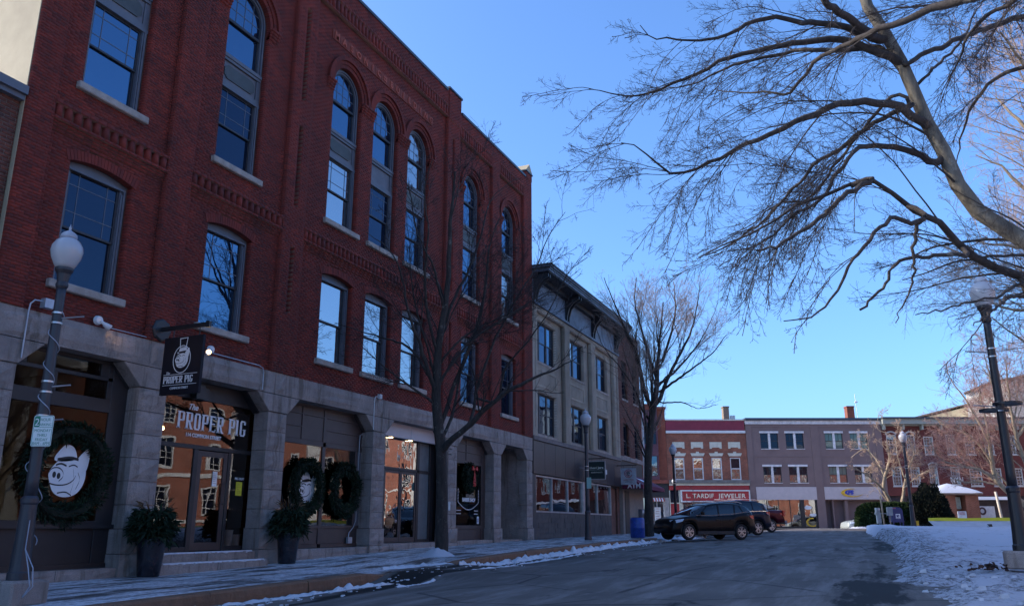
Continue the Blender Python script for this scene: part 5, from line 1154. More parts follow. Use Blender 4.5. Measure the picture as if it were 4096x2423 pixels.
NEAR_TREE = [([(6.37,15.62,-0.63),(4.89,14.55,1.18),(3.67,13.68,2.7),(2.22,12.82,3.87),(1.82,12.66,4.2),(1.53,12.53,4.58),(1.4,12.45,5.05),(1.27,12.38,5.47),(1.11,12.28,5.97),(0.99,12.19,6.48),(0.8,12.06,7.01),(0.62,11.97,7.44),(0.56,11.97,7.71),(0.45,11.82,8.45),(0.31,11.57,9.44)], (0.34, 0.27, 0.2, 0.165, 0.14, 0.115, 0.1, 0.07)),
 ([(0.7,12.03,6.97),(0.54,11.69,6.94),(0.44,11.4,6.86),(0.28,11.06,6.85),(0.13,10.73,6.79),(0.02,10.42,6.76),(-0.05,10.1,6.82),(-0.22,9.71,6.94)], (0.085, 0.075, 0.06, 0.04)),
 ([(0.7,12.03,6.97),(0.5,11.84,7.0),(0.41,11.71,6.98),(0.24,11.53,7.0),(0.01,11.33,6.99),(-0.24,11.14,6.96),(-0.3,11.03,6.9),(-0.5,10.85,6.89),(-0.9,10.6,6.83),(-1.2,10.43,6.64),(-1.42,10.28,6.48),(-1.67,10.1,6.41),(-2.02,9.85,6.4),(-2.21,9.68,6.37),(-2.28,9.52,6.46)], (0.075, 0.06, 0.045, 0.035, 0.02, 0.008)),
 ([(0.9,12.11,6.61),(0.76,12.05,6.68),(0.62,11.99,6.75),(0.4,11.88,6.87),(0.17,11.78,6.96),(-0.11,11.68,6.97),(-0.39,11.59,6.93),(-0.53,11.55,6.92),(-0.91,11.43,6.85),(-1.29,11.31,6.77),(-1.68,11.21,6.62),(-2.07,11.11,6.44),(-2.42,11.02,6.31),(-2.84,10.88,6.24),(-3.12,10.77,6.29),(-3.38,10.66,6.36)], (0.08, 0.065, 0.05, 0.035, 0.022, 0.006)),
 ([(0.84,12.05,6.72),(0.74,12.14,6.86),(0.44,12.14,6.95),(0.06,12.14,6.99),(-0.41,12.07,7.1),(-0.45,12.2,7.18),(-0.98,12.15,7.14),(-1.6,12.08,7.04),(-2.0,12.11,6.93),(-2.39,12.11,6.92),(-2.75,12.12,6.91)], (0.06, 0.045, 0.035, 0.02, 0.006)),
 ([(1.39,7.69,4.7),(1.17,7.81,4.75),(0.85,7.91,4.76),(0.49,7.99,4.75),(0.3,8.14,4.78),(0.15,8.3,4.82),(-0.03,8.44,4.85),(-0.25,8.6,4.78),(-0.46,8.79,4.65),(-0.75,8.86,4.77),(-1.02,8.95,4.88),(-1.28,9.03,5.01)], (0.06, 0.045, 0.035, 0.025, 0.015, 0.006)),
 ([(1.18,12.3,5.6),(1.02,12.14,5.68),(0.87,11.97,5.78),(0.63,11.78,5.8),(0.42,11.62,5.79),(0.15,11.45,5.74),(-0.11,11.29,5.65),(-0.33,11.16,5.51),(-0.43,11.06,5.45),(-0.79,10.9,5.22),(-1.14,10.72,5.06),(-1.39,10.58,4.91),(-1.65,10.44,4.76),(-1.85,10.32,4.63),(-2.11,10.15,4.57),(-2.31,9.95,4.71),(-2.41,9.8,4.82),(-2.63,9.62,4.86)], (0.085, 0.07, 0.055, 0.04, 0.025, 0.006)),
 ([(1.23,12.38,5.03),(1.04,12.14,5.07),(0.81,11.88,5.1),(0.58,11.63,5.08),(0.34,11.39,5.02),(0.2,11.21,4.92),(0.07,11.06,4.72),(-0.13,10.92,4.41),(-0.3,10.78,4.11),(-0.63,10.56,3.87),(-0.87,10.38,3.61),(-1.12,10.18,3.41),(-1.34,9.96,3.3)], (0.07, 0.055, 0.04, 0.03, 0.018, 0.006)),
 ([(0.99,12.14,5.88),(0.77,12.14,5.82),(0.51,12.13,5.72),(0.3,12.16,5.6),(0.06,12.18,5.44),(-0.3,12.16,5.24),(-0.6,12.17,5.02),(-1.08,12.19,4.52),(-1.43,12.18,4.31),(-1.78,12.17,4.1),(-2.07,12.15,4.0)], (0.05, 0.04, 0.03, 0.02, 0.006)),
 ([(0.9,11.95,6.0),(0.78,12.05,6.03),(0.61,12.16,5.93),(0.4,12.28,5.77),(0.2,12.4,5.6),(-0.12,12.51,5.29),(-0.33,12.65,5.05),(-0.54,12.75,4.9),(-1.03,12.71,4.88),(-1.42,12.77,4.62),(-1.81,12.79,4.5)], (0.035, 0.028, 0.02, 0.006)),
 ([(4.04,12.7,0.45),(3.38,11.88,2.02),(2.48,11.26,2.6),(1.81,10.84,2.8),(1.58,10.66,2.86),(1.37,10.48,2.95),(1.22,10.32,3.02),(1.06,10.14,3.18),(0.91,9.96,3.35),(0.76,9.81,3.4),(0.57,9.64,3.51),(0.38,9.45,3.65),(0.28,9.32,3.71),(0.17,9.23,3.65),(-0.04,9.1,3.57),(-0.32,8.95,3.43),(-0.52,8.83,3.34),(-0.66,8.74,3.22),(-0.87,8.63,3.06),(-1.14,8.49,2.92),(-1.4,8.35,2.79),(-1.49,8.27,2.7)], (0.22, 0.12, 0.085, 0.07, 0.055, 0.03, 0.02, 0.006)),
 ([(1.18,10.04,2.94),(0.98,9.87,2.91),(0.7,9.66,2.86),(0.6,9.53,2.84),(0.38,9.38,2.7),(0.31,9.3,2.51),(0.18,9.19,2.37),(0.01,9.08,2.19)], (0.032, 0.028, 0.022, 0.016)),
 ([(0.76,9.53,3.27),(0.66,9.42,3.18),(0.58,9.3,3.17),(0.42,9.14,3.15),(0.32,9.02,3.08),(0.24,8.93,2.96),(0.09,8.83,2.75),(-0.02,8.73,2.61),(-0.1,8.65,2.44),(-0.18,8.57,2.27),(-0.34,8.47,2.07),(-0.52,8.33,1.97),(-0.68,8.17,1.93)], (0.04, 0.03, 0.024, 0.016, 0.005)),
 ([(0.76,9.53,3.27),(0.67,9.48,3.13),(0.61,9.48,2.87),(0.59,9.47,2.67),(0.53,9.45,2.45),(0.43,9.4,2.27),(0.34,9.37,2.08)], (0.03, 0.022, 0.014, 0.005)),
 ([(0.27,9.1,3.63),(0.14,8.94,3.49),(-0.05,8.76,3.32),(-0.23,8.6,3.12),(-0.36,8.44,2.97),(-0.52,8.27,2.82),(-0.69,8.1,2.67),(-0.85,7.9,2.59)], (0.04, 0.035, 0.025, 0.015)),
 ([(1.79,10.83,2.69),(1.55,10.27,2.47),(1.3,9.71,2.21),(1.03,9.14,1.94)], (0.03, 0.022, 0.015)),
 ([(2.38,11.3,2.75),(1.76,10.64,2.7),(1.41,10.15,2.45),(1.08,9.65,2.3),(0.78,9.16,2.13),(0.5,8.67,1.99)], (0.03, 0.022, 0.014, 0.004)),
 ([(0.99,12.07,6.5),(1.19,12.33,6.73),(1.46,12.62,6.95),(1.79,12.93,7.21),(2.12,13.24,7.45),(2.46,13.57,7.68),(2.94,13.94,7.95),(3.76,14.47,8.18)], (0.045, 0.05, 0.055, 0.06)),
 ([(1.18,12.22,6.27),(1.47,13.01,6.86),(2.01,13.85,7.69),(2.38,14.6,8.57),(2.77,15.38,9.38)], (0.03, 0.028, 0.02)),
 ([(4.32,13.27,5.42),(3.89,13.43,6.18),(2.37,13.19,6.63),(2.03,13.65,6.49),(1.85,14.22,6.2),(1.74,14.87,5.77)], (0.06, 0.05, 0.03, 0.01)),
 ([(3.8,11.78,7.76),(3.07,12.03,7.37),(2.49,12.26,7.28),(2.02,12.55,7.15),(1.74,12.99,6.78),(1.55,13.41,6.59)], (0.06, 0.05, 0.03, 0.01)),
 ([(4.54,12.59,6.15),(3.73,12.26,6.7),(2.52,11.81,7.07),(1.86,11.69,7.15),(1.35,11.66,7.13),(0.92,11.64,7.19),(0.32,11.6,7.09)], (0.07, 0.06, 0.03, 0.01)),
 ([(3.27,12.28,2.26),(2.58,11.63,2.81),(1.88,11.04,3.13),(1.55,10.73,3.08),(1.23,10.43,2.97),(0.85,10.12,2.83),(0.48,9.82,2.66)], (0.05, 0.03, 0.02, 0.005))]
STREET_TREE_A = [([(-11.86,22.09,-0.81),(-11.73,21.8,0.47),(-11.61,21.54,1.62),(-11.59,21.37,2.31),(-11.58,21.17,3.11),(-11.51,20.93,4.15),(-11.38,20.74,5.08),(-11.1,20.58,6.12),(-10.93,20.41,7.05),(-10.8,20.22,7.98),(-10.62,19.99,9.14),(-10.45,19.81,10.08)], (0.26, 0.22, 0.2, 0.17, 0.13, 0.1, 0.07, 0.03)),
 ([(-11.54,21.38,2.07),(-11.1,21.23,2.45),(-10.53,21.14,2.82),(-9.97,21.03,3.24),(-9.31,20.97,3.66),(-8.57,20.98,3.96),(-7.85,21.0,4.19),(-7.13,20.99,4.53)], (0.13, 0.11, 0.09, 0.07, 0.04, 0.01)),
 ([(-11.6,21.29,2.65),(-11.41,21.4,3.37),(-11.28,21.52,3.99),(-10.95,21.65,4.85),(-10.6,21.75,5.84),(-10.34,21.73,7.09),(-10.18,21.67,8.36),(-9.81,21.76,9.4)], (0.09, 0.08, 0.06, 0.04, 0.01)),
 ([(-11.53,21.05,3.57),(-11.6,20.6,4.34),(-11.66,20.19,4.99),(-11.79,19.66,5.97),(-11.77,19.23,6.82),(-11.88,18.81,7.43),(-12.36,18.26,7.93)], (0.08, 0.07, 0.05, 0.03, 0.01)),
 ([(-11.51,20.99,3.8),(-11.88,20.84,4.53),(-12.36,20.67,5.15),(-12.99,20.54,5.42),(-13.86,20.3,5.71),(-14.63,20.11,5.99)], (0.06, 0.05, 0.03, 0.01)),
 ([(-11.26,20.66,5.29),(-11.0,20.88,6.43),(-10.63,21.18,7.48),(-10.34,21.41,8.69),(-10.03,21.62,9.93),(-9.54,22.09,10.58)], (0.06, 0.05, 0.03, 0.01)),
 ([(-11.36,20.75,4.83),(-11.41,20.17,5.81),(-11.28,19.64,6.87),(-10.91,19.15,8.14),(-10.78,18.63,9.16),(-10.38,18.34,9.82)], (0.06, 0.05, 0.03, 0.01)),
 ([(-10.76,21.59,2.88),(-10.57,21.72,3.97),(-10.26,21.9,5.09),(-9.71,22.15,6.35),(-9.01,22.44,7.65),(-8.54,22.66,8.85),(-8.17,22.98,9.59)], (0.07, 0.05, 0.03, 0.01)),
 ([(-11.06,20.5,6.1),(-11.02,19.63,7.2),(-11.09,18.78,8.04),(-10.94,18.02,8.94),(-10.85,17.42,9.16)], (0.05, 0.04, 0.02, 0.01)),
 ([(-10.03,21.72,3.51),(-9.46,21.31,4.43),(-8.73,21.07,5.03),(-7.99,20.8,5.73),(-7.13,20.46,6.83),(-6.58,20.25,7.05)], (0.05, 0.035, 0.02, 0.01)),
 ([(-11.41,20.83,4.49),(-10.98,21.16,5.25),(-10.17,21.68,5.91),(-9.23,22.29,6.46),(-8.25,22.88,7.15)], (0.05, 0.035, 0.02, 0.01))]
STREET_TREE_B = [([(-11.4,44.34,-0.43),(-11.29,44.07,0.86),(-11.19,43.75,2.32),(-10.98,43.41,3.99),(-10.66,43.13,5.67),(-10.34,42.96,6.94),(-10.14,42.74,8.21),(-9.85,42.44,9.9),(-9.54,42.14,11.6)], (0.32, 0.27, 0.24, 0.22, 0.18, 0.12, 0.06, 0.03)),
 ([(-10.66,43.34,5.92),(-10.86,42.58,6.92),(-10.86,41.91,7.9),(-10.94,41.15,9.07),(-11.23,40.37,10.02),(-11.56,39.45,11.36),(-11.74,38.72,12.27)], (0.16, 0.12, 0.09, 0.05, 0.02)),
 ([(-10.53,43.27,6.34),(-9.99,43.63,7.46),(-9.33,43.96,8.81),(-8.65,44.3,10.18),(-8.13,44.44,12.02),(-7.97,44.6,13.22)], (0.15, 0.11, 0.08, 0.04, 0.02)),
 ([(-10.3,43.18,6.97),(-9.43,43.13,7.45),(-8.31,43.14,8.14),(-7.19,43.11,8.92),(-6.47,42.91,9.69)], (0.09, 0.07, 0.04, 0.02)),
 ([(-10.27,43.01,7.6),(-10.45,42.15,8.79),(-10.59,41.26,10.16),(-10.66,40.47,11.3),(-10.34,39.85,12.42)], (0.1, 0.08, 0.05, 0.02)),
 ([(-10.13,42.88,8.23),(-9.59,43.39,9.85),(-9.26,43.79,11.51),(-9.33,44.01,13.22)], (0.1, 0.08, 0.05, 0.02)),
 ([(-10.2,43.38,6.44),(-9.13,43.48,6.39),(-8.31,43.57,6.03),(-7.24,43.61,6.19)], (0.05, 0.04, 0.02, 0.01)),
 ([(-10.86,43.37,5.5),(-11.04,42.46,6.04),(-11.03,41.56,6.78),(-11.51,40.34,7.89),(-12.0,39.19,8.78),(-12.09,38.22,9.63)], (0.07, 0.05, 0.03, 0.01)),
 ([(-10.26,43.08,7.39),(-8.73,44.37,9.06),(-7.69,45.38,11.02),(-7.31,46.27,12.39)], (0.08, 0.06, 0.03, 0.01))]
CROOKED_TREE = [([(0.78,64.39,1.26),(0.53,64.1,1.89),(0.28,63.77,2.62),(0.51,63.59,3.58),(0.89,63.43,4.67),(0.75,63.05,5.76)], (0.14, 0.12, 0.1, 0.08, 0.04)),
 ([(1.26,64.56,1.4),(1.46,64.56,2.08),(1.58,64.56,2.63),(1.97,64.48,3.87),(2.49,64.49,4.97),(2.22,64.16,6.08)], (0.12, 0.1, 0.08, 0.06, 0.03)),
 ([(0.39,63.86,2.49),(-0.31,62.61,3.13),(-1.24,61.26,3.76),(-1.95,60.14,3.98)], (0.08, 0.06, 0.04, 0.02)),
 ([(0.53,63.68,3.3),(0.08,63.9,4.45),(-0.62,64.08,5.33),(-1.63,64.55,4.83)], (0.07, 0.05, 0.03, 0.02)),
 ([(1.57,64.33,2.62),(2.54,63.77,3.4),(3.31,63.25,3.76),(3.82,62.58,4.24)], (0.07, 0.05, 0.03, 0.02)),
 ([(1.72,64.2,3.3),(1.42,64.21,4.71),(1.32,64.31,6.14),(0.33,64.26,6.75),(0.58,64.59,7.93)], (0.06, 0.04, 0.03, 0.01)),
 ([(0.49,63.5,3.85),(-0.28,62.56,4.64),(-0.29,61.86,5.69),(0.03,61.47,6.19)], (0.05, 0.04, 0.02, 0.01)),
 ([(0.79,64.36,1.4),(0.1,64.19,2.23),(-0.23,64.25,2.79),(-0.86,64.27,3.09)], (0.05, 0.04, 0.02, 0.01))]
PARK_TREE = [([(8.89,54.73,0.03),(8.34,54.3,0.67),(7.18,53.63,1.21),(6.43,53.11,1.86),(5.9,52.66,2.61),(5.81,52.3,3.68),(5.77,51.84,5.19),(5.57,51.18,7.13)], (0.22, 0.2, 0.17, 0.14, 0.11, 0.08, 0.05, 0.02)),
 ([(8.89,54.73,0.03),(7.88,53.36,2.38),(7.22,52.35,4.08),(6.97,51.51,5.76),(6.92,50.77,7.42),(6.93,50.18,8.65)], (0.2, 0.17, 0.13, 0.09, 0.05, 0.02)),
 ([(5.9,52.66,2.61),(5.07,51.62,3.01),(4.04,50.55,3.18),(3.05,49.44,3.56),(2.71,48.5,4.34)], (0.08, 0.07, 0.05, 0.03, 0.01)),
 ([(5.87,52.45,3.25),(5.33,52.45,4.38),(4.62,52.5,5.09),(3.66,52.5,5.59),(3.13,52.62,6.32)], (0.08, 0.07, 0.05, 0.03, 0.01)),
 ([(5.8,52.04,4.55),(5.26,51.69,5.87),(4.78,51.44,6.99),(4.28,51.23,7.9),(4.17,51.26,8.6)], (0.08, 0.07, 0.05, 0.03, 0.01)),
 ([(7.07,52.21,5.84),(6.29,50.77,7.02),(5.94,49.52,8.17),(5.74,48.47,8.87)], (0.08, 0.06, 0.04, 0.01)),
 ([(7.13,52.62,4.55),(8.46,53.42,6.36),(9.25,53.83,8.67),(9.34,54.12,10.36)], (0.1, 0.07, 0.04, 0.01)),
 ([(6.16,52.9,2.18),(5.3,52.83,2.41),(4.3,52.77,2.43),(3.55,52.68,2.89)], (0.06, 0.05, 0.03, 0.01))]
SECOND_TREE = [([(6.46,26.01,-2.0),(6.31,25.1,0.87),(6.17,24.18,3.74),(5.83,23.47,5.65),(5.68,22.83,7.57),(5.71,22.28,9.48)], (0.3, 0.26, 0.22, 0.18, 0.1, 0.04)),
 ([(5.95,23.69,5.08),(5.24,23.0,5.6),(4.53,22.32,6.1),(3.81,21.71,6.32),(3.08,21.16,6.35),(2.54,20.69,6.37)], (0.12, 0.09, 0.06, 0.04, 0.01)),
 ([(5.83,23.47,5.65),(5.17,23.1,6.68),(4.66,22.86,7.52),(4.03,22.58,8.29),(3.56,22.43,8.86),(3.14,22.39,9.15)], (0.12, 0.09, 0.06, 0.04, 0.01)),
 ([(5.76,23.15,6.61),(5.28,23.11,7.95),(4.85,23.14,9.15),(4.38,23.18,10.19),(3.95,23.3,11.06)], (0.12, 0.09, 0.06, 0.02)),
 ([(5.68,22.83,7.57),(5.07,21.85,8.55),(4.49,20.87,9.58),(3.99,20.02,10.3),(3.56,19.28,10.71)], (0.1, 0.08, 0.05, 0.02)),
 ([(6.04,23.99,4.22),(5.34,24.01,5.01),(4.56,24.08,5.53),(3.86,24.36,5.46),(3.17,24.53,5.8)], (0.1, 0.07, 0.05, 0.02)),
 ([(5.69,22.56,8.52),(5.0,21.36,10.26),(4.53,20.45,11.38),(4.22,19.67,12.27)], (0.1, 0.07, 0.05, 0.02))]
LV_NEAR = [dict(count=12, K=12, len_f=.5, rad_f=.25, ang=.40, droop=.055, wig=.06, t0=.22, up=-.12, bias=(-.22, -.04, -.05), minr=.0055, maxl=2.9, cw=[.3]+[1.15]*9+[.6, .6, 1.1, 1.1, 1.1]+[.1, .15]+[1]*5+[.12]),
           dict(count=9.5, K=9, len_f=.45, rad_f=.45, ang=.50, droop=.02, wig=.10, t0=.12, minr=.0032, phototropy=.01, maxl=1.0),
           dict(count=6.5, K=6, len_f=.45, rad_f=.55, ang=.75, droop=0., wig=.16, t0=.15, minr=.0024, phototropy=.02, maxl=.42),
           dict(count=2.2, K=4, len_f=.5, rad_f=.6, ang=.8, droop=0., wig=.2, t0=.2, minr=.0018, maxl=.2)]
tree('bare_tree', [p for p, r in NEAR_TREE], [tuple(x*.78 for x in r[:-1])+((r[-1]*.78 if len(p) == 8 or k_ == 0 else .005),) for k_, (p, r) in enumerate(NEAR_TREE)], 'large bare tree leaning in from the right with arching drooping limbs, nearest to the camera', LV_NEAR, BK_G, TW_D, 5, Kl=26, lm=BK_D)  # sunlit trunk and shaded limbs: that light is put into the two bark colours
LV_ST = [dict(count=12, K=9, len_f=.42, rad_f=.33, ang=.6, droop=0., wig=.09, t0=.25, up=.2, minr=.008, phototropy=.01),
         dict(count=8, K=7, len_f=.48, rad_f=.5, ang=.65, droop=0., wig=.12, t0=.2, minr=.005, phototropy=.02),
         dict(count=5.5, K=5, len_f=.5, rad_f=.55, ang=.75, droop=0., wig=.16, t0=.2, minr=.0042),
         dict(count=1.6, K=3, len_f=.5, rad_f=.6, ang=.8, droop=0., wig=.2, t0=.2, minr=.003)]
import copy
tree('bare_tree', [p for p, r in STREET_TREE_A], [tuple(x*.78 for x in r) for p, r in STREET_TREE_A], 'bare dark street tree forking low in front of the red brick hall', copy.deepcopy(LV_ST), BK_D, TW_D, 6)
LB = copy.deepcopy(LV_ST); LB[0].update(count=12, up=.5, len_f=.5); LB[1].update(count=8, phototropy=.05); LB[2].update(minr=.006, phototropy=.04); LB[3].update(minr=.005)
tree('bare_tree', [p for p, r in STREET_TREE_B], [tuple(x*.85 for x in r) for p, r in STREET_TREE_B], 'bare round crowned street tree beside the blue barrel, its top catching the sun', LB, BK_D, mat('sunlit_brown_twig', (.26, .185, .15), .9), 7)  # sun on the crown is put into the lighter twig colour
LC = copy.deepcopy(LV_ST); LC[0].update(count=9, up=-.05, wig=.2, len_f=.55); LC[1].update(count=7, wig=.2); LC[2].update(count=6, minr=.009); LC[3].update(minr=.007, count=2.5)
tree('ornamental_tree', [p for p, r in CROOKED_TREE], [r for p, r in CROOKED_TREE], 'low crooked tan ornamental tree behind the hedge and mailbox', LC, BK_T, TW_T, 8, ntrunk=2)
LD = copy.deepcopy(LV_ST); LD[0].update(count=12, up=.12, len_f=.6, bias=(-.1, 0, 0)); LD[1].update(count=9, len_f=.5); LD[2].update(count=7.5, minr=.0065); LD[3].update(minr=.0055, count=3)
tree('bare_tree', [p for p, r in PARK_TREE], [r for p, r in PARK_TREE], 'pale barked bare park tree with pinkish twigs in sun behind the right lamp', LD, BK_T, TW_P, 9)
LE = copy.deepcopy(LV_ST); LE[0].update(count=14, up=.05, len_f=.6, bias=(-.15, 0, 0)); LE[1].update(count=9, len_f=.55); LE[2].update(count=7, minr=.004); LE[3].update(minr=.0032, count=2.5)
tree('bare_tree', [p for p, r in SECOND_TREE], [r for p, r in SECOND_TREE], 'second bare tree in the upper right corner behind the near leaning tree', LE, BK_T, TW_T, 10)
# trees standing between the park and the hall, seen only in the shop windows
for k, (x, y_) in enumerate(((22, 8), (20, 24), (24, 38))):
    g_ = park_z(x, y_); L = [[(x, y_, g_), (x+.1, y_, g_+3), (x-.2, y_+.2, g_+6), (x, y_, g_+10)], [(x, y_, g_+3), (x+1.5, y_-2, g_+6), (x+2, y_-3.5, g_+9)], [(x, y_, g_+3.4), (x-1, y_+2, g_+6), (x-2, y_+4, g_+9)], [(x, y_, g_+4), (x-1.5, y_-1.5, g_+7), (x-3, y_-2, g_+9.5)]]
    LV = copy.deepcopy(LV_ST)[:3]; LV[2].update(minr=.01)
    tree('bare_tree', L, [(.32, .25, .16, .04)]+[(.14, .1, .03)]*3, ('grey', 'tall', 'far')[k]+' bare tree on the lawn before the brick hall, reflected in the windows', LV, BK_T, TW_T, 20+k, Kl=12, group='trees on the hall lawn')
# sapling in front of the jeweller
b0 = FF(13.95*S, -.1, 8.0)
tree('sapling', [[tuple(b0), tuple(b0+np.array((0, 0, 1.3))), tuple(b0+np.array((.15, 0, 2.3))), tuple(b0+np.array((.1, 0, 3.6)))], [tuple(b0+np.array((0, 0, 1.5))), tuple(b0+np.array((-.5, 0, 2.4))), tuple(b0+np.array((-.8, 0, 3.1)))], [tuple(b0+np.array((0, 0, 1.7))), tuple(b0+np.array((.6, .2, 2.5))), tuple(b0+np.array((.9, .2, 3.4)))]],
     [(.05, .04, .03, .01), (.03, .02, .008), (.03, .02, .008)], 'thin bare sapling before the jeweller shop door', [dict(count=8, K=6, len_f=.4, rad_f=.5, ang=.6, droop=0, wig=.12, minr=.008), dict(count=4, K=4, len_f=.5, rad_f=.6, ang=.7, droop=0, wig=.15, minr=.006)], BK_D, TW_D, 31, Kl=10)

# ------------------------------------------------------------------ evergreen masses: many small sprays
GRN = mat('evergreen', (.010, .026, .011), .75, var=.5, scale=4, isl=.7, dark=(.006, .014, .006), spec=.25)
GRN2 = mat('hedge_green', (.028, .055, .016), .8, var=.5, scale=3, isl=.6, dark=(.008, .018, .006), spec=.2)
GRD = mat('dark_bush', (.014, .020, .012), .85, var=.5, scale=3, isl=.5, dark=(.02, .014, .01), spec=.2)
def sprays(name, C, D, L, w, m, parent, rg, kind=None, fold=.35):
    """C centres, D directions (n,3): each a bent three-quad frond."""
    n = len(C); D = D/np.linalg.norm(D, axis=1, keepdims=True); q = rg.normal(size=(n, 3)); q -= D*(q*D).sum(1, keepdims=True); q /= np.linalg.norm(q, axis=1, keepdims=True)
    L = np.asarray(L)[:, None] if np.ndim(L) else L; r2 = np.cross(D, q)
    mid = C+D*L*.5+r2*L*.12; tip = C+D*L+np.array((0, 0, -1))*L*.15
    V = np.stack([C-q*w*.35, C+q*w*.35, mid+q*w*.5, mid-q*w*.5, tip+q*w*.12, tip-q*w*.12], 1).reshape(-1, 3)
    b_ = (np.arange(n)*6)[:, None]; Q = np.concatenate([b_+np.array([[0, 1, 2, 3]]), b_+np.array([[3, 2, 4, 5]])])
    o = link_mesh(name, V, Q, m, parent)
    if kind: o['kind'] = kind
    return o
def wreath(F, u, z, d, R0, r0, label, seed, bow=False, su=1.0):
    rg = np.random.default_rng(seed); t = thing('wreath', tuple(F(u, z, d)), label, 'wreath', None)
    n = 3600; a = rg.uniform(0, 2*PI, n); b_ = rg.uniform(0, 2*PI, n); rr_ = r0*np.sqrt(rg.uniform(.05, 1, n))*(1+.15*np.sin(a*7))
    lu = (R0+rr_*np.cos(b_))*np.cos(a)*su; lz = (R0+rr_*np.cos(b_))*np.sin(a); ld = rr_*np.sin(b_)*.4
    C = F.arr(np.c_[u+lu, z+lz, d+ld]); out = F.arr(np.c_[np.cos(b_)*np.cos(a)-.6*np.sin(a), np.cos(b_)*np.sin(a)+.6*np.cos(a), np.sin(b_)*.8])-F.o
    sprays('foliage', C, out+rg.normal(scale=.35, size=(n, 3)), rg.uniform(.05, .12, n), .03, GRN, t, rg)
    mb = MB(F); K = 24; mb.tube([F(u+R0*su*math.cos(2*PI*k/K), z+R0*math.sin(2*PI*k/K), d) for k in range(K+1)], r0*.5, 6); mb.build('ring', GRD, t)
    if bow:
        rm = mat('ribbon_red', (.42, .01, .01), .5); mb = MB(F)
        for s_ in (-1, 1):
            mb.prism([(u+.18, z+R0*.95), (u+.18+s_*.20, z+R0*.95+.13), (u+.18+s_*.24, z+R0*.95-.05)][::s_], d+.1, d+.17)
            mb.prism([(u+.15, z+R0*.9), (u+.25, z+R0*.9), (u+.26+s_*.07, z-.30), (u+.14+s_*.07, z-.36)], d+.12, d+.14)
        mb.build('bow', rm, t, bevel=.01)
    return t
wreath(FM, 11.80, 1.05, -.28, .82, .21, 'large wreath behind glass round the pig emblem in the first shop window', 1)
wreath(FM, 19.45, 1.10, -.24, .635, .18, 'evergreen wreath over the pig emblem, left of the paired wreaths', 2, su=.93)
wreath(FM, 21.30, 1.10, -.24, .635, .18, 'evergreen wreath on the right pane of the paired wreaths', 3, su=.93)
wreath(FM, 29.75, 1.90, -.28, .33, .25, 'small wreath with red bow on the barber shop window', 4, bow=True)
def planter(y_, label, seed):
    rg = np.random.default_rng(seed); x = -13.95; z0 = G(y_)+.0; t = thing('planter', (x, y_, z0), label, 'planter')
    mb = MB(WF); mb.lathe((x, y_, z0), [(.20, 0), (.22, .02), (.25, .35), (.29, .72), (.30, .78), (.27, .78), (.26, .7)], 24); mb.build('pot', mat('black_glaze', (.012, .012, .018), .25), t, smooth=True)
    mb = MB(WF); mb.lathe((x, y_, z0+.70), [(.0, 0), (.265, 0), (.26, .02)], 16); mb.build('soil', mat('soil', (.02, .014, .01), .95), t)
    n = 1500; a = rg.uniform(0, 2*PI, n); h = rg.uniform(0, 1, n); r_ = .10+.35*np.sin(h*PI*.8)*np.sqrt(rg.uniform(0, 1, n)); C = np.c_[x+r_*np.cos(a), y_+r_*np.sin(a), z0+.70+h*.62-.25*(r_ > .36)*rg.uniform(0, 1.4, n)]
    D = np.c_[np.cos(a)*.9, np.sin(a)*.9, rg.uniform(-1.5, .7, n)]; sprays('foliage', C, D+rg.normal(scale=.55, size=(n, 3)), rg.uniform(.08, .22, n), .05, GRN, t, rg)
    mb = MB(WF)
    for k in range(7): a_ = rg.uniform(0, 2*PI); mb.tube([(x, y_, z0+.7), (x+.2*math.cos(a_), y_+.2*math.sin(a_), z0+1.1+.1*k/3), (x+.32*math.cos(a_), y_+.32*math.sin(a_), z0+1.45+.05*k)], [.012, .008, .004], 5)
    mb.build('twig', BK_D, t)
    n = 60; a = rg.uniform(0, 2*PI, n); C = np.c_[x+.25*np.cos(a), y_+.25*np.sin(a), z0+rg.uniform(1.1, 1.5, n)]; sprays('dry_frond', C, np.c_[np.cos(a), np.sin(a), rg.uniform(.3, 1.5, n)], .2, .03, mat('dry_frond', (.09, .05, .02), .9), t, rg)
planter(13.32, 'tall black planter of evergreens left of the pub steps', 41); planter(17.75, 'tall black planter of evergreens right of the pub steps', 42)
def bush(name, c, r, h, n, m, label, seed, boxy=False, cat='bush', ax=(1, 0)):
    rg = np.random.default_rng(seed); t = thing(name, c, label, cat); a = rg.uniform(0, 2*PI, n); b_ = np.arccos(rg.uniform(-.2, 1, n)); k = rg.uniform(.45, 1, n)**.4*(1+.16*np.sin(3*a+seed)*np.sin(5*b_))
    if boxy: X = np.clip(1.35*np.cos(a)*np.sin(b_), -1, 1)*r[0]; Y_ = np.clip(1.35*np.sin(a)*np.sin(b_), -1, 1)*r[1]; Z = np.clip(1.2*np.cos(b_), 0, 1)*h
    else: X = np.cos(a)*np.sin(b_)*r[0]*k; Y_ = np.sin(a)*np.sin(b_)*r[1]*k; Z = np.maximum(.02, np.cos(b_)*h*k)
    W = rt[None]*X[:, None]+fw[None]*Y_[:, None]+np.array((0, 0, 1.))[None]*Z[:, None]; C = np.array(c)+W
    sprays('foliage', C, W+np.array((0, 0, .3))+rg.normal(scale=.5, size=(n, 3)), rg.uniform(.12, .3, n), .09, m, t, rg, kind='stuff')
    mb = MB(WF); mb.lathe(c, [(min(r)*.6, 0), (min(r)*.8, h*.4), (min(r)*.6, h*.7), (.1, h*.85)], 12); mb.build('branches', GRD, t)
    return t
def fpt(u, z, dist): return tuple(fw*dist+rt*u+np.array((0, 0, z)))
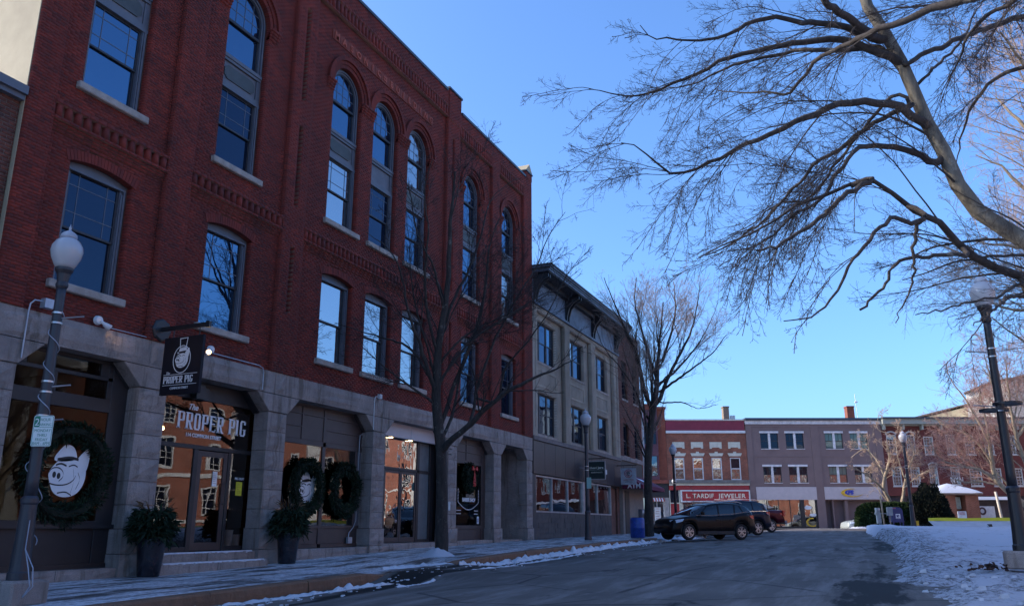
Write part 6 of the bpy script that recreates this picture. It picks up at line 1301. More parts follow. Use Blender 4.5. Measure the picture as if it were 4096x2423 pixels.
bush('hedge', fpt(25.9, .15, 58.5), (1.9, .8), 1.35, 9000, GRN2, 'clipped green hedge behind the utility cabinet and mailbox', 51, boxy=True, cat='hedge')
bush('bush', fpt(28.3, .15, 57.5), (1.35, 1.1), 2.45, 12000, GRD, 'large dark rounded bush between the far lamp and the brick kiosk', 52)
# ================================================================== STREET LAMPS
LP = mat('lamp_paint', (.026, .026, .034), .45, var=.2); LPB = mat('lamp_paint_black', (.010, .010, .014), .45)
b = NB('lamp_globe'); b.base((.50, .50, .52)); b.set(Roughness=.15, IOR=1.45); b.p.inputs['Transmission Weight'].default_value = .2; b.p.inputs['Specular IOR Level'].default_value = .7; GLB = b.m
def lamp(x, y_, z0, H, label, m, arms=(), plinth=0., group='street lamps with acorn globes', wide=None, n=20):
    t = thing('street_lamp', (x, y_, z0), label, 'street lamp', group); k = H/5.4
    def L(name, prof, mm, parent, sm=True, nn=n):
        mb = MB(WF); mb.lathe((x, y_, z0), [(r, h*k) for r, h in prof], nn); return mb.build(name, mm, parent, smooth=sm)
    if plinth: mb = MB(WF); mb.box(x-.30, x+.30, z0-plinth, z0, -y_-.30, -y_+.30); mb.build('plinth', M['granite'], t, bevel=.03)
    L('base', [(.155, 0), (.155, .10), (.14, .12), (.13, .30), (.118, .7), (.11, 1.05), (.122, 1.08), (.122, 1.14), (.092, 1.18)], m, t, False)
    p = L('pole', [(.09, 1.16), (.086, 1.4), (.070, 4.25), (.070, 4.38)], m, t)
    L('capital', [(.072, 4.36), (.092, 4.40), (.092, 4.44), (.08, 4.47), (.10, 4.60), (.135, 4.66), (.135, 4.70)], m, t, False)
    g = L('globe', [(.13, 4.70), (.16, 4.75), (.215, 4.87), (.238, 4.98), (.228, 5.06), (.175, 5.15), (.115, 5.20)], GLB, t)
    L('cap', [(.118, 5.195), (.125, 5.215), (.12, 5.26), (.08, 5.30), (.035, 5.33), (.014, 5.35), (.024, 5.37), (.007, 5.42), (.0, 5.45)], mat('frosted_cap', (.35, .36, .40), .3), g)
    mb = MB(WF); mb.lathe((x, y_, z0), [(.05, 4.70*k), (.05, 4.95*k), (.0, 4.97*k)], 10); mb.build('bulb_holder', M['white'], g)
    for (hz, dx, dy) in arms:
        mb = MB(WF); mb.tube([(x, y_, z0+hz*k), (x+dx, y_+dy, z0+hz*k+.03)], .012, 6); a_ = mb.build('banner_arm', mat('arm_grey', (.25, .25, .28), .4, metal=.5), t)
        for o_ in (-.09, .07): mb = MB(WF); mb.lathe((x, y_, z0+(hz+o_)*k), [(.078, 0), (.086, .0), (.086, .025), (.078, .025)], n); mb.build('clamp', mat('steel_band', (.5, .5, .52), .3, metal=.8), t)
    return t
Rr3 = rt
lampA = lamp(-11.52, 8.62, -.73, 5.4, 'grey street lamp with stone plinth and wrapped cable at the left edge', LP, [(3.88, .42*rt[0], .42*rt[1]), (2.80, .36*rt[0], .36*rt[1]), (2.28, .32*rt[0], .32*rt[1])], plinth=.35)
lamp(-11.1, 33.3, -.50, 5.35, 'dark street lamp in front of the bronze panelled shop beside the black hanging sign', LP, [(2.9, -.3*rt[0], -.3*rt[1])])
lamp(float(fw[0]*52+rt[0]*10.03), float(fw[1]*52+rt[1]*10.03), -.32, 5.4, 'black street lamp behind the dark hatchback nose, before the jeweller', LPB, [(3.0, .3, 0.)])
lamp(float(fw[0]*80+rt[0]*15.42), float(fw[1]*80+rt[1]*15.42), -.1, 4.7, 'farthest street lamp, its globe just right of the black lamp before the jeweller', LPB)
lamp(float(fw[0]*48+rt[0]*22.6), float(fw[1]*48+rt[1]*22.6), .03, 5.4, 'street lamp with sunlit globe beside the mailbox in the snow', LP, [(3.3, -.45*rt[0], -.45*rt[1])])
lampR = lamp(2.32, 18.46, -.42, 5.4, 'black street lamp with planter rings at the right edge under the drooping limb', LPB, [(3.75, -.52*rt[0], -.52*rt[1]), (2.68, -.52*rt[0], -.52*rt[1])], plinth=.32)
q = MB(WF)
for z, off in ((2.30, .14), (2.17, -.12)): q.lathe((2.32+off, 18.46+off*.4, z), [(.24, 0), (.26, 0), (.26, .045), (.24, .045), (.24, 0)], 24, cap=False); q.box(2.32+off-.25, 2.32+off+.25, z, z+.03, -18.48-off*.4, -18.44-off*.4)
tag(q.build('basket_ring', LPB), 'pair of empty black basket rings clamped to the right lamp pole', 'bracket')
# cable on the left lamp
q = MB(WF); pts = []
for k in range(120):
    t = k/119; a = t*2*PI*7; zz = 3.6-3.5*t+.0; r = .092+.004*math.sin(k)
    if t > .62: a = 2*PI*7*.62+1.2*math.sin(t*30); r = .12+.05*math.sin(t*40)
    pts.append((-11.52+r*math.cos(a), 8.62+r*math.sin(a), zz-.35))
q.tube(pts, .007, 5)
for s_ in (0, 1): q.tube([(-11.36, 8.55, .1), (-11.30, 8.5, -.3), (-11.16+s_*.1, 8.48, -.55), (-11.1+.06*s_, 8.5, -.8), (-11.22, 8.5, -.95)], .008, 5)
tag(q.build('cable', mat('pale_cable', (.32, .34, .40), .5)), 'pale cable wound round the left lamp pole and hanging to the pavement', 'cable')
# parking sign on left lamp
FS = Fr(tuple(np.array((-11.52, 8.62, 0))-fw*.125), tuple(rt), tuple(-fw))
WG = mat('sign_white', (.62, .66, .64), .5, var=.05); SG = mat('sign_green', (.0, .17, .10), .5, var=.1)
ps = thing('parking_sign', tuple(FS(.1, 1.1)), 'white and green two hour parking sign strapped to the left lamp', 'sign')
def rrect(u0, u1, z0, z1, r): return [(u1-r+r*math.cos(a), z1-r+r*math.sin(a)) for a in np.linspace(0, PI/2, 5)]+[(u0+r+r*math.cos(a), z1-r+r*math.sin(a)) for a in np.linspace(PI/2, PI, 5)]+[(u0+r+r*math.cos(a), z0+r+r*math.sin(a)) for a in np.linspace(PI, 1.5*PI, 5)]+[(u1-r+r*math.cos(a), z0+r+r*math.sin(a)) for a in np.linspace(1.5*PI, 2*PI, 5)]
a, b_, c, d = -.045, .255, 1.16, 1.62
q = MB(FS); q.prism(rrect(a, b_, c, d, .03), -.004, 0); q.build('plate', WG, ps)
q = MB(FS); o = rrect(a+.008, b_-.008, c+.008, d-.008, .026); i_ = rrect(a+.014, b_-.014, c+.014, d-.014, .022); q.ring(o+[o[0]], i_+[i_[0]], 0, .0015); q.prism(rrect(a+.014, a+.095, d-.175, d-.014, .015), 0, .0014); q.box(a+.095, b_-.014, d-.178, d-.172, 0, .0014); q.build('border', SG, ps)
text('2', FS, a+.054, d-.15, .0025, .15, WG, ps, 'lettering', 'CENTER', depth=.001)
for s_, zz, sz, al in (('HOUR', d-.085, .065, .175), ('PARKING', d-.155, .058, .172)): text(s_, FS, a+al, zz, .0015, sz, SG, ps, 'lettering', 'CENTER', depth=.001, xs=.82)
for s_, zz in (('MONDAY', c+.215), ('THRU', c+.145), ('FRIDAY', c+.08), ('8AM - 6PM', c+.025)): text(s_, FS, (a+b_)/2, zz, .0015, .062, SG, ps, 'lettering', 'CENTER', depth=.001, xs=.9)
# pub hanging sign
FB = Fr((XF, 13.40, 0), (1, 0, 0), (0, -1, 0))
hs = thing('hanging_sign', (XF, 13.4, 4.25), 'large black hanging pub sign with a pig emblem on a heavy bracket', 'sign')
q = MB(FB); q.box(0.02, 1.45, 4.24, 4.33, -.03, .03); q.box(1.38, 1.48, 4.22, 4.35, -.035, .035); q.build('bracket', M['black'], hs)
q = MB(WF); q.lathe((XF+.03, 13.40, 4.27), [(.27, 0), (.27, .05), (.22, .07)], 8, axis=(1, 0, 0)); q.build('wall_plate', M['black'], hs, bevel=.01)
q = MB(FB); q.box(.24, 1.36, 2.78, 4.06, -.04, .04); q.build('board', mat('sign_black', (.008, .008, .014), .6, spec=.2), hs, bevel=.008)
q = MB(FB)
for u in (.45, 1.2): q = MB(FB); q.tube([FB(u, 4.06), FB(u, 4.24)], .012, 6); q.build('hanger', M['black'], hs)
pig(FB, hs, .80, 3.55, .40, .042, M['decal'], INK, hat=False)
q = MB(FB); q.ring([(.8+.25*math.cos(t), 3.55+.31*math.sin(t)) for t in np.linspace(0, 2*PI, 37)], [(.8+.235*math.cos(t), 3.55+.293*math.sin(t)) for t in np.linspace(0, 2*PI, 37)], .040, .0445)
q.ring([(.70, 4.02), (.72, 3.80), (.90, 3.80), (.93, 4.03), (.70, 4.02)], [(.715, 4.005), (.732, 3.815), (.888, 3.815), (.913, 4.015), (.715, 4.005)], .04, .046)
q.prism([(.70, 3.72), (.93, 3.74), (.91, 3.80), (.72, 3.79)], .042, .047); q.box(.32, 1.28, 3.215, 3.225, .04, .044); q.box(.32, 1.28, 2.985, 2.995, .04, .044); q.build('emblem_frame', M['decal'], hs)
slab('PROPER PIG', FB, .335, 3.03, .155, .078, .026, .014, .0405, M['decal'], hs)
text('The', FB, .38, 3.235, .042, .075, M['decal'], hs, shear=.35); text('COMMON STREET', FB, .80, 2.895, .042, .07, M['decal'], hs, align='CENTER', xs=.9)
def hang(name, y_, u0, u1, z0, z1, zb, m, lab, frame=None, cat='sign'):
    F = Fr((XF, y_, 0), (1, 0, 0), (0, -1, 0)); t = thing(name, (XF, y_, zb), lab, cat)
    q = MB(F); q.box(0.0, u1+.05, zb-.02, zb+.03, -.02, .02); q.build('bracket', M['black'], t)
    for u in (u0+.2, u1-.2): q = MB(F); q.tube([F(u, z1), F(u, zb)], .01, 5); q.build('hanger', M['black'], t)
    q = MB(F); q.box(u0, u1, z0, z1, -.02, .02); q.build('board', m, t)
    if frame: q = MB(F); frame_box(q, u0-.01, u1+.01, z0-.01, z1+.01, .03, -.028, .028); q.build('frame', frame, t)
    return F, t
F1, t1 = hang('hanging_sign', 43.0, .27, 1.20, 2.48, 3.42, 3.56, mat('sign_deep_green', (.008, .018, .016), .5), 'black framed hanging sign lettered Edward Jones INVESTMENTS behind the lamp', AL)
text('Edward', F1, .33, 3.03, .03, .155, mat('sign_cream', (.55, .53, .45), .6), t1, xs=.85, off=.003); text('Jones', F1, .80, 3.03, .03, .155, mat('sign_cream', (.55, .53, .45), .6), t1, xs=.9, off=.008)
q = MB(F1); q.box(.33, 1.14, 2.965, 2.975, .02, .025); q.build('rule', mat('sign_cream', (.55, .53, .45), .6), t1); text('INVESTMENTS', F1, .735, 2.80, .03, .10, mat('sign_cream', (.55, .53, .45), .6), t1, align='CENTER', xs=1.0)
F2, t2 = hang('hanging_sign', 49.1, .28, 1.23, 2.47, 3.44, 3.60, mat('sign_pale_grey', (.36, .38, .42), .5), 'pale grey hanging sign with a red round monogram, farther along the street')
RDL = mat('logo_red', (.32, .03, .03), .5); q = MB(F2); c0 = (.755, 3.12)
for r0, r1, a0, a1 in ((.25, .215, .35, 5.95), (.17, .135, .8, 5.5)): q.ring([(c0[0]+r0*math.cos(t), c0[1]+r0*math.sin(t)) for t in np.linspace(a0, a1, 24)], [(c0[0]+r1*math.cos(t), c0[1]+r1*math.sin(t)) for t in np.linspace(a0, a1, 24)], .02, .028)
q.build('monogram', RDL, t2); q = MB(F2); q.ring([(c0[0]+.095*math.cos(t), c0[1]+.11*math.sin(t)) for t in np.linspace(.0, 5.6, 20)], [(c0[0]+.06*math.cos(t), c0[1]+.075*math.sin(t)) for t in np.linspace(0, 5.6, 20)], .02, .03); q.box(c0[0]-.08, c0[0]+.09, c0[1]-.015, c0[1]+.018, .02, .031); q.build('monogram_letter', INK, t2)
text('CHRISTOPHER', F2, .755, 2.72, .025, .095, RDL, t2, align='CENTER', xs=1.05); text('HASTINGS', F2, .755, 2.60, .025, .095, mat('sign_ink', (.06, .06, .07), .6), t2, align='CENTER', xs=1.1)
q = MB(Fr((-11.1, 33.3-.11, 0), (1, 0, 0), (0, -1, 0))); q.prism(rrect(.02, .22, 1.55, 2.0, .02), 0, .005); tag(q.build('parking_sign', mat('sign_pale_green', (.25, .40, .36), .6)), 'small pale green sign edge-on on the lamp before the bronze shop', 'sign')
# wall fittings
def flood(y_, z, lab):
    t = thing('wall_light', (XF+.05, y_, z), lab, 'wall light', 'white floodlights over the pub front'); q = MB(WF); q.lathe((XF+.04, y_, z), [(.09, 0), (.10, .02), (.08, .09), (0, .10)], 14, axis=(1, 0, 0)); q.build('mount', M['white'], t, smooth=False)
    ax = Vector((.25, .85, -.5)).normalized() if y_ < 13 else Vector((.35, -.85, -.45)).normalized(); p = Vector((XF+.13, y_, z-.01))
    q = MB(WF); q.lathe(p, [(.03, 0), (.035, .10), (.05, .14), (.075, .25), (.07, .25), (.03, .17)], 14, axis=ax, cap=False); q.build('shade', M['white'], t, smooth=True)
    q = MB(WF); q.lathe(p+ax*.19, [(.0, 0), (.045, .0), (.05, .03), (.0, .045)], 12, axis=ax); q.build('bulb', emit('flood_glow', (1., .62, .25), 9), t)
    l = bpy.data.lights.new('flood_light', 'SPOT'); l.energy = 2.0; l.spot_size = R(80); l.color = (1, .65, .3); l.shadow_soft_size = .04; lo = bpy.data.objects.new('flood_light', l); COL.objects.link(lo); lo.parent = t; lo.location = (p+ax*.26)-Vector(t.location); lo.rotation_euler = (-ax).to_track_quat('Z', 'Y').to_euler()
flood(11.72, 4.12, 'white floodlight above the first window, aimed at the pub sign'); flood(14.93, 4.13, 'white floodlight right of the pub sign, aimed back at the board')
q = MB(FM); q.box(10.38, 10.58, 4.06, 4.24, .10, .24); q.tube([FM(10.38, 4.18, .16), FM(10.25, 4.18, .12), FM(10.2, 4.10, .08), FM(10.19, 3.95, .07), FM(10.19, 3.05, .07)], .016, 6); tag(q.build('sensor_box', mat('galvanised', (.38, .40, .44), .4, metal=.4)), 'small grey box on a bent conduit above the first window', 'wall box')
q = MB(FM); q.tube([FM(11.9, 4.04, .02), FM(13.0, 4.05, .02), FM(13.35, 4.02, .02), FM(13.9, 4.03, .02)], .010, 6); tag(q.build('conduit', mat('galvanised', (.38, .40, .44), .4, metal=.4)), 'thin grey conduit from the first floodlight to the sign bracket', 'conduit')
q = MB(FM); q.tube([FM(14.98, 4.07, .03), FM(16.7, 4.06, .05), FM(16.85, 4.02, .06), FM(16.9, 3.9, .06), FM(16.9, 3.45, .06)], .013, 6); tag(q.build('conduit', mat('galvanised', (.38, .40, .44), .4, metal=.4)), 'grey conduit bending down the granite from the floodlight right of the pub sign', 'conduit')
q = MB(FM); q.box(22.38, 22.52, 3.98, 4.12, .05, .14); q.tube([FM(22.36, 4.04, .06), FM(22.24, 4.02, .06), FM(22.2, 3.9, .06), FM(22.2, 2.97, .06)], .013, 6); tag(q.build('sensor_box', M['white']), 'small white box and conduit above the pier left of the double doors', 'wall box')
q = MB(FM); q.tube([FM(22.22, 2.85, -.35), FM(22.1, 2.8, -.35), FM(22.08, 2.6, -.35), FM(22.08, .2, -.35), FM(21.95, 0, -.35), FM(21.75, -.15, -.35), FM(21.72, -.3, -.35)], .012, 6); q.box(21.66, 21.86, -.46, -.28, -.38, -.3); tag(q.build('conduit', mat('galvanised', (.38, .40, .44), .4)), 'long thin conduit with outlet box beside the right wreath', 'conduit')
q = MB(FM); q.box(15.0, 15.28, 2.98, 3.34, -.48, -.28); q.box(15.32, 15.5, 2.98, 3.3, -.5, -.38); tag(q.build('loudspeaker', M['black'], bevel=.01), 'black loudspeaker box over the pub door glass', 'loudspeaker')
for k, (u, h) in enumerate(((16.95, .38), (17.25, .27))):
    q = MB(WF); c = FM(u, -.44, -.72); q.lathe(c, [(.11, 0), (.13, h-.02), (.14, h-.02), (.14, h), (.125, h), (.10, .03)], 18); tag(q.build('bucket', mat('white_plastic', (.66, .70, .72), .5), smooth=False), ('taller', 'shorter')[k]+' white bucket standing behind the pub door sidelight', 'bucket', 'buckets behind the pub glass')
for k, (u, z, dd) in enumerate(((10.35, 2.15, -2.2), (10.9, 2.35, -3.4), (10.2, .95, -1.6), (10.75, .95, -2.6), (14.4, 2.4, -2.5), (15.9, 2.45, -2.2))):
    q = MB(FM); q.tube([FM(u, z+.06, dd), FM(u, 3.5, dd)], .006, 4); q.cur = 1; q.lathe(FM(u, z, dd), [(0, -.05), (.035, -.03), (.04, 0), (.02, .05), (0, .06)], 10)
    tag(q.build('pendant_lamp', [M['black'], emit('warm_bulb', (1., .5, .16), 14)]), ['warm bulb high at the far left of the pub window', 'second warm bulb inside the pub window, deeper in the room', 'low warm bulb at the left edge of the pub window', 'low warm bulb next to the one at the left edge', 'warm bulb behind the left end of the lettered transom', 'warm bulb behind the middle of the lettered transom'][k], 'pendant lamp', 'warm bulbs inside the pub')
# cord round the nearer street tree and its tag
q = MB(WF)
for k in range(4): zz = 2.05+.16*k; q.tube([(-11.75+(.20)*math.cos(a), 22.0+.20*math.sin(a), zz+.07*math.sin(a)) for a in np.linspace(0, 2*PI, 14)], .012, 4)
tag(q.build('cord', mat('rope', (.22, .20, .17), .9)), 'light cord wound round the fork of the nearer street tree', 'cord')
q = MB(Fr((-11.5, 21.8, 0), tuple(rt), tuple(-fw))); q.box(.0, .05, .48, .72, 0, .012); tag(q.build('paper_tag', M['white']), 'narrow white paper tag on the nearer street tree trunk', 'paper tag')
# blue barrel
bx, by = -10.9, 40.2; t = thing('litter_bin', (bx, by, G(by)), 'round blue litter barrel on the pavement by the far street tree', 'litter bin')
BL = mat('barrel_blue', (.015, .05, .26), .4, var=.35, scale=6)
q = MB(WF); q.lathe((bx, by, G(by)), [(.33, .02), (.345, .06), (.35, .45), (.36, .47), (.35, .49), (.35, .86), (.33, .92), (.27, .95), (.2, .95), (.2, .7)], 24, cap=True); q.build('barrel', BL, t, smooth=True)
q = MB(WF); q.lathe((bx, by, G(by)), [(.20, .951), (.28, .952), (.28, .965), (.20, .965)], 20); q.build('lid', mat('barrel_lid', (.02, .04, .14), .4), t)
# ---------------------------------------------------------------- things beyond
def FP(dist): return Fr(fw*dist, rt, -fw)
F6 = FP(56); k6 = 56/42; BM = mat('mailbox_blue', (.012, .025, .11), .4)
t = thing('mailbox', fpt(25.3, .08, 56), 'dark blue round topped street mailbox with white eagle label in the snow', 'mailbox')
q = MB(F6); zb, zt = .33, 1.10; q.prism([(25.0, zb), (25.78, zb), (25.74, zt)]+[(25.39+.35*math.cos(a), zt+.19*math.sin(a)) for a in np.linspace(.1, PI-.1, 8)]+[(25.04, zt)], -.5, 0); q.build('body', BM, t)
q = MB(F6)
for u in (25.05, 25.68):
    for d0 in (-.06, -.5): q = MB(F6); q.box(u, u+.07, .02, .34, d0, d0+.06); q.build('leg', BM, t)
q = MB(F6); q.box(25.26, 25.56, .56, .86, 0, .006); lab = q.build('label', M['white'], t)
q = MB(F6); q.prism([(25.29, .78), (25.45, .80), (25.53, .72), (25.40, .70), (25.47, .64), (25.33, .66)], .006, .009); q.box(25.29, 25.53, .585, .61, .006, .009); q.build('eagle_mark', BM, lab)
q = MB(F6); q.box(25.12, 25.3, 1.19, 1.25, .0, .01); q.build('sticker', mat('sticker_red', (.4, .1, .1), .6), t)
t = thing('utility_cabinet', fpt(24.3, .1, 56), 'grey electric meter cabinet beside a wooden post, left of the mailbox', 'utility cabinet')
GC = mat('cabinet_grey', (.22, .25, .26), .5)
q = MB(F6); q.box(23.98, 24.22, .95, 1.25, -.15, .12); q.box(24.02, 24.28, .25, .95, -.15, .05); q.box(23.92, 24.1, .82, .95, -.1, .1); q.build('cabinet', GC, t); q = MB(F6); q.lathe(F6(24.12, 1.13, .12), [(.07, 0), (.07, .08), (0, .09)], 12, axis=-fw); q.build('meter', AL, t)
q = MB(F6); q.box(24.72, 25.08, .75, 1.3, -.1, .05); q.build('junction_box', GC, t); q = MB(F6); q.box(24.24, 24.74, .86, .90, -.05, -.01); q.build('rail', GC, t)
q = MB(F6); q.prism([(24.50, .1), (24.58, .1), (24.52, 2.0), (24.44, 2.0)], -.25, -.17); q.box(24.88, 24.93, .1, .8, -.1, -.05); tag(q.build('wooden_post', mat('post_wood', (.28, .22, .15), .85)), 'leaning wooden post between the meter cabinet and the mailbox', 'post')
q = MB(FP(48)); q.box(22.72, 22.86, .1, .36, -.1, .1); tag(q.build('yellow_box', mat('yellow_paint', (.55, .33, .02), .5)), 'small yellow box at the foot of the sunlit lamp', 'box')
# kiosk
FK = FP(62); t = thing('brick_kiosk', fpt(32.5, .3, 62), 'small brick kiosk with snow covered pyramid roof and a pale notice panel', 'kiosk')
kx = 62/50; kb_m = brickmat('kiosk_brick', BU, (.38, .12, .06), (.30, .09, .045), (.35, .25, .18))
q = MB(FK); q.box(25.15*kx, 26.2*kx, .4, 1.85*kx, -2.6, 0); q.box(26.75*kx, 27.52*kx, .4, 1.85*kx, -2.6, .1); q.box(26.2*kx, 26.75*kx, .4, 1.85*kx, -2.6, -.9); q.build('wall', kb_m, t)
q = MB(FK); q.box(24.95*kx, 27.72*kx, 1.85*kx, 1.95*kx, -2.9, .35); q.build('eave', mat('eave_wood', (.20, .13, .09), .8), t)
vs = []; fs = []; u0, u1, d0, d1 = 24.93*kx, 27.74*kx, -2.92, .38; n = 12
for j in range(n+1):
    for i in range(n+1):
        s_, r_ = i/n, j/n; e = max(abs(2*s_-1), abs(2*r_-1)); z = 1.95*kx+.62*kx*(1-e)**.75+.02*nz(s_*6, r_*6); vs.append((u0+(u1-u0)*s_, z, d0+(d1-d0)*r_))
for j in range(n):
    for i in range(n): a = j*(n+1)+i; fs.append((a, a+n+1, a+n+2, a+1))
MB(FK).add(vs, fs).build('snow_roof', SN, t, smooth=True)
q = MB(FK); q.box(26.18*kx, 26.66*kx, 1.05*kx, 1.74*kx, -.5, -.42); q.build('notice_panel', mat('notice_green', (.42, .45, .36), .7), t)
q = MB(FK)
for k in range(8): q.box(26.22*kx, 26.6*kx, (1.12+.075*k)*kx, (1.135+.075*k)*kx, -.42, -.415)
q.build('notice_print', mat('print_grey', (.2, .22, .18), .7), t)
q = MB(FP(60)); kk = 60/50; q.box(26.2*kk, 26.72*kk, .5*kk, .92*kk, 0, .04); sg_ = q.build('notice_board', mat('board_pale', (.45, .5, .55), .6)); tag(sg_, 'small white board with red heading before the kiosk', 'sign')
text('SKATING', FP(60), 26.46*kk, .80*kk, .05, .1, mat('ink_red', (.4, .05, .08), .6), sg_, 'lettering', 'CENTER'); text('WELCOME', FP(60), 26.46*kk, .72*kk, .05, .08, mat('ink_red', (.4, .05, .08), .6), sg_, 'lettering', 'CENTER')
# rink boards
F4 = FP(45); kq = 45/40; t = thing('rink_boards', fpt(24.5, .1, 45), 'low ice rink boards with bright yellow cap and draped white liner', 'rink')
YL = mat('rink_yellow', (.62, .58, .03), .5, var=.08)
q = MB(F4); n = 40
for i in range(n):
    u0, u1 = (19.6+(27.5-19.6)*i/n)*kq, (19.6+(27.5-19.6)*(i+1)/n)*kq; z0 = .29*kq+.015*math.sin(i*.9); z1 = .43*kq+.05*kq*i/n*.3; q.box(u0, u1, z0, z1+.01*math.sin(i*.5), -.12, .0)
q.build('cap_rail', YL, t)
vs = []; fs = []; n = 90; K = 6
for i in range(n+1):
    for k in range(K+1):
        u = (19.55+(27.5-19.55)*i/n)*kq; f_ = k/K; vs.append((u, .29*kq*(1-f_)+(.06-.004*i/n*10)*f_, .0+f_*.5+.10*nz(u*2.5, f_*2, 3)*(f_ > 0)))
for i in range(n):
    for k in range(K): a = i*(K+1)+k; fs.append((a, a+1, a+K+2, a+K+1))
MB(F4).add(vs, fs).build('liner', mat('liner_white', (.40, .44, .50), .45, var=.1), t, smooth=True)
for u in (22.1, 23.3, 25.2): q = MB(F4); q.prism([(u*kq, -.02), ((u+.13)*kq, -.02), ((u+.11)*kq, .17), ((u+.02)*kq, .17)], .3, .6); q.build('weight', M['black'], t)
# posts and banner beyond
F8 = FP(66); k8 = 66/60
for k, (a0, a1) in enumerate(((34.31, 34.47), (35.24, 35.41))):
    q = MB(F8); q.prism([(a1*k8, .6), ((a1+.12)*k8, .6), ((a0+.10)*k8, 2.7), (a0*k8, 2.7)], -.1, .1); tag(q.build('wooden_post', mat('post_pale', (.42, .37, .30), .8)), ('left', 'right')[k]+' of two pale leaning posts right of the kiosk', 'post')
q = MB(F8); q.box(33.0*k8, 34.25*k8, .7, 1.45*k8, -.3, -.25); tb = q.build('banner', mat('banner_white', (.5, .5, .52), .7)); tag(tb, 'white banner with a round dark emblem beyond the rink', 'banner')
q = MB(F8); q.lathe(F8(33.35*k8, 1.12*k8, -.24), [(.16, 0), (.30, 0), (.30, .02), (.16, .02), (.16, 0)], 20, axis=-fw, cap=False); q.build('emblem', mat('emblem_dark', (.06, .03, .04), .7), tb)
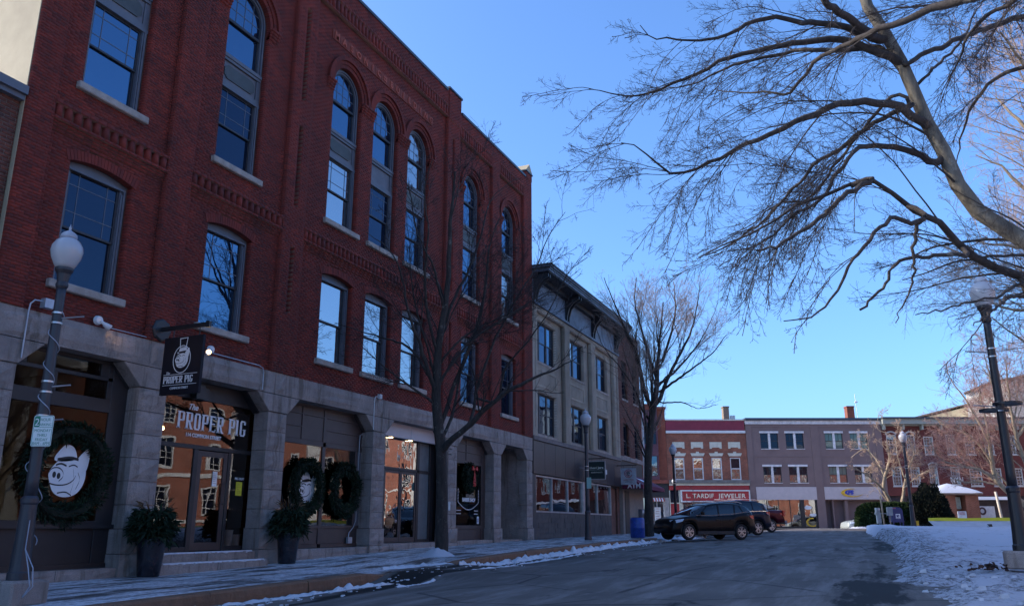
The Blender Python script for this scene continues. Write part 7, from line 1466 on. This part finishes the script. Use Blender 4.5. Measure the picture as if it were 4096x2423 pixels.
# ================================================================== VEHICLES
TY = mat('tyre', (.012, .012, .013), .85); RM = mat('alloy', (.45, .45, .47), .3, metal=.7); RD_ = mat('rim_dark', (.02, .02, .022), .4); CG = glass('car_glass', 1.55, (.008, .01, .014), wav=.0); HL = mat('headlamp', (.55, .6, .68), .1); TLm = mat('tail_lamp', (.45, .02, .015), .2); CH = mat('chrome', (.7, .7, .72), .12, metal=1.); CL = mat('cladding', (.02, .02, .022), .7)
def paint(name, c, met=.1):
    b = NB(name); dn = b.ramp(b.noise(2.5, 5, .7), [(.4, 0.), (.8, .5)]); b.base(b.mix(dn, c, tuple(x*.7+.012 for x in c))); b.set(Metallic=met, Roughness=.32); b.p.inputs['Coat Weight'].default_value = .05; b.p.inputs['Specular IOR Level'].default_value = .15; b.p.inputs['Coat Roughness'].default_value = .08; return b.m
def vehicle(name, label, cat, pos, hd, P):
    """hd: unit heading (x,y). local u forward, z up, d right."""
    U = np.array((hd[0], hd[1], 0)); U /= np.linalg.norm(U); N = np.array((U[1], -U[0], 0)); F = Fr(pos, U, N); t = thing(name, pos, label, cat)
    wb, wr, W = P['wb'], P['wr'], P['w']/2; f0, r0 = wb/2, -wb/2; ar = wr*1.2
    top = P['hood']; bot = P['bottom']
    us_ = np.unique(np.round(np.r_[np.linspace(top[0][0], top[-1][0], 56), f0+ar*np.cos(np.linspace(0, PI, 15)), r0+ar*np.cos(np.linspace(0, PI, 15))], 3)); us_ = us_[(us_ >= min(top[0][0], top[-1][0])) & (us_ <= max(top[0][0], top[-1][0]))]
    tp = sorted(top); bt = sorted(bot); vs = []; n = 8
    ue = (tp[0][0], tp[-1][0])
    def hw(u):
        e = max(0, (abs(u-(ue[0]+ue[1])/2)/((ue[1]-ue[0])/2)-.70)/.30); return W*(1-P.get('round', .16)*e**2.2)
    for u in us_:
        zt = np.interp(u, [p[0] for p in tp], [p[1] for p in tp]); zb = np.interp(u, [p[0] for p in bt], [p[1] for p in bt])
        for c in (f0, r0):
            if abs(u-c) < ar: zb = max(zb, wr+math.sqrt(ar*ar-(u-c)**2)*.98)
        w = hw(u); zb = min(zb, zt-.05); h = zt-zb
        prof = [(w*.90, zb), (w*.985, zb+.06*h), (w, zb+.35*h), (w*.995, zb+.62*h), (w*.965, zb+.86*h), (w*.90, zb+.97*h), (w*.70, zt), (0, zt+P.get('crown', .025))]
        vs += [(u, z, -y_) for y_, z in prof]+[(u, z, y_) for y_, z in prof]
    fs = []; K = 16
    for i in range(len(us_)-1):
        for s_ in (0, 8):
            for k in range(7):
                a = i*K+s_+k; q_ = (a, a+K, a+K+1, a+1); fs.append(q_[::-1] if s_ == 0 else q_)
    for i in (0, len(us_)-1): fs.append(tuple([i*K+k for k in range(8)]+[i*K+8+k for k in range(6, -1, -1)]))
    bd = MB(F).add(vs, fs).build('body', P['paint'], t, smooth=True)
    q = MB(F); q.box(r0-.3, f0+.3, .22, .45, -W*.8, W*.8); q.build('underbody', M['black'], t)
    if P.get('clad', True):
        for s_ in (-1, 1):
            q = MB(F)
            for c in (f0, r0):
                o = arc(c, wr, ar+.055, -.05, PI+.05, 18); i_ = arc(c, wr, ar-.01, -.05, PI+.05, 18); dd = (W*.975*s_, W*1.012*s_); q.ring(o, i_, min(dd), max(dd))
            dd = (W*.94*s_, W*1.005*s_); q.box(r0+ar, f0-ar, .24, .38, min(dd), max(dd)); q.build('cladding', CL, t)
    g = P.get('house')
    if g:     # greenhouse: list (u,z) belt to roof loop
        gt = sorted(g); vs = []; gu = np.linspace(gt[0][0], gt[-1][0], 40); zb0 = P['belt']; rf = max(p[1] for p in g)
        for u in gu:
            z = np.interp(u, [p[0] for p in gt], [p[1] for p in gt]); zb = np.interp(u, [p[0] for p in tp], [p[1] for p in tp])-.04; f_ = max(0, (z-zb)/(rf-zb)); w0 = hw(u)*.93
            for s_ in (-1, 1):
                for a, b_4 in ((0, 0), (.5, .08), (.85, .16), (.97, .24)): vs.append((u, zb+(z-zb)*a, s_*w0*(1-b_4*(.5+.5*f_)*1.1)))
                vs.append((u, z+.012*f_, 0))
        fs = []
        for i in range(len(gu)-1):
            for s_ in (0, 5):
                for k in range(4): a = i*10+s_+k; q_ = (a, a+10, a+11, a+1); fs.append(q_[::-1] if s_ == 0 else q_)
        MB(F).add(vs, fs).build('glasshouse', CG, t, smooth=True)
        def pt(u, a, s_, out=.006):
            z = np.interp(u, [p[0] for p in gt], [p[1] for p in gt]); zb = np.interp(u, [p[0] for p in tp], [p[1] for p in tp])-.04; f_ = max(0, (z-zb)/(rf-zb)); w0 = hw(u)*.93
            b_4 = np.interp(a, [0, .5, .85, .97], [0, .08, .16, .24]); return (u, zb+(z-zb)*a, s_*(w0*(1-b_4*(.5+.5*f_)*1.1)+out))
        for s_ in (-1, 1):
            q = MB(F)
            for (ua, ub, wa) in P['pillars']:      # from belt ua to roof ub
                v = []
                for a in (0, .5, .85, .99): uu = ua+(ub-ua)*a; v += [pt(uu-wa/2, a, s_), pt(uu+wa/2, a, s_)]
                q.add(v, [((2*k, 2*k+1, 2*k+3, 2*k+2) if s_ > 0 else (2*k+1, 2*k, 2*k+2, 2*k+3)) for k in range(3)])
            rail = [u for u in np.linspace(P['roof'][0], P['roof'][1], 16)]; v = []
            for u in rail: v += [pt(u, .86, s_), pt(u, .97, s_)]
            q.add(v, [(2*k, 2*k+2, 2*k+3, 2*k+1) for k in range(15)]); q.build('pillar', P['paint'], t)
            q = MB(F); v = []
            for u in np.linspace(P['pillars'][0][0], P['pillars'][-1][0], 12): a_ = pt(u, .0, s_, .012); v += [(a_[0], a_[1]+.035, a_[2]), (a_[0], a_[1]+.06, a_[2])]
            q.add(v, [(2*k, 2*k+2, 2*k+3, 2*k+1) for k in range(11)]); q.build('belt_trim', CH if P.get('chrome') else mat('dull_trim', (.16, .16, .18), .3, metal=.5), t)
        v = []
        rus = np.linspace(P['roof'][0], P['roof'][1], 14)
        for u in rus:
            for s_, a in ((-1, .97), (-1, 1.02), (1, 1.02), (1, .97)):
                z = np.interp(u, [p[0] for p in gt], [p[1] for p in gt]); w_ = hw(u)*.93*(1-.26*(1 if a < 1 else 1.7)); v.append((u, z+(.0 if a < 1 else .028), s_*w_))
        MB(F).add(v, [(4*i+k, 4*i+4+k, 4*i+5+k, 4*i+1+k) for i in range(13) for k in range(3)]+[(0, 1, 2, 3), (55, 54, 53, 52)]).build('roof', P['paint'], t, smooth=False)
        if P.get('rack'):
            for s_ in (-1, 1): q = MB(F); w_ = W*.62*s_; q.tube([F(P['roof'][0]*.8, rf+.03, w_), F(P['roof'][0]*.7, rf+.08, w_), F(P['roof'][1]*.85, rf+.05, w_), F(P['roof'][1]*.95, rf-.02, w_)], .016, 6); q.build('roof_rail', CH if P.get('chrome') else AL, t)
        for s_ in (-1, 1): q = MB(F); c = P['mirror']; a_ = (W*.98*s_, (W*.98+.17)*s_); q.box(c-.06, c+.07, P['belt']+.02, P['belt']+.16, min(a_), max(a_)); q.build('mirror', P['paint'], t, bevel=.03)
    for c in (f0, r0):
        for s_ in (-1, 1):
            cx = F(c, wr, s_*(W-.02)); ax = Vector(N*s_); q = MB(F); q.lathe(cx, [(wr*.62, -.2), (wr*.93, -.2), (wr, -.16), (wr, -.04), (wr*.93, 0), (wr*.66, .005), (wr*.64, -.02)], 32, axis=ax, cap=False); wh = q.build('tyre', TY, t, smooth=True)
            q = MB(F); q.lathe(cx, [(0, -.06), (wr*.64, -.06), (wr*.66, -.012), (wr*.62, -.01), (wr*.60, -.05)], 28, axis=ax, cap=False); rim = q.build('rim', RD_, t)
            q = MB(Fr(cx, U*(-s_ if False else 1), N*s_)) if s_ > 0 else MB(Fr(cx, -U, N*s_)); nn = P.get('spokes', 5)
            for k in range(nn):
                a = 2*PI*k/nn+.3
                for o_ in (-.13, .13):
                    c1, s1 = math.cos(a+o_*.5), math.sin(a+o_*.5); c2, s2 = math.cos(a+o_*1.7), math.sin(a+o_*1.7); w1 = wr*.055
                    p0 = (wr*.12*c1, wr*.12*s1); p1 = (wr*.63*c2, wr*.63*s2); nx_, ny_ = -s2*w1, c2*w1
                    q.add([(p0[0]-nx_, p0[1]-ny_, -.012), (p0[0]+nx_, p0[1]+ny_, -.012), (p1[0]+nx_, p1[1]+ny_, -.004), (p1[0]-nx_, p1[1]-ny_, -.004)], [(0, 3, 2, 1)] if s_ > 0 or True else [(0, 1, 2, 3)])
            q.lathe(cx, [(0, -.008), (wr*.16, -.008), (wr*.15, -.02)], 14, axis=ax, cap=False); q.lathe(cx, [(wr*.60, -.008), (wr*.655, -.004), (wr*.66, -.02)], 28, axis=ax, cap=False)
            q.build('spoke', RM, rim)
    for s_ in (-1, 1):
        uf = ue[1]; z = P['lampz']; w_ = hw(uf-.25); q = MB(F); yy = s_*w_
        v = [(uf-.08, z-.03, s_*W*.62), (uf-.04, z+.06, s_*W*.55), (uf-.55, z+.13, s_*hw(uf-.55)*.99), (uf-.45, z+.02, s_*hw(uf-.45)*1.005), (uf-.2, z-.04, s_*hw(uf-.2)*1.01), (uf-.2, z+.09, s_*hw(uf-.2)*.965)]
        q.add(v, [(0, 4, 5, 1), (4, 3, 2, 5)] if s_ > 0 else [(1, 5, 4, 0), (5, 2, 3, 4)]); q.build('headlight', HL, t)
        ur = ue[0]; z = P['tailz']; q = MB(F); v = [(ur+.01, z-.10, s_*W*.60), (ur+.01, z+.06, s_*W*.60), (ur+.12, z+.08, s_*hw(ur+.12)*1.0), (ur+.12, z-.10, s_*hw(ur+.12)*1.012), (ur+.42, z+.06, s_*hw(ur+.42)*.992), (ur+.36, z-.04, s_*hw(ur+.36)*1.012)]
        q.add(v, [(0, 1, 2, 3), (3, 2, 4, 5)] if s_ < 0 else [(3, 2, 1, 0), (5, 4, 2, 3)]); q.build('tail_light', TLm, t)
        q = MB(F)
        for u in P.get('seams', ()):
            pr_ = [(hw(u)*1.003, .42), (hw(u)*1.006, .65), (hw(u)*1.003, .80), (hw(u)*.97, P['belt']-.12)]; q.add([(u-.005, z_, s_*w_2) for w_2, z_ in pr_]+[(u+.005, z_, s_*w_2) for w_2, z_ in pr_], [(k, k+1, k+5, k+4) for k in range(3)])
        for u in P.get('handles', ()): q.box(u-.09, u+.09, P['belt']-.20, P['belt']-.17, *sorted((s_*W*.97, s_*W*1.02)))
        q.build('door_trim', M['black'], t)
    return t, F
def along(p0, d_): return (float(p0[0]), float(p0[1]), float(p0[2]))
hd = (-.681, -.733)
c1 = (np.array((-7.76, 36.91))+np.array((-5.73, 39.03)))/2
# axle track offset: measured wheels are the ones on the near (left) side
def place(cx, cy, w): n_ = np.array((hd[1], -hd[0])); n_ = n_/np.linalg.norm(n_); p = np.array((cx, cy))+n_*(w/2); return p
p = place(c1[0], c1[1], 1.8)
suv = dict(wb=2.80, wr=.345, w=1.80, paint=paint('dark_brown_paint', (.006, .005, .006)), hood=[(2.20, .55), (2.19, .76), (2.02, .88), (1.55, .99), (1.15, 1.04), (.3, 1.03), (-1.0, 1.10), (-1.75, 1.20), (-2.12, 1.20), (-2.28, .98), (-2.30, .62)],
    bottom=[(2.22, .30), (1.9, .24), (-1.9, .26), (-2.26, .38)], house=[(1.28, 1.03), (.80, 1.27), (.32, 1.47), (-.1, 1.555), (-.7, 1.59), (-1.4, 1.55), (-1.85, 1.47), (-2.14, 1.20)], belt=1.04, pillars=[(1.0, .28, .08), (-.22, -.28, .09), (-1.08, -1.2, .08), (-1.80, -1.62, .48)], roof=(.32, -1.82), mirror=.72, lampz=.76, tailz=.98, rack=True, seams=(.92, -.30, -1.02), handles=(-.12, -.90), round=.2)
p3 = (float(p[0]), float(p[1]), G(p[1])+.005)
vehicle('parked_car', 'dark brown hatchback parked nose in to the kerb, nearest of the parked vehicles', 'car', (p3[0], p3[1], -.53), hd, suv)
p = place(-6.01+.681*-1.42*1., 46.1-.733*1.42, 1.9)
jp = dict(wb=2.85, wr=.375, w=1.92, paint=paint('blue_black_paint', (.006, .010, .024)), hood=[(2.3, .65), (2.28, .95), (2.1, 1.05), (1.3, 1.14), (.3, 1.16), (-1.6, 1.22), (-2.3, 1.22), (-2.42, 1.0), (-2.44, .70)],
    bottom=[(2.3, .35), (1.9, .3), (-1.9, .32), (-2.44, .42)], house=[(1.1, 1.15), (.6, 1.52), (.2, 1.70), (-.5, 1.76), (-1.6, 1.72), (-2.05, 1.62), (-2.38, 1.2)], belt=1.18, pillars=[(.9, .25, .07), (-.3, -.35, .08), (-1.2, -1.25, .08), (-2.1, -1.95, .16)], roof=(.2, -1.98), mirror=.7, lampz=.9, tailz=1.12, rack=True, chrome=True, spokes=5, seams=(-.3, -1.2), handles=(-.1, -1.), round=.18)
vehicle('parked_car', 'dark blue estate with chrome roof rails parked behind the hatchback', 'car', (float(p[0]), float(p[1]), -.40), hd, jp)
p = place(-6.44-.681*1.9, 56.06-.733*1.9, 2.0)
tk = dict(wb=3.75, wr=.40, w=2.02, paint=paint('maroon_paint', (.07, .008, .014), .3), hood=[(2.9, .8), (2.88, 1.1), (2.4, 1.22), (1.4, 1.28), (-.2, 1.30), (-.35, 1.36), (-2.95, 1.38), (-2.98, .80)], bottom=[(2.9, .45), (0, .42), (-2.98, .60)],
    house=[(1.5, 1.27), (1.0, 1.62), (.6, 1.82), (0, 1.90), (-.8, 1.88), (-1.05, 1.35)], belt=1.30, pillars=[(1.3, .65, .08), (.2, .1, .08), (-.85, -.82, .2)], roof=(.62, -.85), mirror=1.1, lampz=.98, tailz=1.12, clad=False, seams=(.2, -.9, -1.0), handles=(.35,), round=.06, spokes=5)
tt, Ft = vehicle('pickup_truck', 'maroon pickup truck, only its bed and rear wheel showing past the dark estate', 'truck', (float(p[0]), float(p[1]), -.30), hd, tk)
q = MB(Ft); q.box(-3.15, -2.96, .50, .72, -.98, .98); q.build('rear_bumper', mat('bumper_grey', (.18, .18, .2), .4), tt, bevel=.03)
for s_ in (-1, 1): q = MB(Ft); q.box(-2.99, -2.82, .98, 1.34, *sorted((s_*.86, s_*1.025))); q.build('tail_light', TLm, tt, bevel=.01)
# silver car behind the snow bank
k7 = 80/60; pc = fw*80+rt*(24.9*k7)
sv_ = dict(suv); sv_.update(paint=paint('silver_paint', (.34, .37, .36), .3), wb=2.7)
vehicle('parked_car', 'silver green car with snow on its windscreen half hidden by the snow bank', 'car', (float(pc[0]), float(pc[1]), -.40), tuple((-rt)[:2]-.15*fw[:2]), sv_)
q = MB(Fr(pc, rt, -fw)); q.add([(-1.25, .60, .8), (-.7, 1.02, .55), (-.5, 1.05, -.4), (-1.2, .62, -.6)], [(0, 1, 2, 3)]); q.add([(-.7, 1.10, .5), (.6, 1.12, .55), (.6, 1.12, -.4), (-.5, 1.10, -.4)], [(0, 1, 2, 3)])
heap('snow_heap', fpt(24.0*1.32, -.12, 78), 1.15, .36, 12, 'sunlit snow heap before the silver car')
# brush pile at foot of right lamp
rg = np.random.default_rng(77); n = 55; a = rg.uniform(0, 2*PI, n); C = np.c_[1.75+rg.normal(scale=.22, size=n), 18.3+rg.normal(scale=.18, size=n), np.full(n, psnow(1.75, 18.3)+.02)+rg.uniform(0, .1, n)]
tq = thing('leaf_litter', (1.75, 18.3, psnow(1.75, 18.3)), 'clump of dead brown leaves in the snow at the foot of the right lamp', 'leaf litter'); sprays('leaves', C, np.c_[np.cos(a), np.sin(a), rg.uniform(-.2, .9, n)], rg.uniform(.06, .16, n), .06, mat('dead_leaf', (.07, .03, .02), .9, isl=.6), tq, rg)
